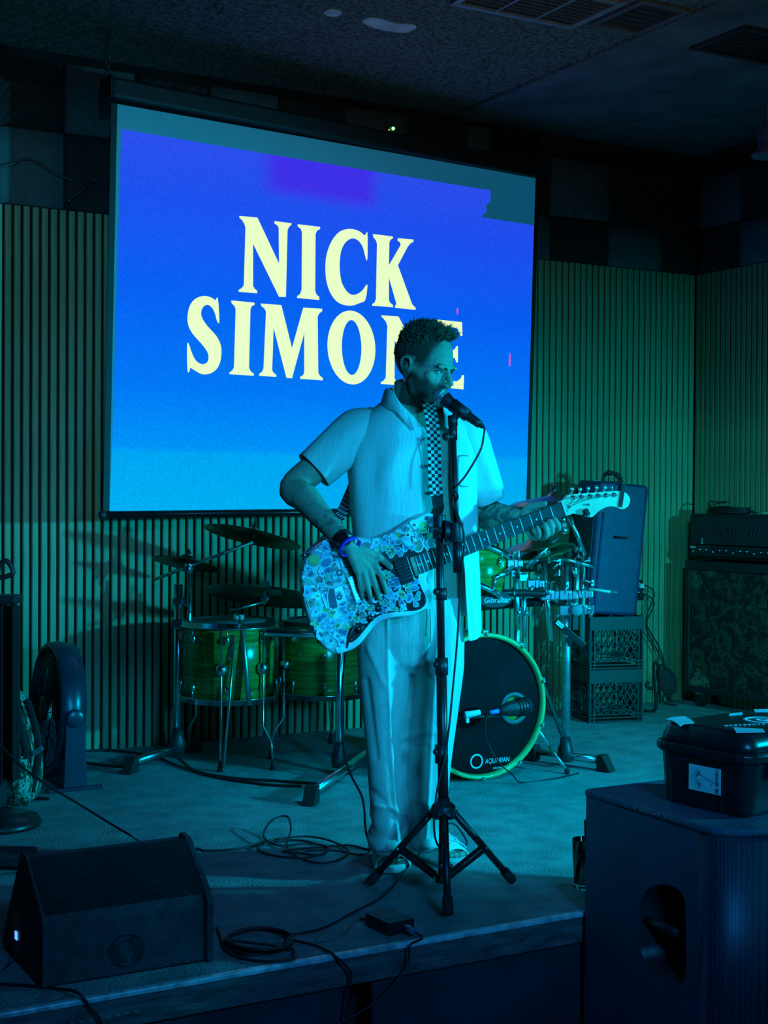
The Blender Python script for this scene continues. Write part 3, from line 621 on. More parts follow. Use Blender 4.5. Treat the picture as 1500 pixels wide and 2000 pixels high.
# ---- shirt: one open-fronted shell with sleeves
SH = MB(); NR = 40
rows = [(1248, 820, 122, .128, 2, 36), (1200, 819, 122, .126, 2, 36), (1120, 817, 122, .124, 3, 34), (1050, 813, 123, .124, 5, 26), (980, 809, 126, .126, 8, 23), (920, 806, 127, .128, 8, 22), (870, 806, 124, .126, 6, 24), (835, 807, 116, .116, 0, 27), (812, 807, 98, .102, -9, 30), (796, 806, 74, .088, -22, 38), (783, 805, 56, .076, -40, 52), (772, 804, 45, .068, -58, 70), (758, 802, 41, .064, -70, 82)]
RI = []
for i in range(len(rows)-1):
    n_ = 4 if i < 7 else 2
    for k in range(n_):
        t = k/n_; RI.append([a+(b-a)*t for a, b in zip(rows[i], rows[i+1])])
RI.append(list(rows[-1])); vs = []; fs = []
def shirt_pt(y, cx, hw, hd, ang):
    c = at(cx, y, DP); w_ = hw*DP/FPX; s_, co = math.sin(ang), math.cos(ang); e = 0.86
    return c+TX*(w_*math.copysign(abs(s_)**e, s_))+TF*(hd*math.copysign(abs(co)**e, co))
for y, cx, hw, hd, aL, aR in RI:
    a0, a1 = math.radians(aR), math.radians(360+aL)
    for k in range(NR+1):
        an = a0+(a1-a0)*k/NR
        hem = (38*sm(0.8, 1.6, an)+47*sm(3.6, 5.4, an))*sm(1040, 1248, y)
        p = shirt_pt(y-hem, cx, hw, hd, an)
        lo = sm(800, 960, y)
        q = V(an*2.2, y*0.006, 3.1)
        d = (0.007*noise.noise(V(an*3.2, y*0.0035, 1))+0.006*noise.noise(V(an*7, y*0.004, 5))+0.004*noise.noise(V(an*14, y*0.009, 9)))*lo
        # drag folds under his right arm and at the guitar
        d += 0.006*math.sin(an*9+y*0.02)*sm(860, 900, y)*sm(1000, 930, y)*(1 if an > 4.4 else 0.3)
        p += (p-at(cx, y, DP)).normalized()*d; vs.append(p)
nr = len(RI); fs = [(j*(NR+1)+i, j*(NR+1)+i+1, (j+1)*(NR+1)+i+1, (j+1)*(NR+1)+i) for j in range(nr-1) for i in range(NR)]
SH.add(vs, fs, True)
def sleeve(pts, rad, seed):
    P = spl(pts, 5); R_ = list(np.interp(np.linspace(0, len(pts)-1, len(P)), range(len(pts)), rad)); n = 26; vs = []; px = None
    for i, p in enumerate(P):
        t = P[min(i+1, len(P)-1)]-P[max(i-1, 0)]; x, y, z = basis(t, px or RH); px = x
        for k in range(n):
            a = 2*PI*k/n; r = R_[i]*(1+0.07*noise.noise(V(math.cos(a)*1.6, math.sin(a)*1.6, i*0.16+seed))+0.035*math.sin(a*5+i*0.35+seed))
            vs.append(p+x*(r*math.cos(a))+y*(r*math.sin(a)))
    SH.add(vs, [(i*n+k, i*n+(k+1) % n, (i+1)*n+(k+1) % n, (i+1)*n+k) for i in range(len(P)-1) for k in range(n)], True)
sleeve([at(742, 838, DP), at(702, 846, DP-0.03), at(660, 876, 4.295), at(612, 919, 4.275)], [0.060, 0.078, 0.070, 0.064], 2.0)
sleeve([at(868, 838, DP+0.01), at(903, 852, DP+0.025), at(925, 900, 4.40), at(953, 973, 4.45)], [0.060, 0.072, 0.064, 0.056], 7.0)
shirt = SH.build('shirt', m_shirt, man)
so = shirt.modifiers.new('t', 'SOLIDIFY'); so.thickness = 0.0025; so.offset = 0
su = shirt.modifiers.new('s', 'SUBSURF'); su.levels = 1; su.render_levels = 1
# collar flaps, placket, buttons, pocket
def sheet(name, quads, m, parent, th=0.003, sub=2):
    mb = MB(); vs = [p for row in quads for p in row]; nx = len(quads[0]); mb.add(vs, [(j*nx+i, j*nx+i+1, (j+1)*nx+i+1, (j+1)*nx+i) for j in range(len(quads)-1) for i in range(nx-1)], True)
    o = mb.build(name, m, parent); s_ = o.modifiers.new('t', 'SOLIDIFY'); s_.thickness = th; s_.offset = 0
    if sub: u = o.modifiers.new('s', 'SUBSURF'); u.levels = sub; u.render_levels = sub; u.subdivision_type = 'CATMULL_CLARK'
    return o
sheet('collar', [[at(752, 757, 4.31), at(760, 756, 4.262), at(772, 770, 4.235), at(790, 800, 4.215), at(812, 838, 4.205)],
                 [at(746, 776, 4.30), at(754, 778, 4.25), at(764, 785, 4.228), at(784, 806, 4.210), at(809, 841, 4.203)],
                 [at(741, 797, 4.295), at(756, 802, 4.243), at(772, 803, 4.222), at(779, 810, 4.208), at(806, 843, 4.203)]], m_shirt, shirt, 0.004, 2)
sheet('collar', [[at(850, 760, 4.32), at(860, 775, 4.27), at(866, 800, 4.235), at(868, 835, 4.215)],
                 [at(868, 772, 4.33), at(877, 788, 4.275), at(879, 806, 4.24), at(872, 838, 4.213)],
                 [at(880, 788, 4.335), at(893, 803, 4.28), at(890, 812, 4.245), at(876, 840, 4.213)]], m_shirt, shirt, 0.004, 2)
bt = mat('shirt_button', (0.62, 0.62, 0.58), 0.35)
for y in (860, 912, 963, 1015):
    r_ = [r for r in RI if r[0] <= y][0]
    an = math.radians(360+np.interp(y, [r[0] for r in rows[::-1]], [r[4] for r in rows[::-1]])-4)
    vals = [np.interp(y, [r[0] for r in rows[::-1]], [r[k] for r in rows[::-1]]) for k in (1, 2, 3)]
    p = shirt_pt(y, *vals, an)+TF*0.006
    MB().lathe([(0.0, 0.0025), (0.0045, 0.0025), (0.0058, 0.0012), (0.0058, -0.001)], frame(p, *basis(TF)), 14).build('button', bt, shirt)
pk = [[shirt_pt(y, cx, 125, .128, math.radians(a))+TF*0.004 for a in (30, 36, 43, 50)] for y, cx in ((888, 806), (920, 806), (952, 808))]
sheet('pocket', pk, m_shirt, shirt, 0.002, 1)
# ---- trousers
T = MB()
def leg(rows_):
    P = [at((a+b)/2, y, d) for y, a, b, hd, d in rows_]; R_ = [((b-a)/2*d/FPX, hd) for y, a, b, hd, d in rows_]
    T.tube(P, R_, 28, ref=RH)
T.tube([at(803, 1165, DP), at(802, 1200, DP), at(800, 1250, DP), at(802, 1290, DP), at(802, 1312, DP)], [(0.148, 0.100), (0.158, 0.112), (0.166, 0.120), (0.150, 0.105), (0.10, 0.07)], 28, ref=RH)
leg([(1210, 700, 806, .095, DP), (1250, 694, 808, .110, DP), (1300, 696, 808, .112, DP), (1360, 703, 803, .104, DP), (1430, 711, 794, .094, 4.36), (1500, 717, 793, .088, 4.375), (1570, 721, 798, .086, 4.385), (1610, 723, 804, .084, 4.39), (1655, 720, 803, .086, 4.40)])
leg([(1210, 800, 900, .095, DP), (1250, 803, 908, .110, DP), (1300, 806, 906, .112, DP), (1360, 804, 898, .104, DP), (1430, 797, 889, .094, 4.36), (1500, 793, 880, .088, 4.37), (1570, 799, 873, .084, 4.38), (1610, 803, 868, .080, 4.385), (1650, 802, 864, .080, 4.39)])
tr = fuse(T, 'trousers', 0.005, 6, m_pants, man)
nrm_ = [v.normal.copy() for v in tr.data.vertices]
new_co = []
for v, n_ in zip(tr.data.vertices, nrm_):
    p = v.co+off
    z = p.z
    d = 0.007*noise.noise(V(p.dot(RH)*9, p.dot(FH)*9, z*2.2))+0.0045*noise.noise(V(p.dot(RH)*20, p.dot(FH)*20, z*4+3))
    k = sm(0.30, 0.10, z)                                       # slack cloth gathers above the shoes
    d += k*0.009*math.sin(z*95+4*noise.noise(p*7))*noise.noise(V(p.x*9, p.y*9, 2))*2
    px_ = 750+FPX*((p-CAM).dot(RT))/((p-CAM).dot(FW)); py_ = 1000-FPX*((p-CAM).dot(UP))/((p-CAM).dot(FW))
    if n_.dot(FH) < -0.2:                                       # pressed crease down the front of each leg, and drag lines from the crotch
        ca_ = np.interp(py_, [1200, 1300, 1450, 1580, 1650], [758, 757, 764, 774, 777]); cb_ = np.interp(py_, [1200, 1300, 1450, 1580, 1650], [856, 852, 842, 836, 832])
        d += 0.0065*(math.exp(-((px_-ca_)/3.5)**2)+math.exp(-((px_-cb_)/3.5)**2))
        for (x0, y0, x1, y1, a_) in ((806, 1300, 850, 1290, .006), (806, 1310, 868, 1325, .005), (720, 1265, 752, 1340, .005), (792, 1440, 850, 1428, .006), (790, 1455, 835, 1462, -.004), (735, 1570, 790, 1590, .007), (728, 1545, 775, 1600, -.006), (810, 1560, 862, 1585, .006), (715, 1330, 735, 1480, -.005)):
            dx, dy = x1-x0, y1-y0; t_ = min(1, max(0, ((px_-x0)*dx+(py_-y0)*dy)/(dx*dx+dy*dy))); r2 = (px_-x0-dx*t_)**2+(py_-y0-dy*t_)**2
            d += a_*math.exp(-r2/40)
    new_co.extend(v.co+n_*d)
tr.data.vertices.foreach_set('co', new_co); tr.data.update()
def legseam(pts):
    mb = MB(); mb.tube(spl([at(*p) for p in pts], 6), 0.0028, 6); mb.build('front_crease', m_pants, tr)
for cf, (x0, x1, hd, d) in zip(range(2), ((720, 805, .094, 4.40), (800, 866, .088, 4.39))):
    mb = MB(); mb.tube([at((x0+x1)/2, 1612, d-0.005), at((x0+x1)/2, 1640, d), at((x0+x1)/2, 1658, d)], [((x1-x0)/2*d/FPX+0.006, hd+0.004), ((x1-x0)/2*d/FPX+0.009, hd+0.008), ((x1-x0)/2*d/FPX+0.004, hd+0.003)], 28, ref=RH, caps=True)
    o = mb.build('cuff', m_pants, tr); 
    for v in o.data.vertices: p = v.co+off; v.co += V(noise.noise(p*22), noise.noise(p*22+V(5, 0, 0)), 0.6*noise.noise(p*18+V(0, 7, 0)))*0.007
    su = o.modifiers.new('s', 'SUBSURF'); su.levels = 1; su.render_levels = 1
mb = MB()
for dx, L in ((0, 52), (7, 66)):
    mb.tube(spl([at(833+dx, 1190, 4.22), at(834+dx, 1210, 4.215), at(832+dx*1.3, 1190+L, 4.212)], 5), 0.0032, 6)
mb.build('drawstring', m_pants, tr)
# ---- slip-on shoes
m_shoe = mat('shoe_foam', (0.72, 0.71, 0.66), 0.7, var=0.06)
for nm, ank, fd in (('a', ankA, fdA), ('b', ankB, fdB)):
    sd = fd.cross(ZU)
    sh_t = [(-0.075, 0.0), (-0.07, 0.026), (-0.03, 0.037), (0.04, 0.040), (0.11, 0.047), (0.165, 0.047), (0.200, 0.034), (0.216, 0.0), (0.200, -0.034), (0.165, -0.047), (0.11, -0.046), (0.04, -0.038), (-0.03, -0.037), (-0.07, -0.026)]
    F_ = frame(V(ank.x, ank.y, 0.002), fd, sd*-1, fd.cross(sd*-1))
    if F_.col[2].z < 0: F_ = frame(V(ank.x, ank.y, 0.002), fd, sd, fd.cross(sd))
    mb = MB(); mb.prism(spl2(sh_t, 4), F_, 0.0, 0.026); sole = mb.build('shoe', m_shoe, man, bevel=0.008, segs=3)
    mb = MB(); vs = []; n = 18
    st_ = [(-0.02, 0.046, 0.092), (0.03, 0.048, 0.102), (0.07, 0.051, 0.098), (0.11, 0.054, 0.086), (0.145, 0.055, 0.071), (0.170, 0.053, 0.058), (0.180, 0.051, 0.050)]
    for (xx, hw, hh) in st_:
        for k in range(n+1):
            a = PI*k/n; rr = 1+0.02*math.sin(k*PI)
            vs.append(F_ @ V(xx+0.018*(1-math.sin(a)), hw*math.cos(a), 0.012+(hh-0.012)*math.sin(a)**0.8))
    mb.add(vs, [(i*(n+1)+k, i*(n+1)+k+1, (i+1)*(n+1)+k+1, (i+1)*(n+1)+k) for i in range(len(st_)-1) for k in range(n)], True)
    o = mb.build('upper', m_shoe, sole); s_ = o.modifiers.new('t', 'SOLIDIFY'); s_.thickness = 0.006; s_.offset = 1; u = o.modifiers.new('s', 'SUBSURF'); u.levels = 1; u.render_levels = 1
    for g_ in range(9):
        pts = []
        for k in range(3, 16):
            a = PI*k/18; xx = 0.050+g_*0.0145; hw = np.interp(xx, [q[0] for q in st_], [q[1] for q in st_]); hh = np.interp(xx, [q[0] for q in st_], [q[2] for q in st_])
            pts.append(F_ @ V(xx+0.018*(1-math.sin(a))+0.02*math.cos(a)*(1 if g_ % 2 else -1), (hw+0.0055)*math.cos(a), 0.012+(hh-0.004)*math.sin(a)**0.8))
        MB().tube(pts, 0.0024, 5).build('rib', m_shoe, sole)
# ---- watch and wrist band
ax = (wrR-elR).normalized()
wc = G(671, 1057, 0.05); wc = elR.lerp(wrR, 0.94)
x, y, z = basis(ax, GN)
mb = MB(); mb.tube([wc-ax*0.011, wc+ax*0.011], 0.0315, 24); wt = mb.build('watch', rubber, man)
MB(frame(wc+GN*0.030+UP*0.004-RH*0.008, *(basis(GN, ax)))).box((0, 0, 0), (0.036, 0.032, 0.012)).build('watch_face', mat('watch_glass', (0.004, 0.004, 0.005), 0.08), wt, bevel=0.004)
wb = wrR+ax*0.013
mb = MB(); mb.tube([wb-ax*0.0078, wb+ax*0.0078], [(0.0265, 0.0335), (0.0268, 0.0338)], 32, ref=GN, caps=False); o = mb.build('wristband', mat('blue_paper_band', (0.03, 0.06, 0.75), 0.5, var=0.15), man, label='bright blue paper wristband')
s_ = o.modifiers.new('t', 'SOLIDIFY'); s_.thickness = 0.0015
ch = [at(800, 812, 4.245), at(812, 845, 4.225), at(826, 905, 4.213), at(836, 955, 4.208), at(842, 905, 4.208), at(846, 850, 4.22)]
mb = MB(); mb.tube(spl(ch, 6), 0.0012, 5); mb.build('necklace', chrome, man)
# ================================================================ electric guitar
gx = (RH*math.cos(GYAW)+FH*math.sin(GYAW)).normalized(); GF = frame(GP, gx, ZU, GN)
def g2(x, y): p = G(x, y)-GP; return (p.dot(gx), p.z)
def c6(pts): return [g2(580+x/4.6875, 960+y/4.6875) for x, y in pts]
def c7(pts): return [g2(880+x/3.947, 920+y/3.947) for x, y in pts]
gtr = thing('electric_guitar', 'white offset electric guitar plastered with stickers, held by the singer', 'guitar', G(680, 1272, -0.02))
m_gw = mat('guitar_white', (0.78, 0.78, 0.74), 0.25, var=0.03)
m_maple = mat('maple', (0.80, 0.66, 0.42), 0.35, var=0.08, scale=14, stretch=(1, 1, 6))
m_rose = mat('rosewood', (0.028, 0.018, 0.013), 0.5, var=0.4, scale=40)
m_guard = mat('pickguard_black', (0.016, 0.015, 0.016), 0.22, var=0.2)
outl = [(1262, 212), (1200, 192), (1120, 222), (1000, 300), (900, 365), (800, 412), (700, 430), (600, 420), (500, 410), (380, 420), (250, 465), (150, 540), (80, 640), (50, 760), (55, 900), (75, 1030), (110, 1150), (150, 1260), (210, 1370), (280, 1450), (370, 1487), (450, 1472), (530, 1440), (595, 1385), (655, 1310), (725, 1235), (800, 1183), (900, 1155), (1020, 1145), (1120, 1110), (1205, 1060), (1250, 1000), (1258, 940), (1225, 880), (1192, 825), (1195, 770), (1240, 715), (1300, 670), (1330, 610), (1310, 540), (1288, 500), (1283, 420), (1288, 330), (1280, 250)]
mb = MB(); mb.prism(spl2(c6(outl), 3), GF, -0.043, 0.0); gbody = mb.build('guitar_body', m_gw, gtr, bevel=0.009, segs=3)
for p_ in gbody.data.polygons: p_.use_smooth = False
guard = [(745, 588), (900, 462), (1080, 350), (1140, 333), (1166, 352), (1150, 430), (1140, 490), (1180, 530), (1180, 640), (1120, 740), (1110, 800), (1135, 880), (1172, 955), (1180, 1010), (1150, 1060), (1080, 1090), (900, 1102), (785, 1120), (705, 1165), (645, 1232), (565, 1330), (505, 1378), (470, 1372), (472, 1300), (495, 1200), (545, 1110), (572, 1030), (500, 900), (440, 780), (470, 700), (620, 640)]
mb = MB(); mb.prism(spl2(c6(guard), 2), GF, 0.0003, 0.0026); pg = mb.build('pickguard', m_guard, gtr)
for x, y in ((1135, 350), (950, 470), (770, 605), (500, 1350), (600, 1240), (710, 1125), (1165, 990), (540, 1140)):
    q = c6([(x, y)])[0]; MB(GF).lathe([(0.0022, 0.0026), (0.0018, 0.0036), (0, 0.0038)], Matrix.Translation((q[0], q[1], 0)), 8).build('screw', chrome, pg)
# stickers
def inside(p, poly):
    c = False; j = len(poly)-1
    for i in range(len(poly)):
        a, b = poly[i], poly[j]
        if (a[1] > p[1]) != (b[1] > p[1]) and p[0] < (b[0]-a[0])*(p[1]-a[1])/(b[1]-a[1])+a[0]: c = not c
        j = i
    return c
region = [(1225, 260), (1190, 235), (1000, 330), (800, 445), (640, 460), (420, 450), (250, 500), (140, 590), (95, 690), (82, 800), (90, 950), (115, 1080), (155, 1200), (205, 1310), (270, 1400), (350, 1440), (430, 1420), (455, 1300), (520, 1200), (640, 1200), (780, 1095), (1050, 1070), (1140, 1030), (1140, 960), (1100, 890), (1060, 800), (1040, 840), (950, 810), (860, 760), (800, 690), (770, 600), (900, 480), (1080, 380), (1160, 330), (1200, 400), (1230, 480)]
region2 = [(800, 585), (900, 490), (1080, 380), (1130, 370), (1110, 480), (1050, 545), (960, 570), (880, 590)]
pal = [(0.14, 0.32, 0.46), (0.08, 0.22, 0.38), (0.14, 0.40, 0.44), (0.32, 0.50, 0.55), (0.16, 0.34, 0.16), (0.30, 0.36, 0.12), (0.05, 0.11, 0.24), (0.42, 0.58, 0.66), (0.09, 0.20, 0.22), (0.24, 0.20, 0.34), (0.30, 0.14, 0.10)]
m_sb = mat('sticker_border', (0.68, 0.72, 0.72), 0.4, var=0.04)
m_sp = [mat('sticker_print_%d' % i, c, 0.4, col2=tuple(min(1, v*1.7+0.02) for v in c), scale=170) for i, c in enumerate(pal)]
m_sd = [mat('sticker_ink_%d' % i, c, 0.4, var=0.3, scale=200) for i, c in enumerate([(0.03, 0.06, 0.10), (0.45, 0.60, 0.62), (0.05, 0.13, 0.16), (0.30, 0.40, 0.20)])]
sr = random.Random(21); spots = []; layer = [0]
def blob(c, r, k, seed, sq=1.0, rot=0.0, n=26):
    q = random.Random(seed); am = [q.uniform(-.22, .22) for _ in range(5)]; ph = [q.uniform(0, 6.28) for _ in range(5)]; out = []
    for i in range(n):
        a = 2*PI*i/n; rr = r*(1+sum(am[j]*math.cos((j+1)*a+ph[j]) for j in range(k))); u, v_ = rr*math.cos(a), rr*sq*math.sin(a)
        out.append((c[0]+u*math.cos(rot)-v_*math.sin(rot), c[1]+u*math.sin(rot)+v_*math.cos(rot)))
    return out
def sticker(c, r, k, seed, sq, rot, m1, m2, border=True):
    z = 0.0028+layer[0]*0.00003; layer[0] += 1; mb = MB()
    mb.prism(blob(c, r, k, seed, sq, rot), GF, 0.0003 if z < 0.003 else z-0.0006, z)
    mb.cur = 1; mb.prism(blob(c, r*0.84, k, seed, sq, rot), GF, z, z+0.0002)
    mb.cur = 2; q = random.Random(seed+5)
    for _ in range(q.randint(1, 3)):
        cc = (c[0]+q.uniform(-.4, .4)*r, c[1]+q.uniform(-.4, .4)*r*sq); mb.prism(blob(cc, r*q.uniform(.16, .36), 4, seed+_+9, q.uniform(.5, 1), q.uniform(0, 3), 14), GF, z, z+0.0004+_*0.00008)
    return mb.build('sticker', [m_sb if border else m1, m1, m2], gtr)
tries = 0
while len(spots) < 150 and tries < 9000:
    tries += 1; x, y = sr.uniform(60, 1240), sr.uniform(230, 1450)
    if not inside((x, y), region) and not inside((x, y), region2): continue
    if 265 < x < 380 and 870 < y < 1085: continue
    r = sr.uniform(34, 66)
    if any((x-a)**2+(y-b)**2 < (0.60*(r+q))**2 for a, b, q in spots): continue
    spots.append((x, y, r))
for i, (x, y, r) in enumerate(spots):
    c = c6([(x, y)])[0]
    sticker(c, r/4.6875*0.00153*0.92, sr.choice((2, 3, 4, 5)), i*31, sr.uniform(.6, 1.0), sr.uniform(0, 3.1), sr.choice(m_sp), sr.choice(m_sd))
def rawst(pts, m1, m2=None, pts2=None, lab=None):
    z = 0.0028+layer[0]*0.00003; layer[0] += 8; mb = MB(); mb.prism(c6(pts), GF, 0.0003, z)
    if pts2: mb.cur = 1; mb.prism(c6(pts2), GF, z, z+0.0003)
    o = mb.build('sticker', [m1, m2 or m1], gtr)
    if lab: o['label'] = lab
    return o
rawst([(282, 880), (338, 872), (356, 960), (382, 1062), (330, 1088), (282, 1068), (265, 960)], m_sb, m_sd[0], [(290, 890), (330, 885), (346, 960), (368, 1056), (330, 1075), (292, 1058), (277, 960)], 'dark bottle-shaped sticker')
m_sun = mat('sticker_sun', (0.42, 0.46, 0.06), 0.4, var=0.2, scale=150)
star = [(150+(66 if k % 2 == 0 else 44)*math.cos(2*PI*k/32), 625+(66 if k % 2 == 0 else 44)*math.sin(2*PI*k/32)) for k in range(32)]
rawst(star, m_sun, m_sun, [(150+38*math.cos(2*PI*k/20), 625+40*math.sin(2*PI*k/20)) for k in range(20)], 'yellow sun sticker')
rawst([(915+(30 if k % 2 == 0 else 14)*math.cos(2*PI*k/12), 395+(30 if k % 2 == 0 else 14)*math.sin(2*PI*k/12)) for k in range(12)], m_sun, lab='small yellow star sticker')
for cx, cy, r in ((382, 742, 30), (382, 965, 26)):
    rawst([(cx+r*math.cos(2*PI*k/20), cy+r*math.sin(2*PI*k/20)) for k in range(20)], m_sd[0], m_sb, [(cx+r*.45*math.cos(2*PI*k/20), cy+r*.45*math.sin(2*PI*k/20)) for k in range(20)])
# neck, fretboard, frets, strings
N0, N1, E0, E1 = (1091.5, 981), (1103, 1006.5), (807, 1088), (821, 1119)
nc, ec = G(1097.2, 993.8), G(814, 1103.5); nd = (nc-ec).normalized(); nw = GN.cross(nd).normalized()
if nw.z < 0: nw = -nw
wn, we = 0.0218, 0.0280
NF = frame(ec, nd, nw, GN); NL = (nc-ec).length
mb = MB(NF); mb.prism([(0, -we), (NL, -wn), (NL, wn), (0, we)], Matrix.Identity(4), 0.006, 0.012); fb = mb.build('fretboard', m_rose, gtr, bevel=0.0015)
mb = MB(); P = [ec-nd*0.015, ec+nd*0.10, ec+nd*(NL*0.6), nc-nd*0.005]; vs = []; n = 10
for p, wd, dp in ((P[0], we, 0.022), (P[1], we*0.97, 0.021), (P[2], 0.0245, 0.019), (P[3], wn, 0.018)):
    vs += [p+nw*(wd*math.cos(PI*k/n))-GN*(dp*math.sin(PI*k/n))+GN*0.006 for k in range(n+1)]
mb.add(vs, [(i*(n+1)+k, i*(n+1)+k+1, (i+1)*(n+1)+k+1, (i+1)*(n+1)+k) for i in range(3) for k in range(n)]+[(i*(n+1)+n, i*(n+1), (i+1)*(n+1), (i+1)*(n+1)+n) for i in range(3)], True)
mb.build('neck', m_maple, gtr)
SL = NL/0.7027
def fx(n): return NL-SL*(1-2**(-n/12))
for n in range(1, 22):
    x = fx(n); wd = we+(wn-we)*x/NL-0.0008; mb = MB(NF); mb.tube([(x, -wd, 0.012), (x, wd, 0.012)], 0.0019, 6); mb.build('fret', mat('fret_wire', (0.80, 0.82, 0.80), 0.5, 0.2), fb)
for n in (3, 5, 7, 9, 15, 17, 19, 21, 12, 12.01):
    x = (fx(n)+fx(n-1))/2; y = 0.0 if n not in (12, 12.01) else (0.009 if n == 12 else -0.009)
    MB(NF).lathe([(0.0030, 0.0119), (0.0030, 0.0123), (0, 0.0123)], Matrix.Translation((x, y, 0)), 12).build('inlay_dot', white, fb)
mb = MB(NF); mb.box((NL+0.002, 0, 0.010), (0.0045, wn*2, 0.009)); mb.build('nut', white, gtr)
head = [(832, 247), (868, 222), (896, 190), (930, 180), (1050, 170), (1180, 160), (1300, 153), (1345, 165), (1374, 195), (1382, 230), (1370, 268), (1340, 292), (1308, 295), (1280, 282), (1240, 274), (1195, 280), (1150, 305), (1115, 335), (1085, 358), (1050, 350), (1000, 338), (940, 330), (884, 342)]
mb = MB(); mb.prism(spl2(c7(head), 3), GF, -0.012, 0.003); mb.build('headstock', m_maple, gtr, bevel=0.003)
tun = [(940, 205), (1003, 201), (1070, 196), (1131, 191), (1193, 188), (1255, 183)]
kn2 = [(956, 140), (1018, 142), (1081, 135), (1145, 130), (1210, 130), (1270, 128)]
for (x, y), (kx, ky) in zip(tun, kn2):
    q = c7([(x, y)])[0]; T_ = Matrix.Translation((q[0], q[1], 0)); mb = MB(GF)
    mb.lathe([(0.0075, 0.003), (0.0075, 0.005), (0.004, 0.006), (0.0035, 0.014), (0.0042, 0.017), (0, 0.018)], T_, 12); tp = mb.build('tuning_peg', chrome, gtr)
    k = c7([(kx, ky)])[0]; mb = MB(GF); mb.tube([(q[0], q[1]+0.008, -0.018), (k[0], k[1]-0.006, -0.018)], 0.0025, 6); mb.ball((k[0], k[1], -0.018), (0.0062, 0.0085, 0.0038), 10); mb.build('button', chrome, tp)
q = c7([(908, 275)])[0]; MB(GF).lathe([(0.006, 0.003), (0.006, 0.0036), (0, 0.0036)], Matrix.Translation((q[0], q[1], 0))@Matrix.Diagonal((1, 0.6, 1, 1)), 14).build('truss_rod_hole', m_rose, gtr)
q = c7([(1052, 258)])[0]; MB(GF).box((q[0], q[1], 0.006), (0.010, 0.006, 0.006)).build('string_tree', chrome, gtr)
brx = NL-SL
for i in range(6):
    t = (i-2.5)/2.5; a = NF @ V(brx, t*0.026, 0.016); b = NF @ V(NL+0.002, t*0.0178, 0.0150); c = c7([tun[5-i] if False else tun[i]])[0]; c = GF @ V(c[0], c[1], 0.010)
    mb = MB(); mb.tube([a, b, c], 0.00032+0.00008*(5-i), 5, caps=False); mb.build('string', mat('wound_string', (0.25, 0.25, 0.25), 0.5, 0.8), gtr)
def pickup(x, w_, l_, poles):
    mb = MB(NF); mb.box((x, 0, 0.007), (w_, l_, 0.010)); o = mb.build('pickup', m_guard, gtr, bevel=0.002)
    for k in range(6):
        for xx in poles: MB(NF).lathe([(0.0022, 0.012), (0.0018, 0.0132), (0, 0.0134)], Matrix.Translation((x+xx, (k-2.5)*0.0102, 0)), 8).build('pole_piece', chrome, o)
pickup(-0.045, 0.044, 0.078, (-0.009, 0.009)); pickup(-0.135, 0.038, 0.080, (0.0,))
mb = MB(NF); mb.box((brx+0.002, 0, 0.008), (0.020, 0.085, 0.012)); br_ = mb.build('bridge', chrome, gtr, bevel=0.002)
for k in range(6): MB(NF).box((brx+0.002, (k-2.5)*0.0104, 0.0155), (0.014, 0.008, 0.005)).build('saddle', steel, br_)
mb = MB(NF); mb.box((brx-0.06, 0, 0.003), (0.07, 0.05, 0.003)); mb.build('tremolo_plate', chrome, gtr, bevel=0.002)
for x, y in ((735, 1070), (660, 1160), (560, 1260)):
    q = c6([(x, y)])[0]; MB(GF).lathe([(0.011, 0.003), (0.010, 0.014), (0.008, 0.016), (0, 0.016)], Matrix.Translation((q[0], q[1], 0)), 14).build('knob', m_guard, gtr)
for p in (G(853, 1004, -0.02), G(598, 1085, -0.02)): MB().ball(p, 0.008).build('strap_button', chrome, gtr)
# checkered strap
m_ck = [mat('strap_black', (0.012, 0.012, 0.014), 0.8), mat('strap_white', (0.72, 0.72, 0.70), 0.8, var=0.05)]
def ribbon(pts, wd, side, cells, name, mats, parent, alt=True):
    P = spl(pts, 10); Ls = [0]
    for a, b in zip(P, P[1:]): Ls.append(Ls[-1]+(b-a).length)
    cs = wd/cells; nr_ = max(2, int(Ls[-1]/cs)); mb = MB(); vs = []
    for j in range(nr_+1):
        L = Ls[-1]*j/nr_; i = min(len(P)-2, max(k for k in range(len(Ls)) if Ls[k] <= L+1e-9)); t = (L-Ls[i])/max(1e-9, Ls[i+1]-Ls[i]); p = P[i].lerp(P[i+1], t)
        tg = (P[i+1]-P[i]).normalized(); s_ = side(j/nr_) if callable(side) else V(side); s_ = (s_-tg*s_.dot(tg)).normalized()
        vs += [p+s_*(wd*(k/cells-0.5)) for k in range(cells+1)]
    for j in range(nr_):
        for k in range(cells):
            mb.cur = (j+k) % 2 if alt else 0; mb.add([], [])
            mb.f.append([j*(cells+1)+k, j*(cells+1)+k+1, (j+1)*(cells+1)+k+1, (j+1)*(cells+1)+k]); mb.mi.append(mb.cur); mb.sm.append(False)
    mb.v = vs; o = mb.build(name, mats, parent); s_ = o.modifiers.new('t', 'SOLIDIFY'); s_.thickness = 0.003; s_.offset = 0; return o
ribbon([at(836, 775, 4.30), at(838, 792, 4.235), at(845, 830, 4.20), at(848, 880, 4.182), at(849, 930, 4.170), at(853, 972, 4.160)], 0.040, TX, 4, 'strap', m_ck, gtr)
ribbon([at(853, 968, 4.158), at(857, 990, 4.152), G(853, 1008, -0.012)], 0.034, TX, 1, 'strap_end', [rubber], gtr, False)
ribbon([at(712, 900, 4.46), at(690, 950, 4.44), at(668, 1000, 4.34), at(645, 1040, 4.24), G(600, 1085, -0.012)], 0.042, (RH*0.9+ZU*0.25-FH*0.3), 4, 'strap', m_ck, gtr)
ct = thing('tape_wrap', 'black strap wrapped across the tip of the pale guitar headstock', 'strap', G(1213, 985))
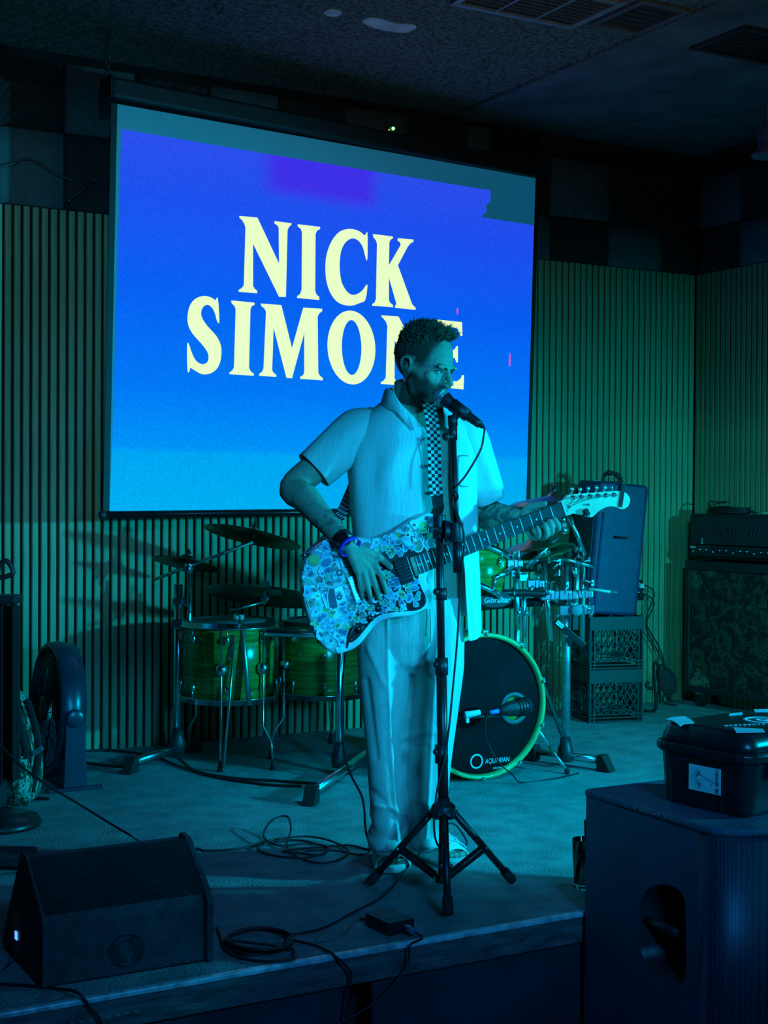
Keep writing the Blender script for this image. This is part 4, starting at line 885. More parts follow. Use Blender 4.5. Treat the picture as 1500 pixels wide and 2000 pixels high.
mb = MB(); q = c7([(1312, 95), (1345, 97), (1318, 278), (1288, 275)]); mb.prism(q, GF, 0.0032, 0.0065); mb.build('band', rubber, ct, bevel=0.002)
mb = MB(); mb.prism(c7([(1312, 95), (1345, 97), (1340, 150), (1304, 150)]), GF, -0.018, 0.0031); mb.build('band_end', rubber, ct, bevel=0.002)
ct = thing('clip_on_tuner', 'small black clip-on tuner at the lower edge of the headstock', 'tuner', G(1143, 1005))
mb = MB(GF); q = c7([(1038, 318)])[0]; mb.box((q[0], q[1], 0.010), (0.016, 0.022, 0.012), Matrix.Rotation(0.5, 4, 'Z')); mb.build('clip', rubber, ct, bevel=0.003)
q = c7([(1032, 348)])[0]; MB(GF).lathe([(0.010, 0.002), (0.011, 0.010), (0.009, 0.014), (0, 0.014)], Matrix.Translation((q[0], q[1], 0)), 16).build('dial', blackm, ct)

# ================================================================ microphone stand, microphone
fL, fR, fF = fl(722, 1733), fl(1001, 1730), fl(875, 1798)
hub = at(866, 1578, 4.115); pbase = V(hub.x, hub.y, 0)
ms = thing('microphone_stand', 'black tripod microphone stand in front of the singer', 'microphone stand', pbase)
top = at(858, 1012, 4.105); low = at(864, 1722, 4.125)
mb = MB(); mb.cyl(low, hub, 0.0125, 14); mb.cyl(hub, at(862, 1300, 4.11), 0.0155, 16); mb.build('lower_tube', blackm, ms)
mb = MB(); mb.cyl(at(862, 1310, 4.11), top, 0.0115, 16); mb.build('upper_tube', blackm, ms)
mb = MB(); mb.lathe([(0.018, -0.03), (0.034, -0.028), (0.036, 0.004), (0.030, 0.012), (0.020, 0.018), (0.018, 0.03)], Matrix.Translation(hub), 18); mb.build('hub', black, ms)
for a, b in ((1285, 1318), (1455, 1490), (1148, 1172)):
    mb = MB(); mb.cyl(at(862, a, 4.109), at(862.5, b, 4.109), 0.0195 if a != 1148 else 0.016, 16)
    kb = at(852, (a+b)/2-4, 4.10); mb.cyl(at(861, (a+b)/2-4, 4.108), kb, 0.006, 8); mb.ball(kb, 0.010); mb.build('locking_collar', black, ms)
mb = MB(); mb.lathe([(0.016, -0.014), (0.022, -0.012), (0.022, 0.012), (0.016, 0.014)], Matrix.Translation(low+V(0, 0, 0.012)), 14); mb.build('lower_collar', black, ms)
for ft in (fL, fR, fF):
    d = V(ft.x-hub.x, ft.y-hub.y, 0).normalized(); a = hub+d*0.034+V(0, 0, -0.012); e = V(ft.x, ft.y, 0.016)
    mb = MB(); mb.tube([a, e], 0.0105, 12); lg = mb.build('leg', blackm, ms)
    ld = (e-a).normalized(); mb = MB(); mb.tube([e-ld*0.05, e-ld*0.008, e], [0.0145, 0.0155, 0.0135], 12); mb.build('rubber_foot', rubber, lg)
    mid = a.lerp(e, 0.52); b0 = low+d*0.022+V(0, 0, 0.012); sd = d.cross(ZU)
    for s_ in (-1, 1):
        mb = MB(); mb.bar(mid+sd*(0.012*s_), b0+sd*(0.010*s_), 0.003, 0.014, sd); mb.build('brace', blackm, ms, bevel=0.001)
    MB().cyl(mid+sd*0.018, mid-sd*0.018, 0.005, 8).build('rivet', steel, ms); MB().cyl(a+sd*0.02, a-sd*0.02, 0.006, 8).build('rivet', steel, ms)
# swivel and the boom tube turned upright
ck = at(870, 1038, 4.085); bt_, bb_ = at(884, 822, 4.07), at(894, 1118, 4.065)
mb = MB(); mb.cyl(at(858, 1052, 4.105), at(858, 1005, 4.105), 0.020, 16); mb.build('swivel_sleeve', black, ms, bevel=0.003)
mb = MB(); mb.cyl(at(846, 1036, 4.085), at(905, 1038, 4.085), 0.011, 14); mb.cyl(at(868, 1038, 4.085), at(886, 1038, 4.085), 0.034, 20, 0.028); mb.build('swivel', black, ms, bevel=0.003)
mb = MB(); mb.bar(at(838, 1034, 4.08), at(856, 1036, 4.08), 0.018, 0.010, ZU); mb.build('wing_knob', black, ms, bevel=0.003)
mb = MB(); mb.cyl(at(892, 1060, 4.065), at(891, 1020, 4.066), 0.021, 16); mb.build('boom_clamp', black, ms, bevel=0.003)
mb = MB(); mb.cyl(bb_, bt_, 0.0088, 14); mb.cyl(bb_, at(893, 1050, 4.065), 0.0140, 14); mb.build('boom_tube', blackm, ms)
mb = MB(); mb.cyl(at(885, 860, 4.069), at(884.5, 830, 4.07), 0.0125, 14); mb.cyl(at(884, 853, 4.06), at(873, 853, 4.055), 0.005, 8); mb.ball(at(871, 853, 4.053), 0.012); mb.build('tube_clamp', black, ms)
mc0, mc1 = at(859, 773, 4.105), at(944, 834, 4.06); md = (mc1-mc0).normalized()
mb = MB(); mb.cyl(at(884.5, 832, 4.07), at(884, 812, 4.072), 0.014, 14); cp = mc0+md*0.075; mb.tube([cp-md*0.028, cp+md*0.028], [0.0205, 0.0185], 16); mb.bar(at(884, 820, 4.072), cp, 0.018, 0.014); mb.build('clip', black, ms)
mic = thing('vocal_microphone', 'black vocal microphone with silver mesh ball clipped before the singer', 'microphone', cp)
x, y, z = basis(md); MF = frame(mc0, x, y, z)
m_mesh = mat('grille_mesh', (0.42, 0.43, 0.45), 0.4, 0.9, var=0.5, scale=700, bump=0.6, bscale=900)
MB(MF).lathe([(0.0, -0.0255), (0.012, -0.0225), (0.0205, -0.014), (0.0250, -0.002), (0.0250, 0.008), (0.0225, 0.017)], None, 24).build('grille', m_mesh, mic)
for k in range(14):
    a = PI*k/14; pts = []
    for j in range(17):
        b = PI*j/16; r = 0.0253
        pts.append((r*math.sin(b)*math.cos(a), r*math.sin(b)*math.sin(a), -r*math.cos(b)*0.98) if False else (r*math.cos(b)*math.cos(a), r*math.cos(b)*math.sin(a), -r*math.sin(b)*0.98+0.002))
    MB(MF).tube(pts, 0.0006, 4).build('mesh_wire', steel, mic)
MB(MF).torus((0, 0, 0.004), (0, 0, 1), 0.0252, 0.0022, 24, 6).build('ring', steel, mic)
MB(MF).lathe([(0.0220, 0.014), (0.0230, 0.020), (0.0190, 0.035), (0.0165, 0.06), (0.0125, 0.135), (0.0120, 0.148), (0.0, 0.149)], None, 20).build('handle', black, mic)
ML = (mc1-mc0).length
MB(MF).lathe([(0.0, 0.146), (0.0098, 0.147), (0.0098, ML-0.02), (0.0070, ML-0.004), (0.0040, ML+0.004), (0, ML+0.005)], None, 16).build('plug', rubber, mic)
# ================================================================ drum kit
m_shell = mat('green_stained_shell', (0.022, 0.15, 0.020), 0.22, scale=5, stretch=(1.2, 1.2, 14), col2=(0.075, 0.34, 0.055), spec=0.6)
m_hoopg = mat('green_wood_hoop', (0.42, 0.50, 0.16), 0.3, var=0.15, scale=10)
m_headw = mat('clear_drum_head', (0.30, 0.31, 0.31), 0.35, var=0.1)
m_headb = mat('black_drum_head', (0.007, 0.008, 0.010), 0.55, var=0.4, scale=6, spec=0.06)
m_cym = mat('dark_bronze', (0.16, 0.135, 0.075), 0.42, 0.85, var=0.3, scale=9)
m_cymb = mat('bronze', (0.30, 0.25, 0.13), 0.34, 0.9, var=0.25, scale=9)
def lug(mb, c, out, z, L): mb.ball(c+out*0.010+V(0, 0, z), (0.011, 0.011, 0.02), 10); mb.cyl(c+out*0.014+V(0, 0, z), c+out*0.014+V(0, 0, z+L), 0.0032, 6)
def floor_tom(label, cxy, r, z0, z1, legs):
    t = thing('floor_tom', label, 'drum', V(cxy[0], cxy[1], 0)); c = V(cxy[0], cxy[1], 0); T_ = Matrix.Translation(c)
    MB().lathe([(r-0.006, z0), (r, z0+0.003), (r, z1-0.003), (r-0.006, z1)], T_, 40).build('shell', m_shell, t)
    for z, s_ in ((z0, 1), (z1, -1)):
        mb = MB(); mb.lathe([(r+0.003, z-0.010*s_), (r+0.009, z-0.010*s_), (r+0.009, z+0.010*s_), (r+0.016, z+0.011*s_), (r+0.016, z+0.015*s_), (r+0.003, z+0.015*s_)], T_, 40, ring=True); mb.build('hoop', chrome, t)
        mb = MB(); mb.lathe([(0, z-0.004*s_), (r, z-0.003*s_), (r+0.003, z+0.004*s_)], T_, 40); mb.build('head', m_headw, t)
    for k in range(8):
        a = 2*PI*k/8+0.35; o_ = V(math.cos(a), math.sin(a), 0)
        for z, L in ((z0+0.06, -0.05), (z1-0.06, 0.05)):
            mb = MB(); lug(mb, c+o_*r, o_, z, L); mb.build('lug', chrome, t)
    for k, (a, knee) in enumerate(legs):
        o_ = V(math.cos(a), math.sin(a), 0); p = c+o_*(r+0.018)
        pts = [p+V(0, 0, z1-0.02), p+V(0, 0, z0+0.02), p+V(0, 0, 0.18), p+o_*knee+V(0, 0, 0.12), p+o_*knee*1.25+V(0, 0, 0.03)]
        mb = MB(); mb.tube(pts, 0.0055, 8); lg = mb.build('leg', chrome, t)
        mb = MB(); mb.tube([pts[-1]+V(0, 0, 0.01), pts[-1]+V(0, 0, -0.028)], [0.009, 0.013], 10); mb.build('rubber_tip', rubber, lg)
        mb = MB(); mb.ball(c+o_*(r+0.012)+V(0, 0, (z0+z1)/2-0.02), (0.026, 0.026, 0.028), 12); mb.build('leg_bracket', chrome, t)
    MB().lathe([(0.009, 0), (0.009, 0.004), (0.004, 0.005), (0, 0.005)], frame(c+(CAM-c).normalized()*0+V(*( (V(CAM.x-c.x, CAM.y-c.y, 0).normalized()*(r-0.001)+V(0, 0, (z0+z1)/2+0.03))[:])), *basis(V(CAM.x-c.x, CAM.y-c.y, 0))), 14).build('vent', chrome, t)
    return t
toC = lambda p: math.atan2(-p.y, -p.x)
p1 = at(447, 1300, 6.22); a1 = toC(p1)
floor_tom('green floor tom standing on bent chrome legs by the slatted wall', p1, 0.198, 0.285, 0.615, [(a1-0.15, 0.01), (a1+0.75, 0.05), (a1-2.4, 0.04)])
p2 = at(632, 1300, 6.42); a2_ = toC(p2)
floor_tom('green floor tom partly hidden behind the guitar', p2, 0.185, 0.275, 0.600, [(a2_-1.05, 0.05), (a2_+1.2, 0.04), (a2_+3.0, 0.04)])
# rack
rk = thing('drum_rack', 'chrome tube drum rack with clamps and rubber feet', 'drum rack', fl(663, 1512))
def pipe(a, b, r=0.019, name='tube', m=steel, n=14): return MB().cyl(a, b, r, n).build(name, m, rk)
PL, PM, PR = fl(347, 1482), fl(663, 1512), fl(1104, 1500)
zL, zM, zR = 0.775, 0.66, 0.97
for P_, z in ((PL, zL), (PM, zM), (PR, zR)): pipe(P_+V(0, 0, 0.03), P_+V(0, 0, z), 0.0195, 'post', chrome if P_ is not PR else steel)
for P_ in (PL, PM, PR): MB().lathe([(0.03, 0.03), (0.034, 0.035), (0.034, 0.085), (0.026, 0.10), (0.024, 0.13)], Matrix.Translation(P_), 16).build('leg_socket', black, rk)
for a, b in (((262, 1508), (372, 1470)), ((612, 1568), (735, 1478)), ((1050, 1487), (1170, 1505))):
    A, B_ = fl(*a), fl(*b); A.z = B_.z = 0.045; ft = MB().cyl(A, B_, 0.017, 12).build('foot_tube', chrome, rk)
    for e, d in ((A, (A-B_).normalized()), (B_, (B_-A).normalized())):
        mb = MB(); s_ = d.cross(ZU); q = [e+s_*0.026*i+V(0, 0, z)+d*k for k, z in ((0, -0.042), (0, 0.026), (0.03, 0.026), (0.07, -0.042)) for i in (-1, 1)]
        mb.add(q, [(0, 1, 3, 2), (2, 3, 5, 4), (4, 5, 7, 6), (6, 7, 1, 0), (0, 2, 4, 6), (1, 7, 5, 3)]); mb.build('rubber_foot', rubber, ft, bevel=0.004)
zb = 0.585
pipe(PL+V(0, 0, zb), PM+V(0, 0, zb), 0.019, 'cross_tube', chrome)
curve = spl([PM+V(0, 0, zb+0.03), PM.lerp(PR, 0.35)+V(0.02, -0.03, 0.68), PM.lerp(PR, 0.7)+V(0.02, -0.03, 0.715), PR+V(0, 0, 0.725)], 6)
MB().tube(curve, 0.019, 12).build('cross_tube', blackm, rk)
def clamp(p, s=1.0, d=None, m=None):
    s *= 0.82
    d = d or V(rnd.uniform(-1, 1), rnd.uniform(-1, 1), 0).normalized(); mb = MB(); R_ = d.to_track_quat('X', 'Z').to_matrix().to_4x4()
    mb.box(p, (0.060*s, 0.052*s, 0.046*s), R_); mb.box(p+d*0.045*s, (0.030*s, 0.040*s, 0.040*s), R_)
    o = mb.build('clamp', m or chrome, rk, bevel=0.006*s); sd = d.cross(ZU)
    mb = MB(); mb.cyl(p+d*0.02*s-sd*0.045*s, p+d*0.02*s+sd*0.045*s, 0.005, 8); mb.cyl(p+d*0.045*s+V(0, 0, -0.035*s), p+d*0.045*s+V(0, 0, 0.035*s), 0.0045, 8)
    mb.bar(p+d*0.02*s+sd*0.045*s+V(0, 0, -0.014), p+d*0.02*s+sd*0.045*s+V(0, 0, 0.014), 0.010, 0.004, d); mb.build('wing_bolt', chrome, o)
    return o
clamp(PL+V(0, 0, 0.60), 1.1, RH); clamp(PL+V(0, 0, 0.70), 0.9, RH); clamp(PM+V(0, 0, 0.60), 1.1); clamp(PL.lerp(PM, 0.45)+V(0, 0, zb), 0.8); clamp(PL.lerp(PM, 0.28)+V(0, 0, zb), 0.7)
# left cymbal arms
def arm_(pts, r=0.0095, m=chrome): return MB().tube([V(p) for p in pts], r, 10).build('cymbal_arm', m, rk)
vt = at(371, 1120, 6.24); arm_([at(368, 1335, 6.26), vt], 0.0095); MB().ball(at(370, 1103, 6.23), 0.020).build('tilter', chrome, rk)
arm_([at(301, 1132, 6.30), at(495, 1058, 6.12)], 0.0075, steel); clamp(at(370, 1110, 6.22), 0.6)
MB().cyl(at(490, 1052, 6.11), at(500, 1012, 6.16), 0.011, 10, 0.007).build('tilter', blackm, rk)
arm_([at(487, 1378, 6.0), at(470, 1200, 6.05)], 0.012, steel); arm_([at(448, 1192, 6.06), at(520, 1175, 6.12)], 0.006); MB().cyl(at(516, 1180, 6.12), at(520, 1120, 6.16), 0.006, 8).build('tilter', chrome, rk); clamp(at(469, 1205, 6.04), 0.6); clamp(at(514, 1168, 6.1), 0.45)
arm_([at(437, 1500, 5.98), at(448, 1370, 6.0), at(458, 1240, 6.02)], 0.006)
# right cluster
D6 = 6.02
clamp(at(1103, 1162, D6), 1.15, RH); clamp(at(1103, 1192, D6), 1.1, RH); clamp(at(1068, 1162, D6), 1.2, RH); clamp(at(1040, 1140, D6), 1.0, RH); clamp(at(1137, 1160, D6), 0.9, RH); clamp(at(1132, 1190, D6), 1.2, RH); clamp(at(1150, 1188, D6), 0.8); clamp(at(1060, 1128, D6), 0.8); clamp(at(1018, 1128, D6), 0.9); clamp(at(1000, 1100, 5.95), 0.9, RH)
arm_([at(1062, 1098, D6), at(1076, 1252, D6-0.02)], 0.0125); arm_([at(1140, 1085, 6.06), at(1137, 1258, 6.06)], 0.0115); arm_([at(1128, 1095, 6.12), at(1124, 1230, 6.12)], 0.0115, steel)
arm_([at(1028, 1108, 5.98), at(1089, 1050, 6.0)], 0.0095); arm_([at(1079, 1086, 6.05), at(1164, 1108, 6.05)], 0.009); arm_([at(1110, 1002, 6.02), at(1143, 1084, 6.04)], 0.010)
arm_([at(1150, 1150, 6.02), at(1192, 1156, 6.02)], 0.006, mat('drumstick_wood', (0.62, 0.55, 0.42), 0.5)); arm_([at(1190, 1156, 6.02), at(1206, 1157, 6.02)], 0.003, mat('felt_rod', (0.4, 0.2, 0.2), 0.6))
clamp(at(1063, 1080, D6), 0.6); clamp(at(1132, 1072, 6.04), 0.5); clamp(at(1098, 1025, 6.0), 0.6); MB().ball(at(1102, 1036, 6.0), 0.018).build('tilter', chrome, rk); MB().ball(at(1100, 1015, 6.0), 0.012).build('tilter', chrome, rk)
arm_([at(985, 1090, 5.95), at(1012, 1075, 5.96), at(1012, 1130, 5.98)], 0.008); arm_([at(1010, 1230, 6.0), at(1008, 1120, 6.0)], 0.0135, steel)
arm_([at(1023, 1150, 6.0), at(1024, 1245, 6.0)], 0.011, steel); arm_([at(1010, 1320, 6.05), at(1010, 1190, 6.05)], 0.014, steel)
for (x, y) in ((1125, 1192), ):
    q = at(x, y, D6-0.055); MB().lathe([(0.022, 0), (0.024, 0.004), (0.024, 0.016), (0.018, 0.020), (0, 0.020)], frame(q, *basis(-FH)), 20).build('memory_lock_knob', mat('teal_cap', (0.10, 0.24, 0.27), 0.5), rk)
for k in range(44):
    q = at(rnd.uniform(985, 1165), rnd.uniform(1085, 1205), rnd.uniform(5.95, 6.08)); d = V(rnd.uniform(-1, 1), rnd.uniform(-1, 1), rnd.uniform(-1, 1)).normalized()
    mb = MB(); mb.cyl(q-d*0.022, q+d*0.022, 0.0045, 8); mb.bar(q+d*0.02-V(0, 0, .012), q+d*0.02+V(0, 0, .012), 0.010, 0.004, d); mb.build('wing_bolt', chrome, rk)
pl_ = at(968, 1172, 5.90); PF = frame(pl_, gx, ZU, GN)
mb = MB(PF); mb.prism([(0.075*math.cos(2*PI*k/28), 0.034*math.sin(2*PI*k/28)) for k in range(28)], Matrix.Identity(4), -0.012, 0.0); pq = mb.build('name_plaque', black, rk, bevel=0.004)
m_wlet = mat('white_print', (0.75, 0.75, 0.75), 0.5, var=0.03)
writing('Gibraltar', PF @ Matrix.Translation((0.004, 0.0, 0.0012)), 0.034, m_wlet, rk, ext=0.0006, shear=0.25, bold=0.0006, width=0.118)
mb = MB(); mb.tube(spl([at(905, 1168, 5.97), at(960, 1160, 5.94), at(1010, 1158, 5.97), at(1065, 1160, 6.0)], 6), 0.016, 10); mb.build('cross_tube', blackm, rk)
sq0, sq1 = at(1083, 1212, 5.98), at(1142, 1262, 6.0)
mb = MB(); mb.bar(sq0, sq1, 0.028, 0.010, ZU); mb.build('strut', blackm, rk, bevel=0.003)
SFm = frame((sq0*0.78+sq1*0.22)+GN*0.008, (sq1-sq0).normalized(), GN.cross((sq1-sq0).normalized()), GN)
MB(SFm).box((-0.012, 0, 0.001), (0.036, 0.018, 0.002)).build('label_plate', m_wlet, rk)
for k in range(3): MB(SFm).box((-0.022+k*0.010, 0.0, 0.0022), (0.003, 0.011, 0.001)).build('label_mark', mat('label_ink', (0.02, 0.03, 0.10), 0.6), rk)
# cymbals
def cymbal(name, label, x, y, d, hw, ratio, tilt, m, under=True, tape=False):
    c = at(x, y, d); R_ = hw*d/FPX; a = math.asin(ratio)
    n = (ZU*math.cos(a)+FH*(math.sin(a) if under else -math.sin(a))).normalized(); n = Quaternion(FH, math.radians(-tilt)) @ n
    t = thing(name, label, 'cymbal', c); X, Y, Z = basis(n, RH); F_ = frame(c, X, Y, Z)
    MB(F_).lathe([(0.006, 0.020), (0.022, 0.018), (0.036, 0.004), (0.042, 0.0), (R_*0.6, -0.008), (R_, -0.020), (R_, -0.0212), (R_*0.6, -0.0095), (0.042, -0.0015), (0.036, 0.0025), (0.022, 0.0165), (0.006, 0.0185)], None, 56, ring=True).build('plate', m, t)
    MB(F_).lathe([(0.004, -0.03), (0.012, -0.028), (0.014, -0.005), (0.004, -0.004)], None, 14).build('felt', mat('felt', (0.08, 0.08, 0.08), 0.95), t)
    MB(F_).lathe([(0.004, -0.04), (0.004, 0.05), (0, 0.05)], None, 8).build('rod', chrome, t)
    MB(F_).lathe([(0.003, 0.028), (0.013, 0.028), (0.013, 0.036), (0.005, 0.044), (0.0, 0.046)], None, 10).build('wing_nut', blackm, t)
    if tape:
        for s_ in (0.2, 0.62): MB(F_).box((R_*s_, -R_*0.45, -0.019), (0.05, R_*0.55, 0.001)).build('tape', mat('cloth_tape', (0.20, 0.20, 0.16), 0.9), t)
    return t
cymbal('splash_cymbal', 'small dark cymbal low over the left rack post', 365, 1093, 6.28, 67, 0.24, -9, m_cym)
cymbal('crash_cymbal', 'tilted bronze crash cymbal just under the screen bottom bar', 495, 1040, 6.16, 97, 0.21, -11, m_cymb)
cymbal('ride_cymbal', 'wide bronze ride cymbal with tape strips above the floor toms', 520, 1156, 6.18, 122, 0.25, -5, m_cymb, True, True)
cymbal('crash_cymbal', 'thin bronze cymbal seen edge-on behind the guitar headstock', 1085, 968, 6.1, 90, 0.07, 7, m_cymb, False)
cymbal('hi_hat_cymbal', 'bronze hi-hat cymbal below the fretting hand', 1045, 1056, 6.06, 62, 0.10, 12, m_cymb, False)
cymbal('hi_hat_cymbal', 'lower bronze hi-hat cymbal nearest the chrome clamps', 1062, 1068, 6.10, 62, 0.14, 13, m_cymb, False)
cymbal('splash_cymbal', 'dark small cymbal tucked beneath the hi-hat pair', 1050, 1098, 6.3, 50, 0.25, 4, m_cym)
# rack tom
rc = at(926, 1118, 5.98); rt = thing('rack_tom', 'small green rack tom mounted beside the chrome clamps', 'drum', rc)
rn = (ZU*0.9+FH*0.3+RH*0.25).normalized(); F_ = frame(rc, *basis(rn, RH)); r = 0.132
MB(F_).lathe([(r-.005, -0.09), (r, -0.087), (r, 0.087), (r-.005, 0.09)], None, 36).build('shell', m_shell, rt)
for z in (-0.085, 0.085):
    MB(F_).lathe([(r+.003, z-.012), (r+.012, z-.012), (r+.012, z+.012), (r+.003, z+.012)], None, 36, ring=True).build('hoop', chrome, rt)
    MB(F_).lathe([(0, z*1.06), (r, z*1.05)], None, 36).build('head', m_headw, rt)
for k in range(6):
    a = 2*PI*k/6+0.2; o_ = V(math.cos(a), math.sin(a), 0)
    for s_ in (-1, 1):
        mb = MB(F_); mb.ball(o_*(r+.008)+V(0, 0, s_*0.045), (0.010, 0.010, 0.018), 8); mb.cyl(o_*(r+.012)+V(0, 0, s_*0.05), o_*(r+.012)+V(0, 0, s_*0.1), 0.003, 6); mb.build('lug', chrome, rt)
mb = MB(); mb.tube([at(965, 1130, 5.86), at(985, 1120, 5.90), at(1005, 1105, 5.95)], 0.012, 10); mb.build('mount', chrome, rt)
# bass drum
bc = fl(940, 1522); BR_ = 0.304; bn = V(-0.04, -1, 0).normalized(); bc = V(bc.x, bc.y, BR_+0.002)
bd = thing('bass_drum', 'black-headed bass drum with green wooden hoop resting on the stage', 'drum', V(bc.x, bc.y, 0)); F_ = frame(bc, *basis(bn, V(1, 0, 0)))
if F_.col[1].z < 0: F_ = frame(bc, -F_.col[0].xyz, -F_.col[1].xyz, F_.col[2].xyz)
MB(F_).lathe([(0.282, -0.44), (0.286, -0.43), (0.286, -0.02), (0.282, -0.01)], None, 48).build('shell', m_shell, bd)
for z in (-0.44, 0.0):
    MB(F_).lathe([(0.284, z-0.022), (0.301, z-0.022), (0.304, z-0.016), (0.304, z+0.018), (0.300, z+0.022), (0.289, z+0.022), (0.284, z+0.004)], None, 56, ring=True).build('hoop', m_hoopg, bd)
def inF(x, y):
    p = onpl(x, y, bc, bn); q = F_.inverted() @ p; return q.x, q.y
ox, oy = inF(1003, 1383); pr_ = 0.062; N_ = 56
mb = MB(F_); vs = [(0.287*math.cos(2*PI*k/N_), 0.287*math.sin(2*PI*k/N_), 0.0) for k in range(N_)]+[(ox+pr_*math.cos(2*PI*k/N_), oy+pr_*math.sin(2*PI*k/N_), 0.002) for k in range(N_)]
mb.add(vs, [(k, (k+1) % N_, N_+(k+1) % N_, N_+k) for k in range(N_)], True); mb.build('front_head', m_headb, bd)
MB(F_).lathe([(0.284, -0.43), (0, -0.43)], None, 40).build('batter_head', m_headw, bd)
MB(F_).lathe([(pr_-0.012, 0.0), (pr_-0.012, 0.006), (pr_+0.006, 0.006), (pr_+0.006, 0.0)], Matrix.Translation((ox, oy, 0.001)), 36, ring=True).build('port_ring', mat('port_grey', (0.10, 0.11, 0.12), 0.5), bd)
lx, ly = inF(930, 1487); mb = MB(F_); mb.lathe([(0.024, 0.0005), (0.024, 0.002), (0.031, 0.002), (0.031, 0.0005)], Matrix.Translation((lx, ly, 0.0015)), 28, ring=True); mb.build('logo_ring', m_wlet, bd)
lx, ly = inF(970, 1485); writing('AQUARIAN', F_ @ Matrix.Translation((lx, ly, 0.004)), 0.030, m_wlet, bd, ext=0.0006, shear=0.15, width=0.120)
lx, ly = inF(976, 1497); writing('DRUMHEADS', F_ @ Matrix.Translation((lx, ly-0.004, 0.004)), 0.013, m_wlet, bd, ext=0.0005, width=0.07)
for k in range(10):
    a = 2*PI*k/10+0.3; o_ = V(math.cos(a), math.sin(a), 0); mb = MB(F_)
    mb.box(o_*0.306+V(0, 0, 0.0), (0.016, 0.022, 0.040), rotz(a)); mb.ball(o_*0.300+V(0, 0, 0.026), 0.009, 8); mb.cyl(o_*0.312+V(0, 0, 0.0), o_*0.300+V(0, 0, -0.13), 0.0035, 6); mb.ball(o_*0.298+V(0, 0, -0.14), (0.010, 0.010, 0.022), 8); mb.build('tension_claw', chrome, bd)
for s_ in (1, -1):
    a = bc+V(s_*0.285, 0.10, -0.06); e = fl(1108, 1512) if s_ > 0 else bc+V(-0.42, -0.12, -BR_); e = V(e.x, e.y, 0.012)
    mb = MB(); mb.cyl(a, a.lerp(e, 0.55), 0.012, 10); mb.cyl(a.lerp(e, 0.5), e, 0.008, 10); sp_ = mb.build('spur', chrome, bd)
    MB().ball(e, 0.013).build('rubber_tip', rubber, sp_); MB().ball(a, 0.026).build('spur_bracket', chrome, bd)
mb = MB(); mb.bar(at(1056, 1325, 6.0), at(1098, 1435, 6.04), 0.018, 0.010); mb.build('brace', blackm, rk, bevel=0.003)
# kick microphone on a short boom
km = thing('kick_microphone', 'black kick drum microphone aimed into the bass drum port', 'microphone', at(1005, 1382, 5.70))
k0, k1 = at(978, 1388, 5.68), at(1034, 1378, 5.74); kd = (k1-k0).normalized(); KF = frame(k0, *basis(kd)); KL = (k1-k0).length
MB(KF).lathe([(0.010, -0.01), (0.018, 0.0), (0.030, KL*0.25), (0.034, KL*0.55), (0.036, KL*0.8), (0.030, KL), (0, KL+0.006)], None, 20).build('body', black, km)
for q in (0.55, 0.65, 0.75, 0.85): MB(KF).torus((0, 0, KL*q), (0, 0, 1), 0.036, 0.0022, 24, 6).build('grille_ring', blackm, km)
MB(KF).lathe([(0.0, -0.052), (0.0085, -0.05), (0.0095, -0.01), (0, -0.008)], None, 12).build('plug', mat('blue_plug', (0.10, 0.22, 0.60), 0.4), km)
kb = fl(855, 1480)
ks = thing('boom_stand', 'low boom stand holding the kick drum microphone, with a pale clamp', 'microphone stand', V(kb.x, kb.y, 0))
kp = at(872, 1404, 5.64)
mb = MB(); mb.cyl(V(kb.x, kb.y, 0.02), V(kp.x, kp.y, kp.z+0.05)*0.98+V(kb.x, kb.y, kp.z)*0.02, 0.010, 10); mb.build('post', blackm, ks)
mb = MB(); mb.lathe([(0.11, 0.0), (0.11, 0.012), (0.03, 0.022), (0.012, 0.03)], Matrix.Translation(V(kb.x, kb.y, 0)), 24); mb.build('base', blackm, ks)
mb = MB(); mb.cyl(kp, k0-kd*0.0+V(0, 0, -0.02), 0.0065, 10); mb.build('boom', blackm, ks)
mb = MB(); mb.cyl(at(908, 1397, 5.63), at(938, 1391, 5.645), 0.015, 12, 0.011); mb.bar(at(912, 1397, 5.63), at(913, 1412, 5.63), 0.014, 0.010); mb.build('clamp', mat('pale_clamp', (0.62, 0.66, 0.64), 0.5), ks, bevel=0.002)
cable('kick_cable', [k0-kd*0.05, at(950, 1400, 5.66), at(948, 1425, 5.66), at(955, 1455, 5.68), at(975, 1490, 5.70), at(1000, 1512, 5.74), fl(1020, 1530)+V(0, 0, 0.004), fl(1085, 1522)+V(0, 0, 0.004), fl(1130, 1512)+V(0, 0, 0.004)], 0.0032, cablem, 'thin black cable hanging from the kick drum microphone')
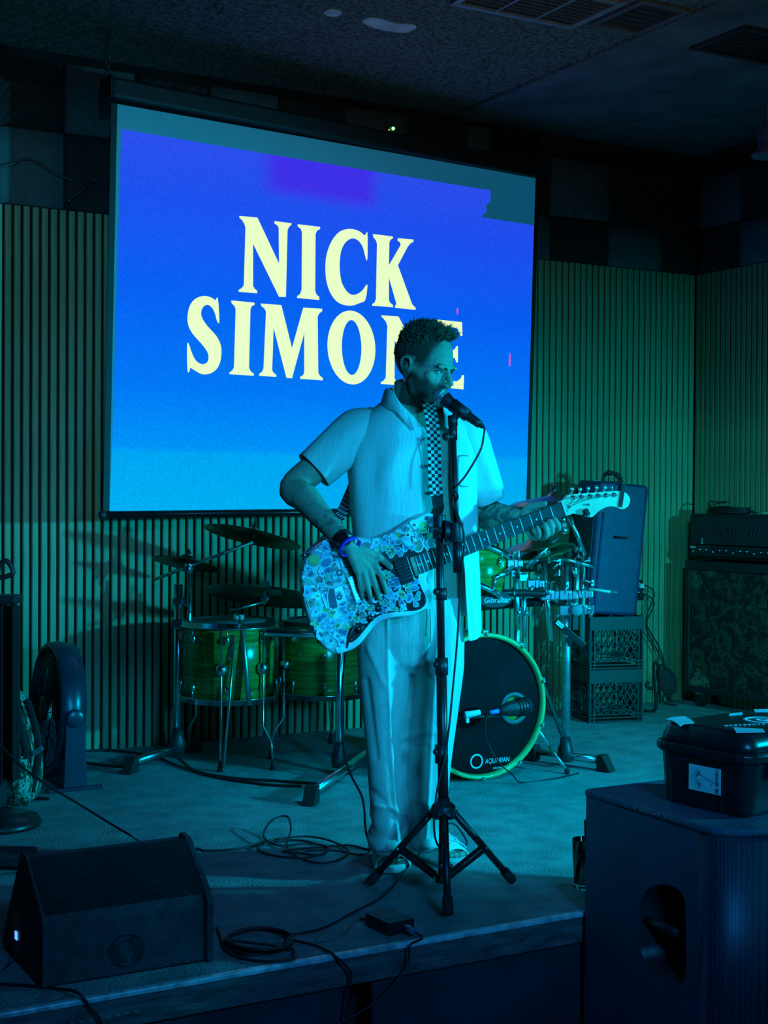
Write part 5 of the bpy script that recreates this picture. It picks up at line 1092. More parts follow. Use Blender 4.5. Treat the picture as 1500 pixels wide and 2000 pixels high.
# ================================================================ crates, loudspeaker, amplifier in the back corner
m_crate = mat('black_crate_plastic', (0.016, 0.018, 0.019), 0.55, var=0.35, scale=14)
cc0 = fl(1151, 1413); cex = V(0.9700, -0.2430, 0); cey = V(0.2430, 0.9700, 0); CW, CHT = 0.300, 0.272
def crate(z, label):
    t = thing('milk_crate', label, 'crate', V(cc0.x, cc0.y, z), None)
    F_ = frame(V(cc0.x, cc0.y, z), cex, cey, ZU)
    sides = [(V(0, 0, 0), V(1, 0, 0), V(0, 1, 0)), (V(0, 0, 0), V(0, 1, 0), V(1, 0, 0)), (V(0, CW, 0), V(1, 0, 0), V(0, -1, 0)), (V(CW, 0, 0), V(0, 1, 0), V(-1, 0, 0))]
    for o_, d, inn in sides:
        def bx(u0, u1, z0, z1, th=0.008, out=0.0, mb=None):
            c = o_+d*((u0+u1)/2)+inn*(th/2-out)+V(0, 0, (z0+z1)/2)
            s_ = (abs(d.x)*(u1-u0)+abs(inn.x)*th, abs(d.y)*(u1-u0)+abs(inn.y)*th, z1-z0); mb.box(c, s_); return mb
        W_ = 0.006
        mb = MB(F_); bx(W_, CW-W_, CHT-0.062, CHT, 0.007, 0, mb); mb.build('rim_panel', m_crate, t, bevel=0.002)
        for zz in (0.004, 0.022, 0.040, CHT-0.066, CHT-0.020, CHT-0.004):
            mb = MB(F_); bx(0.0, CW, zz, zz+0.006, 0.010, 0.003, mb); mb.build('rib', m_crate, t)
        for u in (0.0, 0.022, CW-0.030, CW-0.008):
            mb = MB(F_); bx(u, u+0.008, 0.0, CHT, 0.010, 0.0015, mb); mb.build('rib', m_crate, t)
        mb = MB(F_); L0, L1, H0, H1 = 0.03, CW-0.03, 0.046, CHT-0.064; P2 = 0.027
        for s_ in (-1, 1):
            for k in range(-9, 20):
                u0 = L0+k*P2*1.35; pts = []
                # clip the diagonal against the window
                a0 = (u0, H0) if s_ > 0 else (u0, H1); sl = 1.55*s_
                ua, ub = u0, u0+(H1-H0)/1.55
                lo, hi = max(ua, L0), min(ub, L1)
                if hi-lo < 0.012: continue
                za = a0[1]+(lo-u0)*sl; zb_ = a0[1]+(hi-u0)*sl
                A = o_+d*lo+inn*0.004+V(0, 0, za); B_ = o_+d*hi+inn*0.004+V(0, 0, zb_)
                mb.bar(A, B_, 0.0045, 0.006, inn)
        mb.build('lattice', m_crate, t, kind='stuff')
        mb = MB(F_)                                             # handle hole with a raised lip
        cu = CW/2; mb.tube([o_+d*(cu+0.042*math.cos(2*PI*k/20)*(1 if True else 1))-inn*0.002+V(0, 0, 0.078+0.019*math.sin(2*PI*k/20)) for k in range(20)], 0.005, 6, closed=True); mb.build('handle_lip', m_crate, t)
        mb = MB(F_); mb.prism([(0.038*math.cos(2*PI*k/20), 0.016*math.sin(2*PI*k/20)) for k in range(20)], frame(o_+d*cu+V(0, 0, 0.078)-inn*0.002, d, V(0, 0, 1), d.cross(V(0, 0, 1))), -0.001, 0.001); mb.build('handle_hole', m_felt, t)
    MB(F_).box((CW/2, CW/2, 0.005), (CW-0.02, CW-0.02, 0.006)).build('base', m_crate, t)
crate(0.0, 'black plastic milk crate on the stage floor, under another crate')
crate(CHT+0.003, 'black plastic milk crate stacked on top, carrying the leaning loudspeaker')
m_spk = mat('speaker_plastic', (0.022, 0.036, 0.10), 0.55, var=0.12, scale=20, bump=0.08, bscale=200)
m_spd = mat('speaker_grille_dark', (0.012, 0.018, 0.036), 0.55, var=0.4, scale=300, bump=0.3, bscale=500)
lz = 2*CHT+0.008; lb = V(cc0.x, cc0.y, lz)+cex*0.012+cey*0.012
ls_ = thing('loudspeaker', 'blue-lit portable loudspeaker standing on the stacked milk crates', 'loudspeaker', lb)
lean = Quaternion(FH, math.radians(5.0)).to_matrix().to_4x4()
LF = Matrix.Translation(lb) @ lean @ frame(V(0, 0, 0), cex, cey, ZU)
# plan: x along the lit side, y along the grille
plan = [(-0.030, 0.0), (0.0, -0.006), (0.265, 0.03), (0.275, 0.06), (0.265, 0.24), (0.24, 0.265), (0.0, 0.29), (-0.030, 0.285)]
HS = 0.70
mb = MB(LF); mb.prism(plan, Matrix.Identity(4), 0.012, HS); mb.build('cabinet', m_spk, ls_, bevel=0.022, segs=4)
mb = MB(LF); mb.box((-0.034, 0.142, HS/2-0.02), (0.010, 0.262, HS-0.12)); mb.build('grille', m_spd, ls_, bevel=0.004)
mb = MB(LF); mb.prism([(0.02, 0.0), (0.02, 0.006), (0.003, -0.004), (0.003, -0.009)], Matrix.Translation((0, -0.002, 0)), 0.05, HS-0.16); mb.build('edge_rail', m_spk, ls_)
mb = MB(LF); mb.box((0.12, 0.002, HS*0.60), (0.07, 0.03, 0.010), rotz(0.13)); mb.build('side_slot', m_felt, ls_)
for z in (0.0,): 
    for x, y in ((0.02, 0.03), (0.23, 0.06), (0.02, 0.26), (0.23, 0.23)): MB(LF).cyl((x, y, -0.004 if x > 0.1 else 0.006), (x, y, 0.016), 0.014, 10).build('foot', rubber, ls_)
em = at(1096, 939, depth(lb)+0.05); mb = MB(frame(em+GN*0.05, gx, ZU, GN))
q = lambda a, b: (a, b)
mb = MB(LF); mb.prism([(-0.012, 0.10), (-0.008, 0.128), (0.012, 0.14), (0.004, 0.125), (0.012, 0.11), (0.014, 0.09)], Matrix.Identity(4), HS, HS+0.0015); mb.build('emblem', m_wlet, ls_)
rs_ = []; dl = depth(lb)+0.10
for k in range(40):
    a = k*0.70; rs_.append(at(1194+(17+3*math.sin(k*1.7))*math.cos(a)+rnd.uniform(-3, 3), 938-4*math.sin(k*0.9)-(14+3*math.cos(k*2.1))*math.sin(a), dl+0.02*math.sin(k*0.6)))
zt = (LF @ V(0.13, 0.10, HS)).z+0.006
for p in rs_: p.z = max(p.z, zt)
cable('cable_coil', rs_, 0.004, cablem, 'black cable coil lying on the portable loudspeaker', sub=4)
# amplifier stack against the right wall
ac = fl(1337, 1378); af = V(0.129, -0.9916, 0); an_ = V(-0.9916, -0.129, 0)     # af runs along the front towards the room
AF = frame(V(ac.x, ac.y, 0), af, -an_, ZU)                                       # x along front, y into the cabinet
m_tolex = mat('black_tolex', (0.014, 0.015, 0.017), 0.6, var=0.3, bump=0.25, bscale=300)
def cloth_mat():
    m = bpy.data.materials.new('camouflage_grille'); m.use_nodes = True; nt = m.node_tree; b = nt.nodes['Principled BSDF']; N, L = nt.nodes.new, nt.links.new
    tc = N('ShaderNodeTexCoord'); nz = N('ShaderNodeTexNoise'); nz.inputs['Scale'].default_value = 15; nz.inputs['Detail'].default_value = 3; nz.inputs['Distortion'].default_value = 1.2; L(tc.outputs['Object'], nz.inputs['Vector'])
    cr = N('ShaderNodeValToRGB'); cr.color_ramp.interpolation = 'CONSTANT'; e = cr.color_ramp.elements
    e[0].color = (0.05, 0.055, 0.06, 1); e[1].position = 0.52; e[1].color = (0.42, 0.40, 0.20, 1); q = e.new(0.46); q.color = (0.14, 0.16, 0.12, 1); q = e.new(0.63); q.color = (0.10, 0.13, 0.10, 1)
    L(nz.outputs['Fac'], cr.inputs[0]); L(cr.outputs[0], b.inputs['Base Color']); b.inputs['Roughness'].default_value = 0.7; return m
m_camo = cloth_mat()
cab = thing('speaker_cabinet', 'large black guitar speaker cabinet with camouflage mesh front', 'speaker cabinet', V(ac.x, ac.y, 0)+af*0.36-an_*0.16)
AW, AH0, AH1, AD = 0.74, 0.085, 0.815, 0.245
mb = MB(AF); fr = 0.035
mb.box((AW/2, AD/2+0.012, (AH0+AH1)/2), (AW, AD-0.024, AH1-AH0)); mb.build('cabinet', m_tolex, cab, bevel=0.008)
for (x0, x1, z0, z1) in ((0, AW, AH0, AH0+fr), (0, AW, AH1-fr*1.4, AH1), (0, fr, AH0+fr, AH1-fr*1.4), (AW-fr, AW, AH0+fr, AH1-fr*1.4)):
    MB(AF).box(((x0+x1)/2, 0.006, (z0+z1)/2), (x1-x0, 0.034, z1-z0)).build('frame_rail', m_tolex, cab, bevel=0.005)
MB(AF).box((AW/2, 0.006, (AH0+fr+AH1-fr*1.4)/2), (AW-2*fr, 0.004, AH1-AH0-fr*2.4)).build('grille_backing', m_camo, cab)
gm = MB(AF); pz0, pz1, px0, px1 = AH0+fr, AH1-fr*1.4, fr, AW-fr; stp = 0.0135
H_ = pz1-pz0; W_ = px1-px0
for s_ in (-1, 1):
    k = -int(H_/stp)-1
    while True:
        u0 = px0+k*stp
        if u0 > px1: break
        lo, hi = max(u0, px0), min(u0+H_*1.3, px1)
        if hi-lo > 0.01:
            za = pz0+(lo-u0)/1.3 if s_ > 0 else pz1-(lo-u0)/1.3; zb_ = pz0+(hi-u0)/1.3 if s_ > 0 else pz1-(hi-u0)/1.3
            gm.bar((lo, 0.0005+s_*0.0008, za), (hi, 0.0005+s_*0.0008, zb_), 0.0032, 0.0016, V(0, 1, 0))
        k += 1
gm.build('mesh', m_tolex, cab, kind='stuff')
for x, y in ((0.07, 0.06), (AW-0.07, 0.06), (0.07, AD-0.05), (AW-0.07, AD-0.05)):
    mb = MB(AF); mb.cyl((x-0.014, y, 0.035), (x+0.014, y, 0.035), 0.034, 18); o = mb.build('caster', rubber, cab, bevel=0.004)
    mb = MB(AF); mb.box((x, y, 0.076), (0.05, 0.04, 0.018)); mb.box((x-0.018, y, 0.055), (0.004, 0.03, 0.04)); mb.box((x+0.018, y, 0.055), (0.004, 0.03, 0.04)); mb.build('caster_bracket', steel, cab)
hz0, hz1 = AH1+0.014, AH1+0.26
hd_ = thing('amplifier_head', 'black guitar amplifier head with a row of knobs on the speaker cabinet', 'amplifier', V(ac.x, ac.y, AH1)+af*0.36-an_*0.14)
mb = MB(AF); mb.box((AW/2-0.01, AD/2+0.005, (hz0+hz1)/2), (AW-0.03, AD-0.03, hz1-hz0)); mb.build('case', m_tolex, hd_, bevel=0.010, segs=3)
for x in (0.05, AW-0.07):
    for y in (0.05, AD-0.05): MB(AF).cyl((x, y, AH1), (x, y, hz0+0.004), 0.014, 10).build('foot', rubber, hd_)
m_mesh2 = mat('perforated_metal', (0.030, 0.034, 0.040), 0.5, 0.4, var=0.6, scale=260, bump=0.5, bscale=260)
MB(AF).box((AW/2-0.01, 0.010, hz0+0.155), (AW-0.085, 0.02, 0.15)).build('front_grille', m_mesh2, hd_, bevel=0.002)
MB(AF).box((AW/2-0.01, 0.009, hz0+0.045), (AW-0.085, 0.02, 0.055)).build('control_panel', mat('panel_dark', (0.05, 0.055, 0.065), 0.35, 0.6), hd_, bevel=0.002)
TF_ = AF @ Matrix(((1, 0, 0, 0), (0, 0, -1, 0), (0, 1, 0, 0), (0, 0, 0, 1)))
writing('Randall', TF_ @ Matrix.Translation((0.36, hz0+0.155, 0.0015)), 0.085, mat('dull_badge', (0.10, 0.11, 0.12), 0.35, 0.7), hd_, 'badge', ext=0.003, shear=0.25, width=0.29)
for k in range(26):
    x = 0.06+k*0.0232
    MB(AF).lathe([(0.006, 0), (0.0055, 0.014), (0, 0.015)], frame(V(x, -0.001, hz0+(0.050 if k % 3 else 0.040)), V(1, 0, 0), V(0, 0, 1), V(0, -1, 0)), 10).build('knob', blackm if k % 2 else steel, hd_)
for k in range(3): MB(AF).box((0.115, -0.002, hz0+0.085+k*0.011), (0.012, 0.002, 0.006)).build('label_plate', m_wlet, hd_)
MB(AF).box((0.05, -0.002, hz0+0.062), (0.035, 0.003, 0.008)).build('switch_plate', m_wlet, hd_)
cl = []
for k in range(60): a = k*0.62; cl.append(AF @ V(0.20+0.13*math.cos(a)+rnd.uniform(-.012, .012), 0.12+0.07*math.sin(a), hz1+0.006+0.0006*k+(0.028 if 52 < k < 57 else 0)))
for k in range(4): cl.append(AF @ V(0.30+k*0.05, 0.13-0.01*k, hz1+0.010+(0.012 if k < 2 else 0)))
cable('cable_coil', cl, 0.0045, cablem, 'black cable coil heaped on the guitar amplifier head', sub=4)
cable('instrument_cable', [AF @ V(0.40, 0.10, hz1+0.006), AF @ V(0.46, 0.09, hz1+0.012), AF @ V(0.52, 0.12, hz1+0.006), AF @ V(0.60, 0.10, hz1+0.007), AF @ V(0.68, 0.13, hz1+0.007)], 0.0050, mat('pale_cable', (0.35, 0.38, 0.30), 0.5), 'pale cable lying beside the coil on the amplifier head')
# power outlet with plugs
ow = on(1236, 1153, 1, WY-0.004); ot = thing('power_outlet', 'black wall outlet with two pale sockets on the slats', 'outlet', ow)
MB().box(ow, (0.145, 0.006, 0.115)).build('cover_plate', black, ot, bevel=0.003)
for z in (0.026, -0.026):
    for x in (-0.035, 0.028): MB().box(ow+V(x, -0.005, z), (0.036, 0.006, 0.034)).build('socket', white, ot, bevel=0.004)
pg_ = []
for k, z in enumerate((0.026, -0.026)):
    p = ow+V(0.034, -0.010, z); c_ = [p, p+V(0.02, -0.045, 0.0), p+V(0.07, -0.05, -0.05), on(1262, 1215+k*10, 1, WY-0.05), on(1290, 1270+k*14, 1, WY-0.05), on(1302, 1330, 1, WY-0.06), fl(1300, 1375)+V(-0.02, 0, 0.02), fl(1322, 1380)+V(0, 0.0, 0.006)]
    o = cable('power_cable', c_, 0.0042, cablem, ('black power cable plugged into the upper outlet socket', 'black power cable plugged into the lower outlet socket')[k])
    mb = MB(); mb.box(p+V(0, -0.018, 0), (0.03, 0.034, 0.026)); q_ = mb.build('plug', black if k else white, o, bevel=0.005)
    q_.data.transform(Matrix.Translation(V(0, 0, 0)))
# folded stand beside the amp
fs_ = fl(1283, 1392); gs = thing('guitar_stand', 'folded black tubular guitar stand leaning by the speaker cabinet', 'stand', V(fs_.x, fs_.y, 0))
a_ = lambda x, y, d=0.0: at(x, y, depth(fs_)+d)
mb = MB(); mb.tube(spl([a_(1258, 1388, .02)*1.0, a_(1280, 1385), a_(1279, 1340), a_(1277, 1300), a_(1284, 1296), a_(1288, 1340, .02), a_(1290, 1372, .02)], 6), 0.008, 8); mb.build('tube_frame', blackm, gs)
mb = MB(); mb.tube(spl([a_(1288, 1300, .03), a_(1316, 1318, .05), a_(1318, 1345, .05), a_(1300, 1352, .04), a_(1286, 1330, .03)], 6, True), 0.009, 8, closed=True); mb.build('yoke', rubber, gs)
mb = MB(); mb.prism([(0, 0), (0.10, -0.06), (0.10, -0.14), (0.045, -0.16), (0.0, -0.09)], frame(a_(1287, 1302, .05), RH, ZU, -FH), -0.004, 0.004); mb.build('back_pad', rubber, gs, bevel=0.002)
mb = MB(); mb.tube(spl([a_(1268, 1332), a_(1262, 1338), a_(1270, 1345), a_(1280, 1340)], 4), 0.010, 8); mb.build('grip', rubber, gs)
# ================================================================ left side of the stage: fans and bag
m_fanb = mat('fan_plastic', (0.020, 0.032, 0.055), 0.30, var=0.15)
fc = at(112, 1383, 5.86); fax = (-RH*0.89-FH*0.45+ZU*0.06).normalized(); fsd = (-FH*0.89+RH*0.45).normalized(); fr_ = 0.272
fan = thing('drum_fan', 'round black floor fan on a bracket stand against the slatted wall', 'fan', V(fc.x, fc.y, 0)); FF = frame(fc, *basis(fax))
mb = MB(FF); mb.lathe([(fr_-0.022, -0.055), (fr_-0.004, -0.05), (fr_+0.004, 0.0), (fr_, 0.045), (fr_-0.010, 0.055), (fr_-0.022, 0.05), (fr_-0.016, 0.0), (fr_-0.03, -0.05)], None, 48, ring=True); mb.build('housing', m_fanb, fan)
for r in [0.05+0.019*k for k in range(11)]:
    MB(FF).torus((0, 0, 0.058-0.02*(r/fr_)**2), (0, 0, 1), r, 0.0018, 40, 5).build('grille_ring', blackm, fan)
for k in range(16):
    a = 2*PI*k/16; MB(FF).tube([(0.04*math.cos(a), 0.04*math.sin(a), 0.060), ((fr_-0.015)*math.cos(a+0.5), (fr_-0.015)*math.sin(a+0.5), 0.042)], 0.002, 5).build('grille_spoke', blackm, fan)
MB(FF).lathe([(0.05, 0.052), (0.05, 0.064), (0.03, 0.068), (0, 0.069)], None, 24).build('badge', black, fan)
MB(FF).lathe([(0.06, -0.05), (0.065, -0.02), (0.05, 0.01), (0, 0.012)], None, 20).build('motor', black, fan)
for k in range(5):
    a = 2*PI*k/5; mb = MB(FF); vs = []
    for j in range(7):
        r = 0.05+0.19*j/6; w_ = 0.05+0.05*j/6
        for s_ in (-1, 1): vs.append((r*math.cos(a)-s_*w_*math.sin(a), r*math.sin(a)+s_*w_*math.cos(a), 0.018+s_*0.018))
    mb.add(vs, [(2*j, 2*j+1, 2*j+3, 2*j+2) for j in range(6)], True); o = mb.build('blade', black, fan); s_ = o.modifiers.new('t', 'SOLIDIFY'); s_.thickness = 0.004
for s_ in (1, -1):
    pv = fc+fsd*(s_*(fr_+0.012)); b_ = V(pv.x, pv.y, 0.015)+fsd*(s_*0.01)
    hx = V(-fax.x, -fax.y, 0).normalized(); mb = MB(); N_ = fsd*s_
    q = [b_-hx*0.048, b_+hx*0.048, pv+hx*0.036, pv-hx*0.036]
    mb.add([p-N_*0.006 for p in q]+[p+N_*0.006 for p in q], [(0, 1, 2, 3), (7, 6, 5, 4), (0, 4, 5, 1), (1, 5, 6, 2), (2, 6, 7, 3), (3, 7, 4, 0)]); mb.build('bracket', m_fanb, fan, bevel=0.004)
    mb = MB(frame(pv+N_*0.004, *basis(N_))); mb.lathe([(0.036, 0), (0.036, 0.010), (0.030, 0.014), (0.0, 0.014)], None, 24); mb.build('pivot_knob', m_fanb, fan)
mb = MB(); e0, e1 = fc+fsd*(fr_+0.02), fc-fsd*(fr_+0.02); mb.bar(V(e0.x, e0.y, 0.008), V(e1.x, e1.y, 0.008), 0.10, 0.014, hx); mb.build('base_bar', m_fanb, fan, bevel=0.003)
for e in (e0, e1): mb = MB(); mb.bar(V(e.x, e.y, 0.008)-hx*0.11, V(e.x, e.y, 0.008)+hx*0.11, 0.03, 0.014, fsd); mb.build('foot_bar', m_fanb, fan, bevel=0.003)
# tower fan at the edge of the frame
tb = fl(-4, 1612); tf = thing('tower_fan', 'slim black tower fan with a slatted grille on a round base', 'fan', V(tb.x, tb.y, 0)); td = depth(tb)
MB().lathe([(0.0, 0.0), (0.150, 0.0), (0.152, 0.012), (0.140, 0.030), (0.07, 0.045), (0.03, 0.060)], Matrix.Translation(V(tb.x, tb.y, 0)), 36).build('base', blackm, tf)
TFm = frame(V(tb.x, tb.y, 0), RH, FH, ZU)
tz0, tz1 = 0.055, 0.80
mb = MB(TFm); mb.box((-0.012, 0.01, (tz0+tz1)/2), (0.062, 0.12, tz1-tz0)); mb.build('column', black, tf, bevel=0.02, segs=3)
for x in (0.022, 0.062): mb = MB(TFm); mb.box((x, -0.02, (0.16+tz1)/2), (0.008, 0.05, tz1-0.16)); mb.build('grille_rail', blackm, tf, bevel=0.002)
for k in range(44): mb = MB(TFm); mb.box((0.042, -0.022, 0.175+k*0.0138), (0.034, 0.03, 0.0035)); mb.build('grille_slat', blackm, tf)
mb = MB(TFm); mb.box((0.042, 0.025, 0.47), (0.05, 0.035, 0.62)); mb.build('duct', m_felt, tf)
mb = MB(TFm); mb.box((0.028, 0.0, tz1+0.004), (0.095, 0.11, 0.03)); mb.build('top_cap', black, tf, bevel=0.008)
mb = MB(TFm); mb.cyl((-0.01, 0, tz1), (-0.01, 0, tz1+0.10), 0.012, 12); mb.build('stem', black, tf)
mb = MB(TFm); mb.tube(spl([(0.0, 0, tz1+0.085), (0.004, 0, tz1+0.125), (0.03, 0, tz1+0.14), (0.052, 0, tz1+0.10), (0.028, 0.0, tz1+0.085)], 5, True), 0.009, 8, closed=True); mb.build('handle', black, tf)
# camouflage bag
bg_ = fl(36, 1572); bag = thing('backpack', 'slumped camouflage backpack between the two fans', 'backpack', V(bg_.x, bg_.y, 0)); BF = frame(V(bg_.x, bg_.y, 0), RH, FH, ZU)
def camo2():
    m = bpy.data.materials.new('camouflage_cloth'); m.use_nodes = True; nt = m.node_tree; b = nt.nodes['Principled BSDF']; N, L = nt.nodes.new, nt.links.new
    tc = N('ShaderNodeTexCoord'); mp = N('ShaderNodeMapping'); mp.inputs['Scale'].default_value = (1.6, 1.6, 0.55); L(tc.outputs['Object'], mp.inputs[0]); nz = N('ShaderNodeTexNoise'); nz.inputs['Scale'].default_value = 22; nz.inputs['Distortion'].default_value = 1.5; L(mp.outputs[0], nz.inputs['Vector'])
    cr = N('ShaderNodeValToRGB'); cr.color_ramp.interpolation = 'CONSTANT'; e = cr.color_ramp.elements; e[0].color = (0.04, 0.05, 0.03, 1); e[1].position = 0.53; e[1].color = (0.55, 0.56, 0.42, 1); q = e.new(0.45); q.color = (0.16, 0.18, 0.10, 1); q = e.new(0.62); q.color = (0.10, 0.08, 0.05, 1)
    L(nz.outputs['Fac'], cr.inputs[0]); L(cr.outputs[0], b.inputs['Base Color']); b.inputs['Roughness'].default_value = 0.9; return m
m_c2 = camo2()
mb = MB(BF); mb.tube([(0.0, 0.05, 0.0), (0.0, 0.05, 0.06), (0.0, 0.05, 0.20), (-0.015, 0.06, 0.33), (-0.03, 0.07, 0.40), (-0.04, 0.08, 0.425)], [(0.060, 0.10), (0.075, 0.125), (0.074, 0.12), (0.060, 0.10), (0.04, 0.07), (0.015, 0.03)], 28, ref=(1, 0, 0))
o = mb.build('sack', m_c2, bag)
for v in o.data.vertices: v.co += V(noise.noise(v.co*14), noise.noise(v.co*14+V(3, 0, 0)), 0)*0.018
o.modifiers.new('s', 'SUBSURF').levels = 1
mb = MB(BF); mb.tube([(0.015, -0.07, 0.02), (0.02, -0.085, 0.10), (0.015, -0.07, 0.19)], [(0.045, 0.025), (0.055, 0.045), (0.042, 0.02)], 20, ref=(1, 0, 0)); mb.build('front_pocket', m_c2, bag)
for pts in ([(0.03, 0.0, 0.40), (0.07, -0.03, 0.30), (0.085, -0.04, 0.20), (0.06, -0.05, 0.06)], [(-0.02, -0.02, 0.41), (0.02, -0.07, 0.33), (0.05, -0.09, 0.22), (0.04, -0.09, 0.20)]):
    P_ = spl([BF @ V(*p) for p in pts], 6); mb = MB(); mb.tube(P_, [(0.014, 0.004)]*len(P_), 8, ref=RH); mb.build('strap', rubber, bag)
mb = MB(BF); mb.box((0.085, -0.05, 0.215), (0.045, 0.012, 0.02), Matrix.Rotation(-0.6, 4, 'Y')); mb.build('buckle', mat('grey_buckle', (0.15, 0.17, 0.18), 0.5), bag, bevel=0.003)
mb = MB(); a, b = fl(55, 1562), fl(96, 1563); mb.bar(a+V(0, 0, .006), b+V(0, 0, .006), 0.014, 0.012); tag(rebase(mb.build('drum_stick', blackm, bevel=0.002), a), 'short dark stick lying on the stage by the backpack', 'stick')

# ================================================================ wedge monitor and things along the stage edge
m_wed = mat('wedge_paint', (0.026, 0.030, 0.042), 0.7, var=0.35, scale=40, bump=0.45, bscale=220)
wx0, wx1 = 0.935, 1.372
wm = thing('stage_monitor', 'black wedge stage monitor with grille at the stage edge', 'stage monitor', V((wx0+wx1)/2, 3.5, 0))
prof = [(3.335, 0.004), (3.338, 0.150), (3.352, 0.172), (3.490, 0.278), (3.525, 0.282), (3.70, 0.02), (3.695, 0.004)]
WF = frame(V(0, 0, 0), V(0, 1, 0), V(0, 0, 1), V(1, 0, 0))
mb = MB(); mb.prism(prof, WF, wx0, wx1-0.02); mb.build('cabinet', m_wed, wm, bevel=0.006)
big = [(3.329, 0.002), (3.331, 0.152), (3.346, 0.178), (3.487, 0.286), (3.530, 0.290), (3.712, 0.02), (3.705, 0.002)]
for a, b in ((wx1-0.02, wx1), (wx0-0.004, wx0+0.006)):
    mb = MB(); mb.prism(big, WF, a, b); mb.build('end_cheek', m_wed, wm, bevel=0.005, segs=3)
sl0, sl1 = V(0, 3.352, 0.172), V(0, 3.490, 0.278); sd_ = (sl1-sl0).normalized(); sn_ = V(0, -sd_.z, sd_.y)
GMf = frame(V(wx0+0.008, 3.352, 0.172), V(1, 0, 0), sd_, V(1, 0, 0).cross(sd_))
if GMf.col[2].z < 0: GMf = frame(V(wx0+0.008, 3.352, 0.172), V(1, 0, 0), sd_, -V(1, 0, 0).cross(sd_))
GWd, GHt = wx1-0.03-wx0, (sl1-sl0).length
MB(GMf).box((GWd/2, GHt/2, 0.001), (GWd, GHt-0.004, 0.003)).build('grille_backing', m_felt, wm)
gm = MB(GMf); st_ = 0.0075; nx, ny = int(GWd/st_), int(GHt/st_)
for i in range(nx+1): gm.box((i*GWd/nx, GHt/2, 0.0052), (0.0026, GHt, 0.002))
for j in range(ny+1): gm.box((GWd/2, j*GHt/ny, 0.0056), (GWd, 0.0026, 0.002))
gm.build('grille_mesh', mat('grille_steel', (0.050, 0.052, 0.060), 0.5, 0.5, var=0.2), wm, kind='stuff')
ce = on(252, 1855, 1, 3.333); MB().torus(ce+V(0, -0.001, 0), (0, 1, 0), 0.040, 0.0022, 32, 6).build('logo_ring', m_wed, wm)
MB().torus(ce+V(0, -0.001, 0), (0, 1, 0), 0.027, 0.0016, 28, 6).build('logo_ring', m_wed, wm)
for x, y in ((353, 1747), ): MB().ball(on(x, y, 1, 3.36), 0.003, 8).build('screw', steel, wm)
ep = on(33, 1827, 0, wx0-0.006)
MB().box(ep+V(0.001, 0, 0), (0.003, 0.075, 0.105)).build('control_panel', black, wm, bevel=0.002)
MB().box(ep-V(0.002, 0, 0), (0.003, 0.017, 0.020)).build('display', mat('lit_display', (0.02, 0.05, 0.1), 0.3, emit=(0.10, 0.36, 1.0), estr=1.6), wm, label='small glowing blue display')
cable('speaker_cable', [ep+V(-0.005, 0.0, -0.045), on(28, 1875, 0, wx0-0.03), on(10, 1890, 0, wx0-0.05), on(-20, 1915, 0, wx0-0.06)], 0.0022, cablem, 'thin cable leaving the control panel of the wedge monitor')
pb_ = fl(10, 1700); pd = thing('pedal_board', 'flat dark board lying on the stage behind the wedge monitor', 'board', V(pb_.x, pb_.y, 0)); PBF = frame(V(pb_.x, pb_.y, 0), RH, FH, ZU)
MB(PBF).box((-0.09, 0.06, 0.028), (0.32, 0.14, 0.035)).build('deck', m_wed, pd, bevel=0.008)
for x in (-0.22, 0.04): MB(PBF).box((x, 0.06, 0.006), (0.03, 0.12, 0.011)).build('runner', rubber, pd)
# DI box
d1, d2, d3 = fl(760, 1831), fl(727, 1812), fl(802, 1822); dx_ = (d3-d1); dy_ = (d2-d1)
di = thing('direct_box', 'small black metal signal box at the stage edge', 'signal box', (d2+d3)/2)
L1, L2 = 0.085, 0.115; ex_ = V(dx_.x, dx_.y, 0).normalized(); ey_ = V(-ex_.y, ex_.x, 0); DF = frame(V(d1.x, d1.y, 0), ex_, ey_, ZU)
MB(DF).box((L1/2, L2/2, 0.021), (L1, L2, 0.034)).build('case', blackm, di, bevel=0.002)
for x in (0.012, L1-0.012):
    for y in (0.012, L2-0.012): MB(DF).cyl((x, y, 0), (x, y, 0.006), 0.007, 10).build('foot', rubber, di)
MB(DF).box((L1/2, L2/2, 0.0385), (L1-0.03, L2-0.05, 0.001)).build('label_plate', mat('faint_label', (0.06, 0.065, 0.07), 0.5), di)
xp = DF @ V(0.05, 0.0, 0.022)
pgm = MB(); pgm.cyl(xp, xp-ey_*0.045-V(0, 0, 0.004), 0.0095, 12, 0.0085)
cb = cable('microphone_cable', [xp-ey_*0.05+V(0, 0, -0.004), xp-ey_*0.075+V(0.005, 0, -0.014), on(801, 1846, 1, 3.20), on(797, 1880, 1, 3.195), on(775, 1915, 1, 3.19), on(735, 1955, 1, 3.19), on(690, 1985, 1, 3.19), on(640, 2010, 1, 3.19)], 0.0032, cablem, 'black cable from the signal box drooping over the stage edge')
o = pgm.build('plug', mat('silver_plug', (0.35, 0.42, 0.60), 0.35, 0.8), cb)
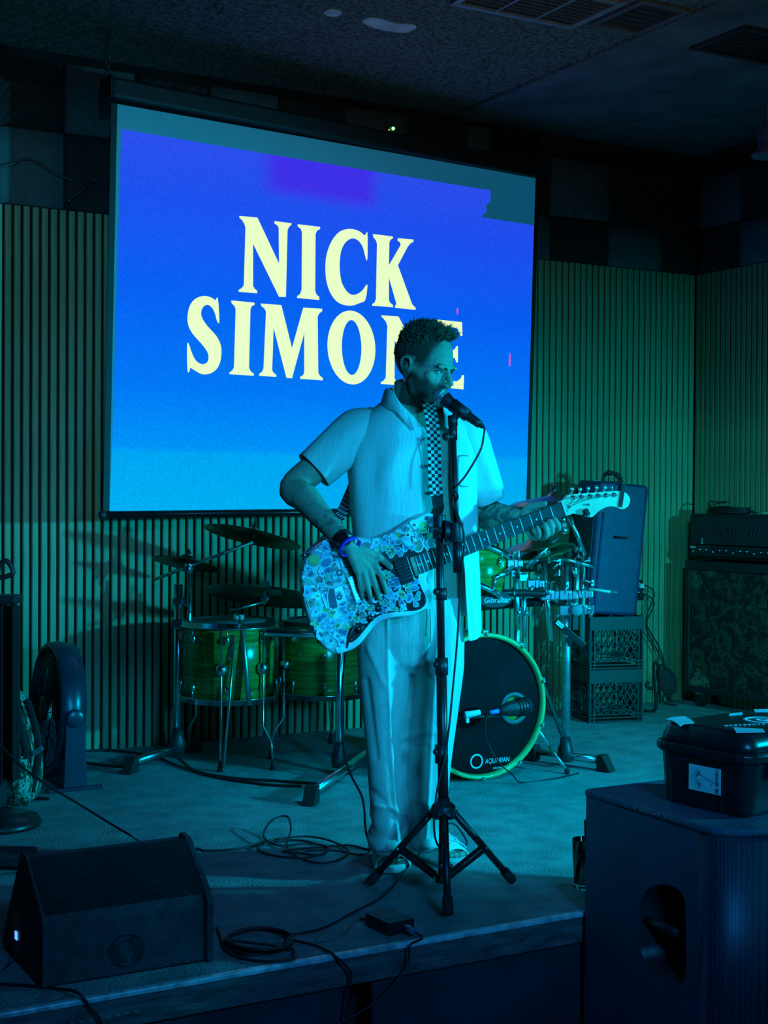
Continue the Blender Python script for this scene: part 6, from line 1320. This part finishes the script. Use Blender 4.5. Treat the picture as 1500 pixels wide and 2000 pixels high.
# braided cable from the box to the coil
bm = mat('braided_cable', (0.02, 0.02, 0.02), 0.7, col2=(0.35, 0.35, 0.34), scale=160)
cable('braided_cable', [DF @ V(0.02, L2, 0.022), fl(715, 1794)+V(0, 0, 0.006), fl(690, 1803)+V(0, 0, 0.004), fl(678, 1818)+V(0, 0, 0.004), fl(655, 1834)+V(0, 0, 0.004), fl(625, 1841)+V(0, 0, 0.004), fl(570, 1840)+V(0, 0, 0.004), fl(520, 1842)+V(0, 0, 0.004)], 0.0035, bm, 'black and white braided cable running from the signal box')
def coil(name, pts, r, label, z0=0.005, m=cablem):
    P_ = [fl(x, y)+V(0, 0, z0+(dz if False else dz)) for x, y, dz in pts]; return cable(name, P_, r, m, label, sub=6)
q = []
for k in range(34):
    a = k*0.66; q.append((502+rnd.uniform(-6, 6)+64*math.cos(a)+(8 if k > 20 else 0), 1846+rnd.uniform(-2, 2)+23*math.sin(a)+(6 if k > 22 else 0), 0.0007*k))
q += [(560, 1862, 0.01), (575, 1868, 0.006), (570, 1880, 0.004), (520, 1884, 0.003), (470, 1876, 0.002), (440, 1858, 0.002), (432, 1835, 0.002), (425, 1815, 0.002)]
coil('cable_coil', q, 0.0042, 'black cable coiled on the stage beside the wedge monitor')
q = [(385, 1660, 0), (400, 1664, 0), (450, 1662, 0), (500, 1655, 0), (530, 1650, 0.002), (570, 1645, 0.002), (610, 1650, 0.002), (640, 1665, 0.002), (600, 1680, 0.004), (545, 1678, 0.004), (510, 1668, 0.004), (505, 1655, 0.005), (540, 1645, 0.006), (600, 1640, 0.006), (650, 1650, 0.006), (680, 1668, 0.004), (660, 1685, 0.003), (620, 1690, 0.003), (580, 1678, 0.004), (560, 1660, 0.008), (568, 1640, 0.03), (560, 1625, 0.05), (530, 1628, 0.04), (515, 1645, 0.015), (545, 1660, 0.01), (600, 1655, 0.008), (640, 1662, 0.008), (625, 1676, 0.006), (580, 1672, 0.006), (555, 1668, 0.006), (620, 1660, 0.004), (680, 1655, 0.002), (720, 1662, 0.0), (735, 1655, 0.0)]
coil('instrument_cable', q, 0.0036, 'tangled black instrument cable on the stage beside the shoes')
gj = G(676, 1256, -0.02)
cable('guitar_cable', [G(690, 1222, 0.008), G(678, 1250, 0.012), at(670, 1320, 4.16), at(668, 1420, 4.22), at(680, 1500, 4.30), at(708, 1560, 4.36), at(714, 1620, 4.40), fl(722, 1664)+V(0, 0.0, 0.006), fl(700, 1672)+V(0, 0, 0.005), fl(650, 1668)+V(0, 0, 0.012), fl(600, 1668)+V(0, 0, 0.012)], 0.0036, cablem, 'black cable dropping from the sticker-covered guitar to the stage')
# vocal microphone cable, down the stand and over to the coil
mcp = [mc1+md*0.005, at(945, 850, 4.055), at(938, 880, 4.05), at(912, 925, 4.05), at(892, 950, 4.048), at(884, 962, 4.045), at(881, 972, 4.05), at(888, 980, 4.05), at(894, 970, 4.04), at(889, 960, 4.035), at(884, 985, 4.045), at(896, 1010, 4.035), at(907, 1050, 4.035), at(903, 1100, 4.04), at(898, 1160, 4.06), at(893, 1250, 4.075), at(884, 1350, 4.08), at(876, 1430, 4.085), at(868, 1480, 4.08), at(856, 1530, 4.08), at(849, 1580, 4.07), at(848, 1620, 4.08), at(855, 1650, 4.12), fl(872, 1668)+V(0, 0, 0.01), fl(898, 1660)+V(0, 0, 0.01), fl(912, 1650)+V(0, 0, 0.008), fl(890, 1640)+V(0, 0, 0.05), fl(870, 1645)+V(0, 0, 0.06), fl(840, 1660)+V(0, 0, 0.05), fl(815, 1690)+V(0, 0, 0.028), fl(790, 1705)+V(0, 0, 0.01), fl(768, 1735)+V(0, 0, 0.006), fl(735, 1762)+V(0, 0, 0.005), fl(690, 1785)+V(0, 0, 0.005), fl(640, 1812)+V(0, 0, 0.005), fl(600, 1824)+V(0, 0, 0.005), fl(560, 1828)+V(0, 0, 0.005), fl(530, 1822)+V(0, 0, 0.012)]
cable('microphone_cable', mcp, 0.0034, cablem, 'long black cable from the vocal microphone down its stand')
cable('signal_cable', [at(-30, 1430, 4.4), at(0, 1456, 4.4), at(40, 1495, 4.4), at(90, 1532, 4.4), at(150, 1568, 4.4), at(215, 1608, 4.38), at(265, 1638, 4.3), fl(300, 1668)+V(0, 0, 0.004), fl(350, 1664)+V(0, 0, 0.004), fl(392, 1660)+V(0, 0, 0.004)], 0.0040, cablem, 'black cable slanting down past the backpack to the wedge monitor')
cable('stage_cable', [fl(-30, 1925)+V(0, 0, 0.005), fl(40, 1928)+V(0, 0, 0.005), fl(110, 1936)+V(0, 0, 0.006), on(150, 1948, 1, 3.222)+V(0, 0, 0.012), on(175, 1965, 1, 3.205), on(195, 1990, 1, 3.20), on(205, 2025, 1, 3.20)], 0.0038, cablem, 'black cable crossing the stage lip in front of the wedge monitor')
cable('stage_cable', [fl(560, 1838)+V(0, 0, 0.006), fl(600, 1846)+V(0, 0, 0.006), fl(630, 1855)+V(0, 0, 0.004), on(650, 1868, 1, 3.215)+V(0, 0, 0.006), on(682, 1895, 1, 3.20), on(684, 1920, 1, 3.20), on(675, 1990, 1, 3.20)], 0.0034, cablem, 'black cable hanging over the stage lip beside the fascia gap')
cable('drum_cables', [fl(150, 1490)+V(0, 0, 0.006), fl(250, 1500)+V(0, 0, 0.006), fl(330, 1487)+V(0, 0, 0.03), fl(380, 1508)+V(0, 0, 0.006), fl(450, 1522)+V(0, 0, 0.006), fl(540, 1528)+V(0, 0, 0.006), fl(640, 1535)+V(0, 0, 0.006)], 0.007, cablem, 'black cable running along the floor by the drum rack feet')
cable('drum_cables', [fl(148, 1470)+V(0, 0, 0.006), fl(220, 1468)+V(0, 0, 0.006), fl(300, 1480)+V(0, 0, 0.006), fl(352, 1500)+V(0, 0, 0.006), fl(420, 1520)+V(0, 0, 0.006), fl(520, 1535)+V(0, 0, 0.006), fl(590, 1538)+V(0, 0, 0.006)], 0.006, cablem, 'second black cable on the floor in front of the floor toms')
# drink
gp = fl(1141, 1735); gl = thing('drinking_glass', 'iced drink in a tumbler with straw and lime on the stage edge', 'glass', gp); GT = Matrix.Translation(gp)
m_glass = mat('clear_glass', (0.9, 0.95, 0.95), 0.04, var=0.01, trans=1.0); m_drink = mat('dark_drink', (0.05, 0.07, 0.06), 0.1, var=0.3, trans=0.6)
GH = 0.150
MB().lathe([(0.0, 0.001), (0.030, 0.001), (0.031, 0.012), (0.0375, GH), (0.0350, GH), (0.0290, 0.016), (0.0, 0.014)], GT, 28).build('tumbler', m_glass, gl)
MB().lathe([(0.0, 0.016), (0.0285, 0.018), (0.0335, 0.108), (0.0, 0.108)], GT, 24).build('drink', m_drink, gl)
for k in range(5):
    a = k*1.3; MB().box(gp+V(0.015*math.cos(a), 0.015*math.sin(a), 0.100+0.006*(k % 2)), (0.017, 0.017, 0.017), Matrix.Rotation(a*2, 4, V(1, 1, 1).normalized())).build('ice_cube', m_glass, gl, bevel=0.003)
MB().cyl(gp+V(0.0, -0.01, 0.02), gp+V(0.008, 0.010, 0.205), 0.003, 8).build('straw', rubber, gl)
MB(frame(gp+V(0.022, -0.005, GH-0.012), *basis(RH+FH))).lathe([(0.018, -0.003), (0.018, 0.003), (0, 0.003)], None, 16).build('lime_slice', mat('lime', (0.35, 0.45, 0.06), 0.5), gl)

# ================================================================ subwoofer with the case on it, at the right front
m_sub = mat('subwoofer_paint', (0.052, 0.078, 0.130), 0.6, var=0.15, scale=5, bump=0.35, bscale=260)
X0, X1, Y0, Y1, Z0, Z1 = 2.45, 3.05, 2.735, 3.205, FZ, 0.36
sb = thing('subwoofer', 'tall dark subwoofer with a side handle standing on the venue floor', 'loudspeaker', V((X0+X1)/2, (Y0+Y1)/2, Z0))
hole = [(1250, 1775), (1256, 1748), (1272, 1732), (1295, 1727), (1318, 1733), (1333, 1748), (1339, 1770), (1340, 1840), (1340, 1898), (1334, 1918), (1320, 1927), (1305, 1918), (1282, 1900), (1262, 1882), (1253, 1862), (1250, 1840)]
hp = [(p.y, p.z) for p in (on(x, y, 0, X0) for x, y in hole)]
hp = spl2(hp, 3); hc = (sum(p[0] for p in hp)/len(hp), sum(p[1] for p in hp)/len(hp))
def rim(p):
    dx, dz = p[0]-hc[0], p[1]-hc[1]; t = min(((Y1 if dx > 0 else Y0)-hc[0])/dx if abs(dx) > 1e-6 else 1e9, ((Z1-0.02 if dz > 0 else Z0+0.03)-hc[1])/dz if abs(dz) > 1e-6 else 1e9)
    return (hc[0]+dx*t, hc[1]+dz*t)
hp = sorted(hp, key=lambda p: math.atan2(p[1]-hc[1], p[0]-hc[0])); ro = [rim(p) for p in hp]
for cy, cz in ((Y0, Z0+0.03), (Y1, Z0+0.03), (Y0, Z1-0.02), (Y1, Z1-0.02)):
    k = min(range(len(ro)), key=lambda i: abs(math.atan2(ro[i][1]-hc[1], ro[i][0]-hc[0])-math.atan2(cz-hc[1], cy-hc[0]))); ro[k] = (cy, cz)
n = len(hp); mb = MB()
vs = [V(X0, a, b) for a, b in ro]+[V(X0, a, b) for a, b in hp]+[V(X0+0.012, hc[0]+(a-hc[0])*0.93, hc[1]+(b-hc[1])*0.96) for a, b in hp]+[V(X0+0.085, hc[0]+(a-hc[0])*0.7, hc[1]+(b-hc[1])*0.8) for a, b in hp]+[V(X0+0.02, a, b) for a, b in ro]
mb.add(vs, [(k, (k+1) % n, n+(k+1) % n, n+k) for k in range(n)]+[(k, 4*n+k, 4*n+(k+1) % n, (k+1) % n) for k in range(n)]); mb.build('side_panel', m_sub, sb)
mb = MB(); mb.add([p.copy() for p in vs[n:4*n]], [(k, (k+1) % n, n+(k+1) % n, n+k) for k in range(n)]+[(n+k, n+(k+1) % n, 2*n+(k+1) % n, 2*n+k) for k in range(n)]+[[2*n+k for k in range(n)]], True); mb.build('handle_cup', black, sb)
g0, g1 = on(1262, 1797, 0, X0+0.02), on(1328, 1824, 0, X0+0.02); mb = MB(); mb.tube([g0, g1], 0.013, 12); mb.build('handle_bar', black, sb)
fr2 = [(X0, Y0)]+[(X0+(X1-X0)*(0.5-0.5*math.cos(PI*k/16)), Y0-0.13*math.sin(PI*k/16)**0.75) for k in range(17)]+[(X1, Y0)]
top_pl = [(X0-0.006, Y1+0.004), (X0-0.006, Y0)]+[(X0-0.006+(X1-X0+0.012)*(0.5-0.5*math.cos(PI*k/16)), Y0-0.142*math.sin(PI*k/16)**0.75) for k in range(1, 16)]+[(X1+0.006, Y0), (X1+0.006, Y1+0.004)]
mb = MB(); mb.prism(top_pl, Matrix.Identity(4), Z1-0.022, Z1); mb.build('top_panel', m_sub, sb, bevel=0.009, segs=3)
mb = MB(); mb.prism(top_pl, Matrix.Identity(4), Z0, Z0+0.03); mb.build('bottom_panel', m_sub, sb, bevel=0.006)
MB().box(((X0+X1)/2+0.01, Y1-0.008, (Z0+Z1)/2), (X1-X0-0.03, 0.016, Z1-Z0-0.05)).build('back_panel', m_sub, sb)
MB().box((X1-0.01, (Y0+Y1)/2, (Z0+Z1)/2), (0.02, Y1-Y0, Z1-Z0-0.05)).build('side_panel', m_sub, sb)
def perf():
    m = bpy.data.materials.new('perforated_grille'); m.use_nodes = True; nt = m.node_tree; b = nt.nodes['Principled BSDF']; N, L = nt.nodes.new, nt.links.new
    tc = N('ShaderNodeTexCoord'); vo = N('ShaderNodeTexVoronoi'); vo.inputs['Scale'].default_value = 170; vo.inputs['Randomness'].default_value = 0.15; L(tc.outputs['Object'], vo.inputs['Vector'])
    cr = N('ShaderNodeValToRGB'); e = cr.color_ramp.elements; e[0].position = 0.30; e[0].color = (0.004, 0.005, 0.007, 1); e[1].position = 0.42; e[1].color = (0.045, 0.058, 0.095, 1); L(vo.outputs['Distance'], cr.inputs[0]); L(cr.outputs[0], b.inputs['Base Color'])
    b.inputs['Roughness'].default_value = 0.45; b.inputs['Metallic'].default_value = 0.3; return m
mb = MB(); k_ = len(fr2); mb.add([V(a, b, z) for z in (Z0+0.03, Z1-0.022) for a, b in fr2], [(i, i+1, k_+i+1, k_+i) for i in range(k_-1)], True); o = mb.build('grille', perf(), sb); s_ = o.modifiers.new('t', 'SOLIDIFY'); s_.thickness = 0.003
mb = MB()
for k in range(40):
    t = rnd.random()**2; p = V(X0-0.0066, rnd.gauss(2.905, 0.05), Z1-0.004-abs(rnd.gauss(0, 0.008))); p.y = min(max(p.y, Y0+.02), Y1-.02); mb.ball(p, (0.0012, rnd.uniform(0.002, 0.006), rnd.uniform(0.001, 0.003)), 6)
mb.build('paint_chips', mat('bare_wood_chip', (0.25, 0.24, 0.22), 0.9), sb, kind='stuff')
# plastic case
cs0 = fl(1275, 1563, Z1); cyd = (fl(1468, 1605, Z1)-fl(1282, 1562, Z1)); cyd.z = 0; cl_ = 0.315; cyd.normalize(); cxd = V(-cyd.y, cyd.x, 0)
if cxd.x < 0: cxd = -cxd
KS = thing('equipment_case', 'black plastic equipment case covered with pale stickers on the subwoofer', 'case', V(cs0.x, cs0.y, Z1)+cyd*0.15+cxd*0.2); KF2 = frame(V(cs0.x, cs0.y, Z1+0.001), cyd, cxd, ZU)
m_case2 = mat('case_plastic', (0.010, 0.012, 0.016), 0.30, var=0.2, scale=20, bump=0.04)
CL, CWd = 0.315, 0.36
def rrect(l, w, r, ins=0.0, n=5):
    out = []
    for cx, cy, a0 in ((l-r, w-r, 0), (r, w-r, PI/2), (r, r, PI), (l-r, r, 1.5*PI)):
        for k in range(n+1): a = a0+PI/2*k/n; out.append((cx+(r-ins)*math.cos(a), cy+(r-ins)*math.sin(a)))
    return out
def stack_(mb, layers):
    n = None; vs = []
    for poly, z in layers:
        n = len(poly); vs += [V(a, b, z) for a, b in poly]
    fs = [(i*n+k, i*n+(k+1) % n, (i+1)*n+(k+1) % n, (i+1)*n+k) for i in range(len(layers)-1) for k in range(n)]
    fs += [list(range(n))[::-1], [(len(layers)-1)*n+k for k in range(n)]]; mb.add(vs, fs, False)
mb = MB(KF2); stack_(mb, [(rrect(CL, CWd, 0.05, 0.024), 0.0), (rrect(CL, CWd, 0.05, 0.014), 0.010), (rrect(CL, CWd, 0.05, 0.004), 0.135), (rrect(CL, CWd, 0.05, 0.004), 0.150)]); mb.build('tub', m_case2, KS, bevel=0.004)
mb = MB(KF2); stack_(mb, [(rrect(CL, CWd, 0.05, -0.006), 0.142), (rrect(CL, CWd, 0.05, -0.012), 0.146), (rrect(CL, CWd, 0.05, -0.012), 0.164), (rrect(CL, CWd, 0.05, -0.008), 0.168)]); mb.build('lip', m_case2, KS, bevel=0.003)
mb = MB(KF2); stack_(mb, [(rrect(CL, CWd, 0.05, 0.002), 0.166), (rrect(CL, CWd, 0.05, 0.006), 0.186), (rrect(CL, CWd, 0.05, 0.014), 0.204), (rrect(CL, CWd, 0.05, 0.028), 0.215), (rrect(CL, CWd, 0.05, 0.042), 0.219)]); o = mb.build('lid', m_case2, KS)
for p in o.data.polygons: p.use_smooth = len(p.vertices) == 4
for x in (0.055, CL-0.09): mb = MB(KF2); mb.box((x, 0.012, 0.072), (0.006, 0.012, 0.125)); mb.build('rib', m_case2, KS, bevel=0.003)
for y in (0.11, 0.26): mb = MB(KF2); mb.box((CL+0.002, y, 0.135), (0.016, 0.05, 0.07)); mb.build('latch', black, KS, bevel=0.005)
sp_ = V(cs0.x, cs0.y, Z1)+cxd*0.0085; m_pale = mat('sticker_paper', (0.66, 0.72, 0.76), 0.5, var=0.04); m_inkd = mat('sticker_navy_ink', (0.02, 0.05, 0.13), 0.6)
stp_ = [onpl(x, y, sp_-cxd*0.0045, cxd) for x, y in ((1346, 1488), (1408, 1505), (1407, 1558), (1345, 1538))]
SO = (stp_[0]+stp_[1]+stp_[2]+stp_[3])/4; SQ = frame(SO, cyd, ZU, cyd.cross(ZU))
if SQ.col[2].xyz.dot(cxd) > 0: SQ = frame(SO, cyd, ZU, -cxd)
sw, sh = (stp_[1]-stp_[0]).dot(cyd), 0.068
mb = MB(SQ); mb.box((0, 0, 0.0), (sw, sh, 0.0012)); stk_ = mb.build('sticker', m_pale, KS)
writing('MR. GROWLY', SQ @ Matrix.Translation((sw*0.40, 0.0, 0.0012)) @ Matrix.Rotation(PI/2, 4, 'Z'), 0.012, m_inkd, stk_ if False else KS, ext=0.0003, bold=0.0004, width=sh*0.92)
mb = MB(SQ)
for k in range(13):
    a = PI*0.55+PI*0.95*k/12; c = (-sw*0.12, 0.0); mb.bar((c[0]+0.010*math.cos(a), c[1]+0.010*math.sin(a), 0.001), (c[0]+(0.022+0.006*(k % 2))*math.cos(a), c[1]+(0.022+0.006*(k % 2))*math.sin(a), 0.001), 0.0012, 0.0006, V(0, 0, 1))
for a, b in (((-0.01, 0.012), (0.004, 0.004)), ((-0.01, -0.006), (0.004, 0.002)), ((0.004, 0.003), (0.014, -0.004)), ((0.014, -0.004), (0.010, -0.014)), ((0.010, 0.002), (0.016, 0.010)), ((0.014, -0.004), (0.020, 0.0))): mb.bar((a[0]*sw/.05, a[1], 0.001), (b[0]*sw/.05, b[1], 0.001), 0.0012, 0.0006, V(0, 0, 1))
mb.build('sticker_drawing', m_inkd, KS)
ZT = 0.2195
def lid_st(pts, z=ZT, m=m_pale, name='sticker'):
    P_ = [fl(x, y, Z1+z) for x, y in pts]; loc = [KF2.inverted() @ p for p in P_]; mb = MB(KF2); mb.prism([(p.x, p.y) for p in loc], Matrix.Identity(4), z, z+0.0012); return mb.build(name, m, KS)
lid_st([(1300, 1406), (1312, 1402), (1338, 1400), (1350, 1407), (1356, 1413), (1336, 1415), (1328, 1420), (1322, 1414), (1312, 1408)])
lid_st([(1432, 1422), (1490, 1425), (1494, 1431), (1438, 1432)], ZT)
lid_st([(1472, 1387), (1530, 1385), (1535, 1391), (1475, 1392)])
lid_st([(1424, 1395), (1450, 1392), (1450, 1396), (1424, 1398)])
cR = KF2.inverted() @ fl(1488, 1407, Z1+ZT)
MB(KF2).lathe([(0.040, ZT), (0.040, ZT+0.0014), (0.052, ZT+0.0014), (0.052, ZT)], Matrix.Translation((cR.x, cR.y, 0)), 32, ring=True).build('sticker', m_pale, KS)
MB(KF2).lathe([(0.010, ZT), (0.010, ZT+0.0014), (0.020, ZT+0.0014), (0.020, ZT)], Matrix.Translation((cR.x, cR.y, 0)), 24, ring=True).build('sticker', m_pale, KS)
for k in range(9):
    c = KF2.inverted() @ fl(1418+k*9, 1418-k*0.4, Z1+ZT); mb = MB(KF2); mb.box((c.x, c.y, ZT+0.0006), (0.006, 0.010, 0.0012), rotz(rnd.uniform(-.6, .6))); mb.build('sticker_letter', m_pale, KS)
# ================================================================ small rigging: stage lamp and cables by the ceiling
lp = at(1502, 306, 4.9); lamp = thing('stage_lamp', 'small hanging stage lamp with violet glow at the ceiling', 'lamp', V(lp.x, lp.y, lp.z)); LT = Matrix.Translation(lp)
MB().lathe([(0.058, 0.0), (0.060, 0.006), (0.036, 0.030), (0.040, 0.075), (0.030, 0.105), (0.012, 0.12), (0, 0.12)], LT, 24).build('housing', m_spk, lamp)
MB().lathe([(0.0, 0.004), (0.050, 0.004), (0.050, 0.001), (0.0, 0.001)], LT, 24).build('lens', mat('violet_lens', (0.05, 0.03, 0.1), 0.3, emit=(0.30, 0.25, 1.0), estr=1.6), lamp)
MB().cyl(lp+V(0, 0, 0.115), V(lp.x, lp.y, CZ-0.014), 0.006, 8).build('drop_rod', m_hook, lamp)
c0 = [on(x, y, 1, WY-0.03) for x, y in ((-20, 330), (0, 325), (25, 320), (50, 310), (75, 318), (105, 338), (125, 346), (140, 352))]
cable('wall_cable', c0, 0.006, mat('old_cable', (0.05, 0.05, 0.045), 0.6), 'black cable looping across the foam tiles above the slats')
a, b = on(135, 392, 1, WY-0.05), on(182, 352, 1, WY-0.05); mb = MB(); mb.cyl(a, b, 0.004, 8); mb.ball(a, 0.010); mb.ball(b, 0.010); mb.cyl(b, V(b.x, WY+0.01, b.z), 0.004, 8); tag(rebase(mb.build('wall_bracket', m_hook), a), 'thin metal bracket rod on the dark foam tile', 'bracket')
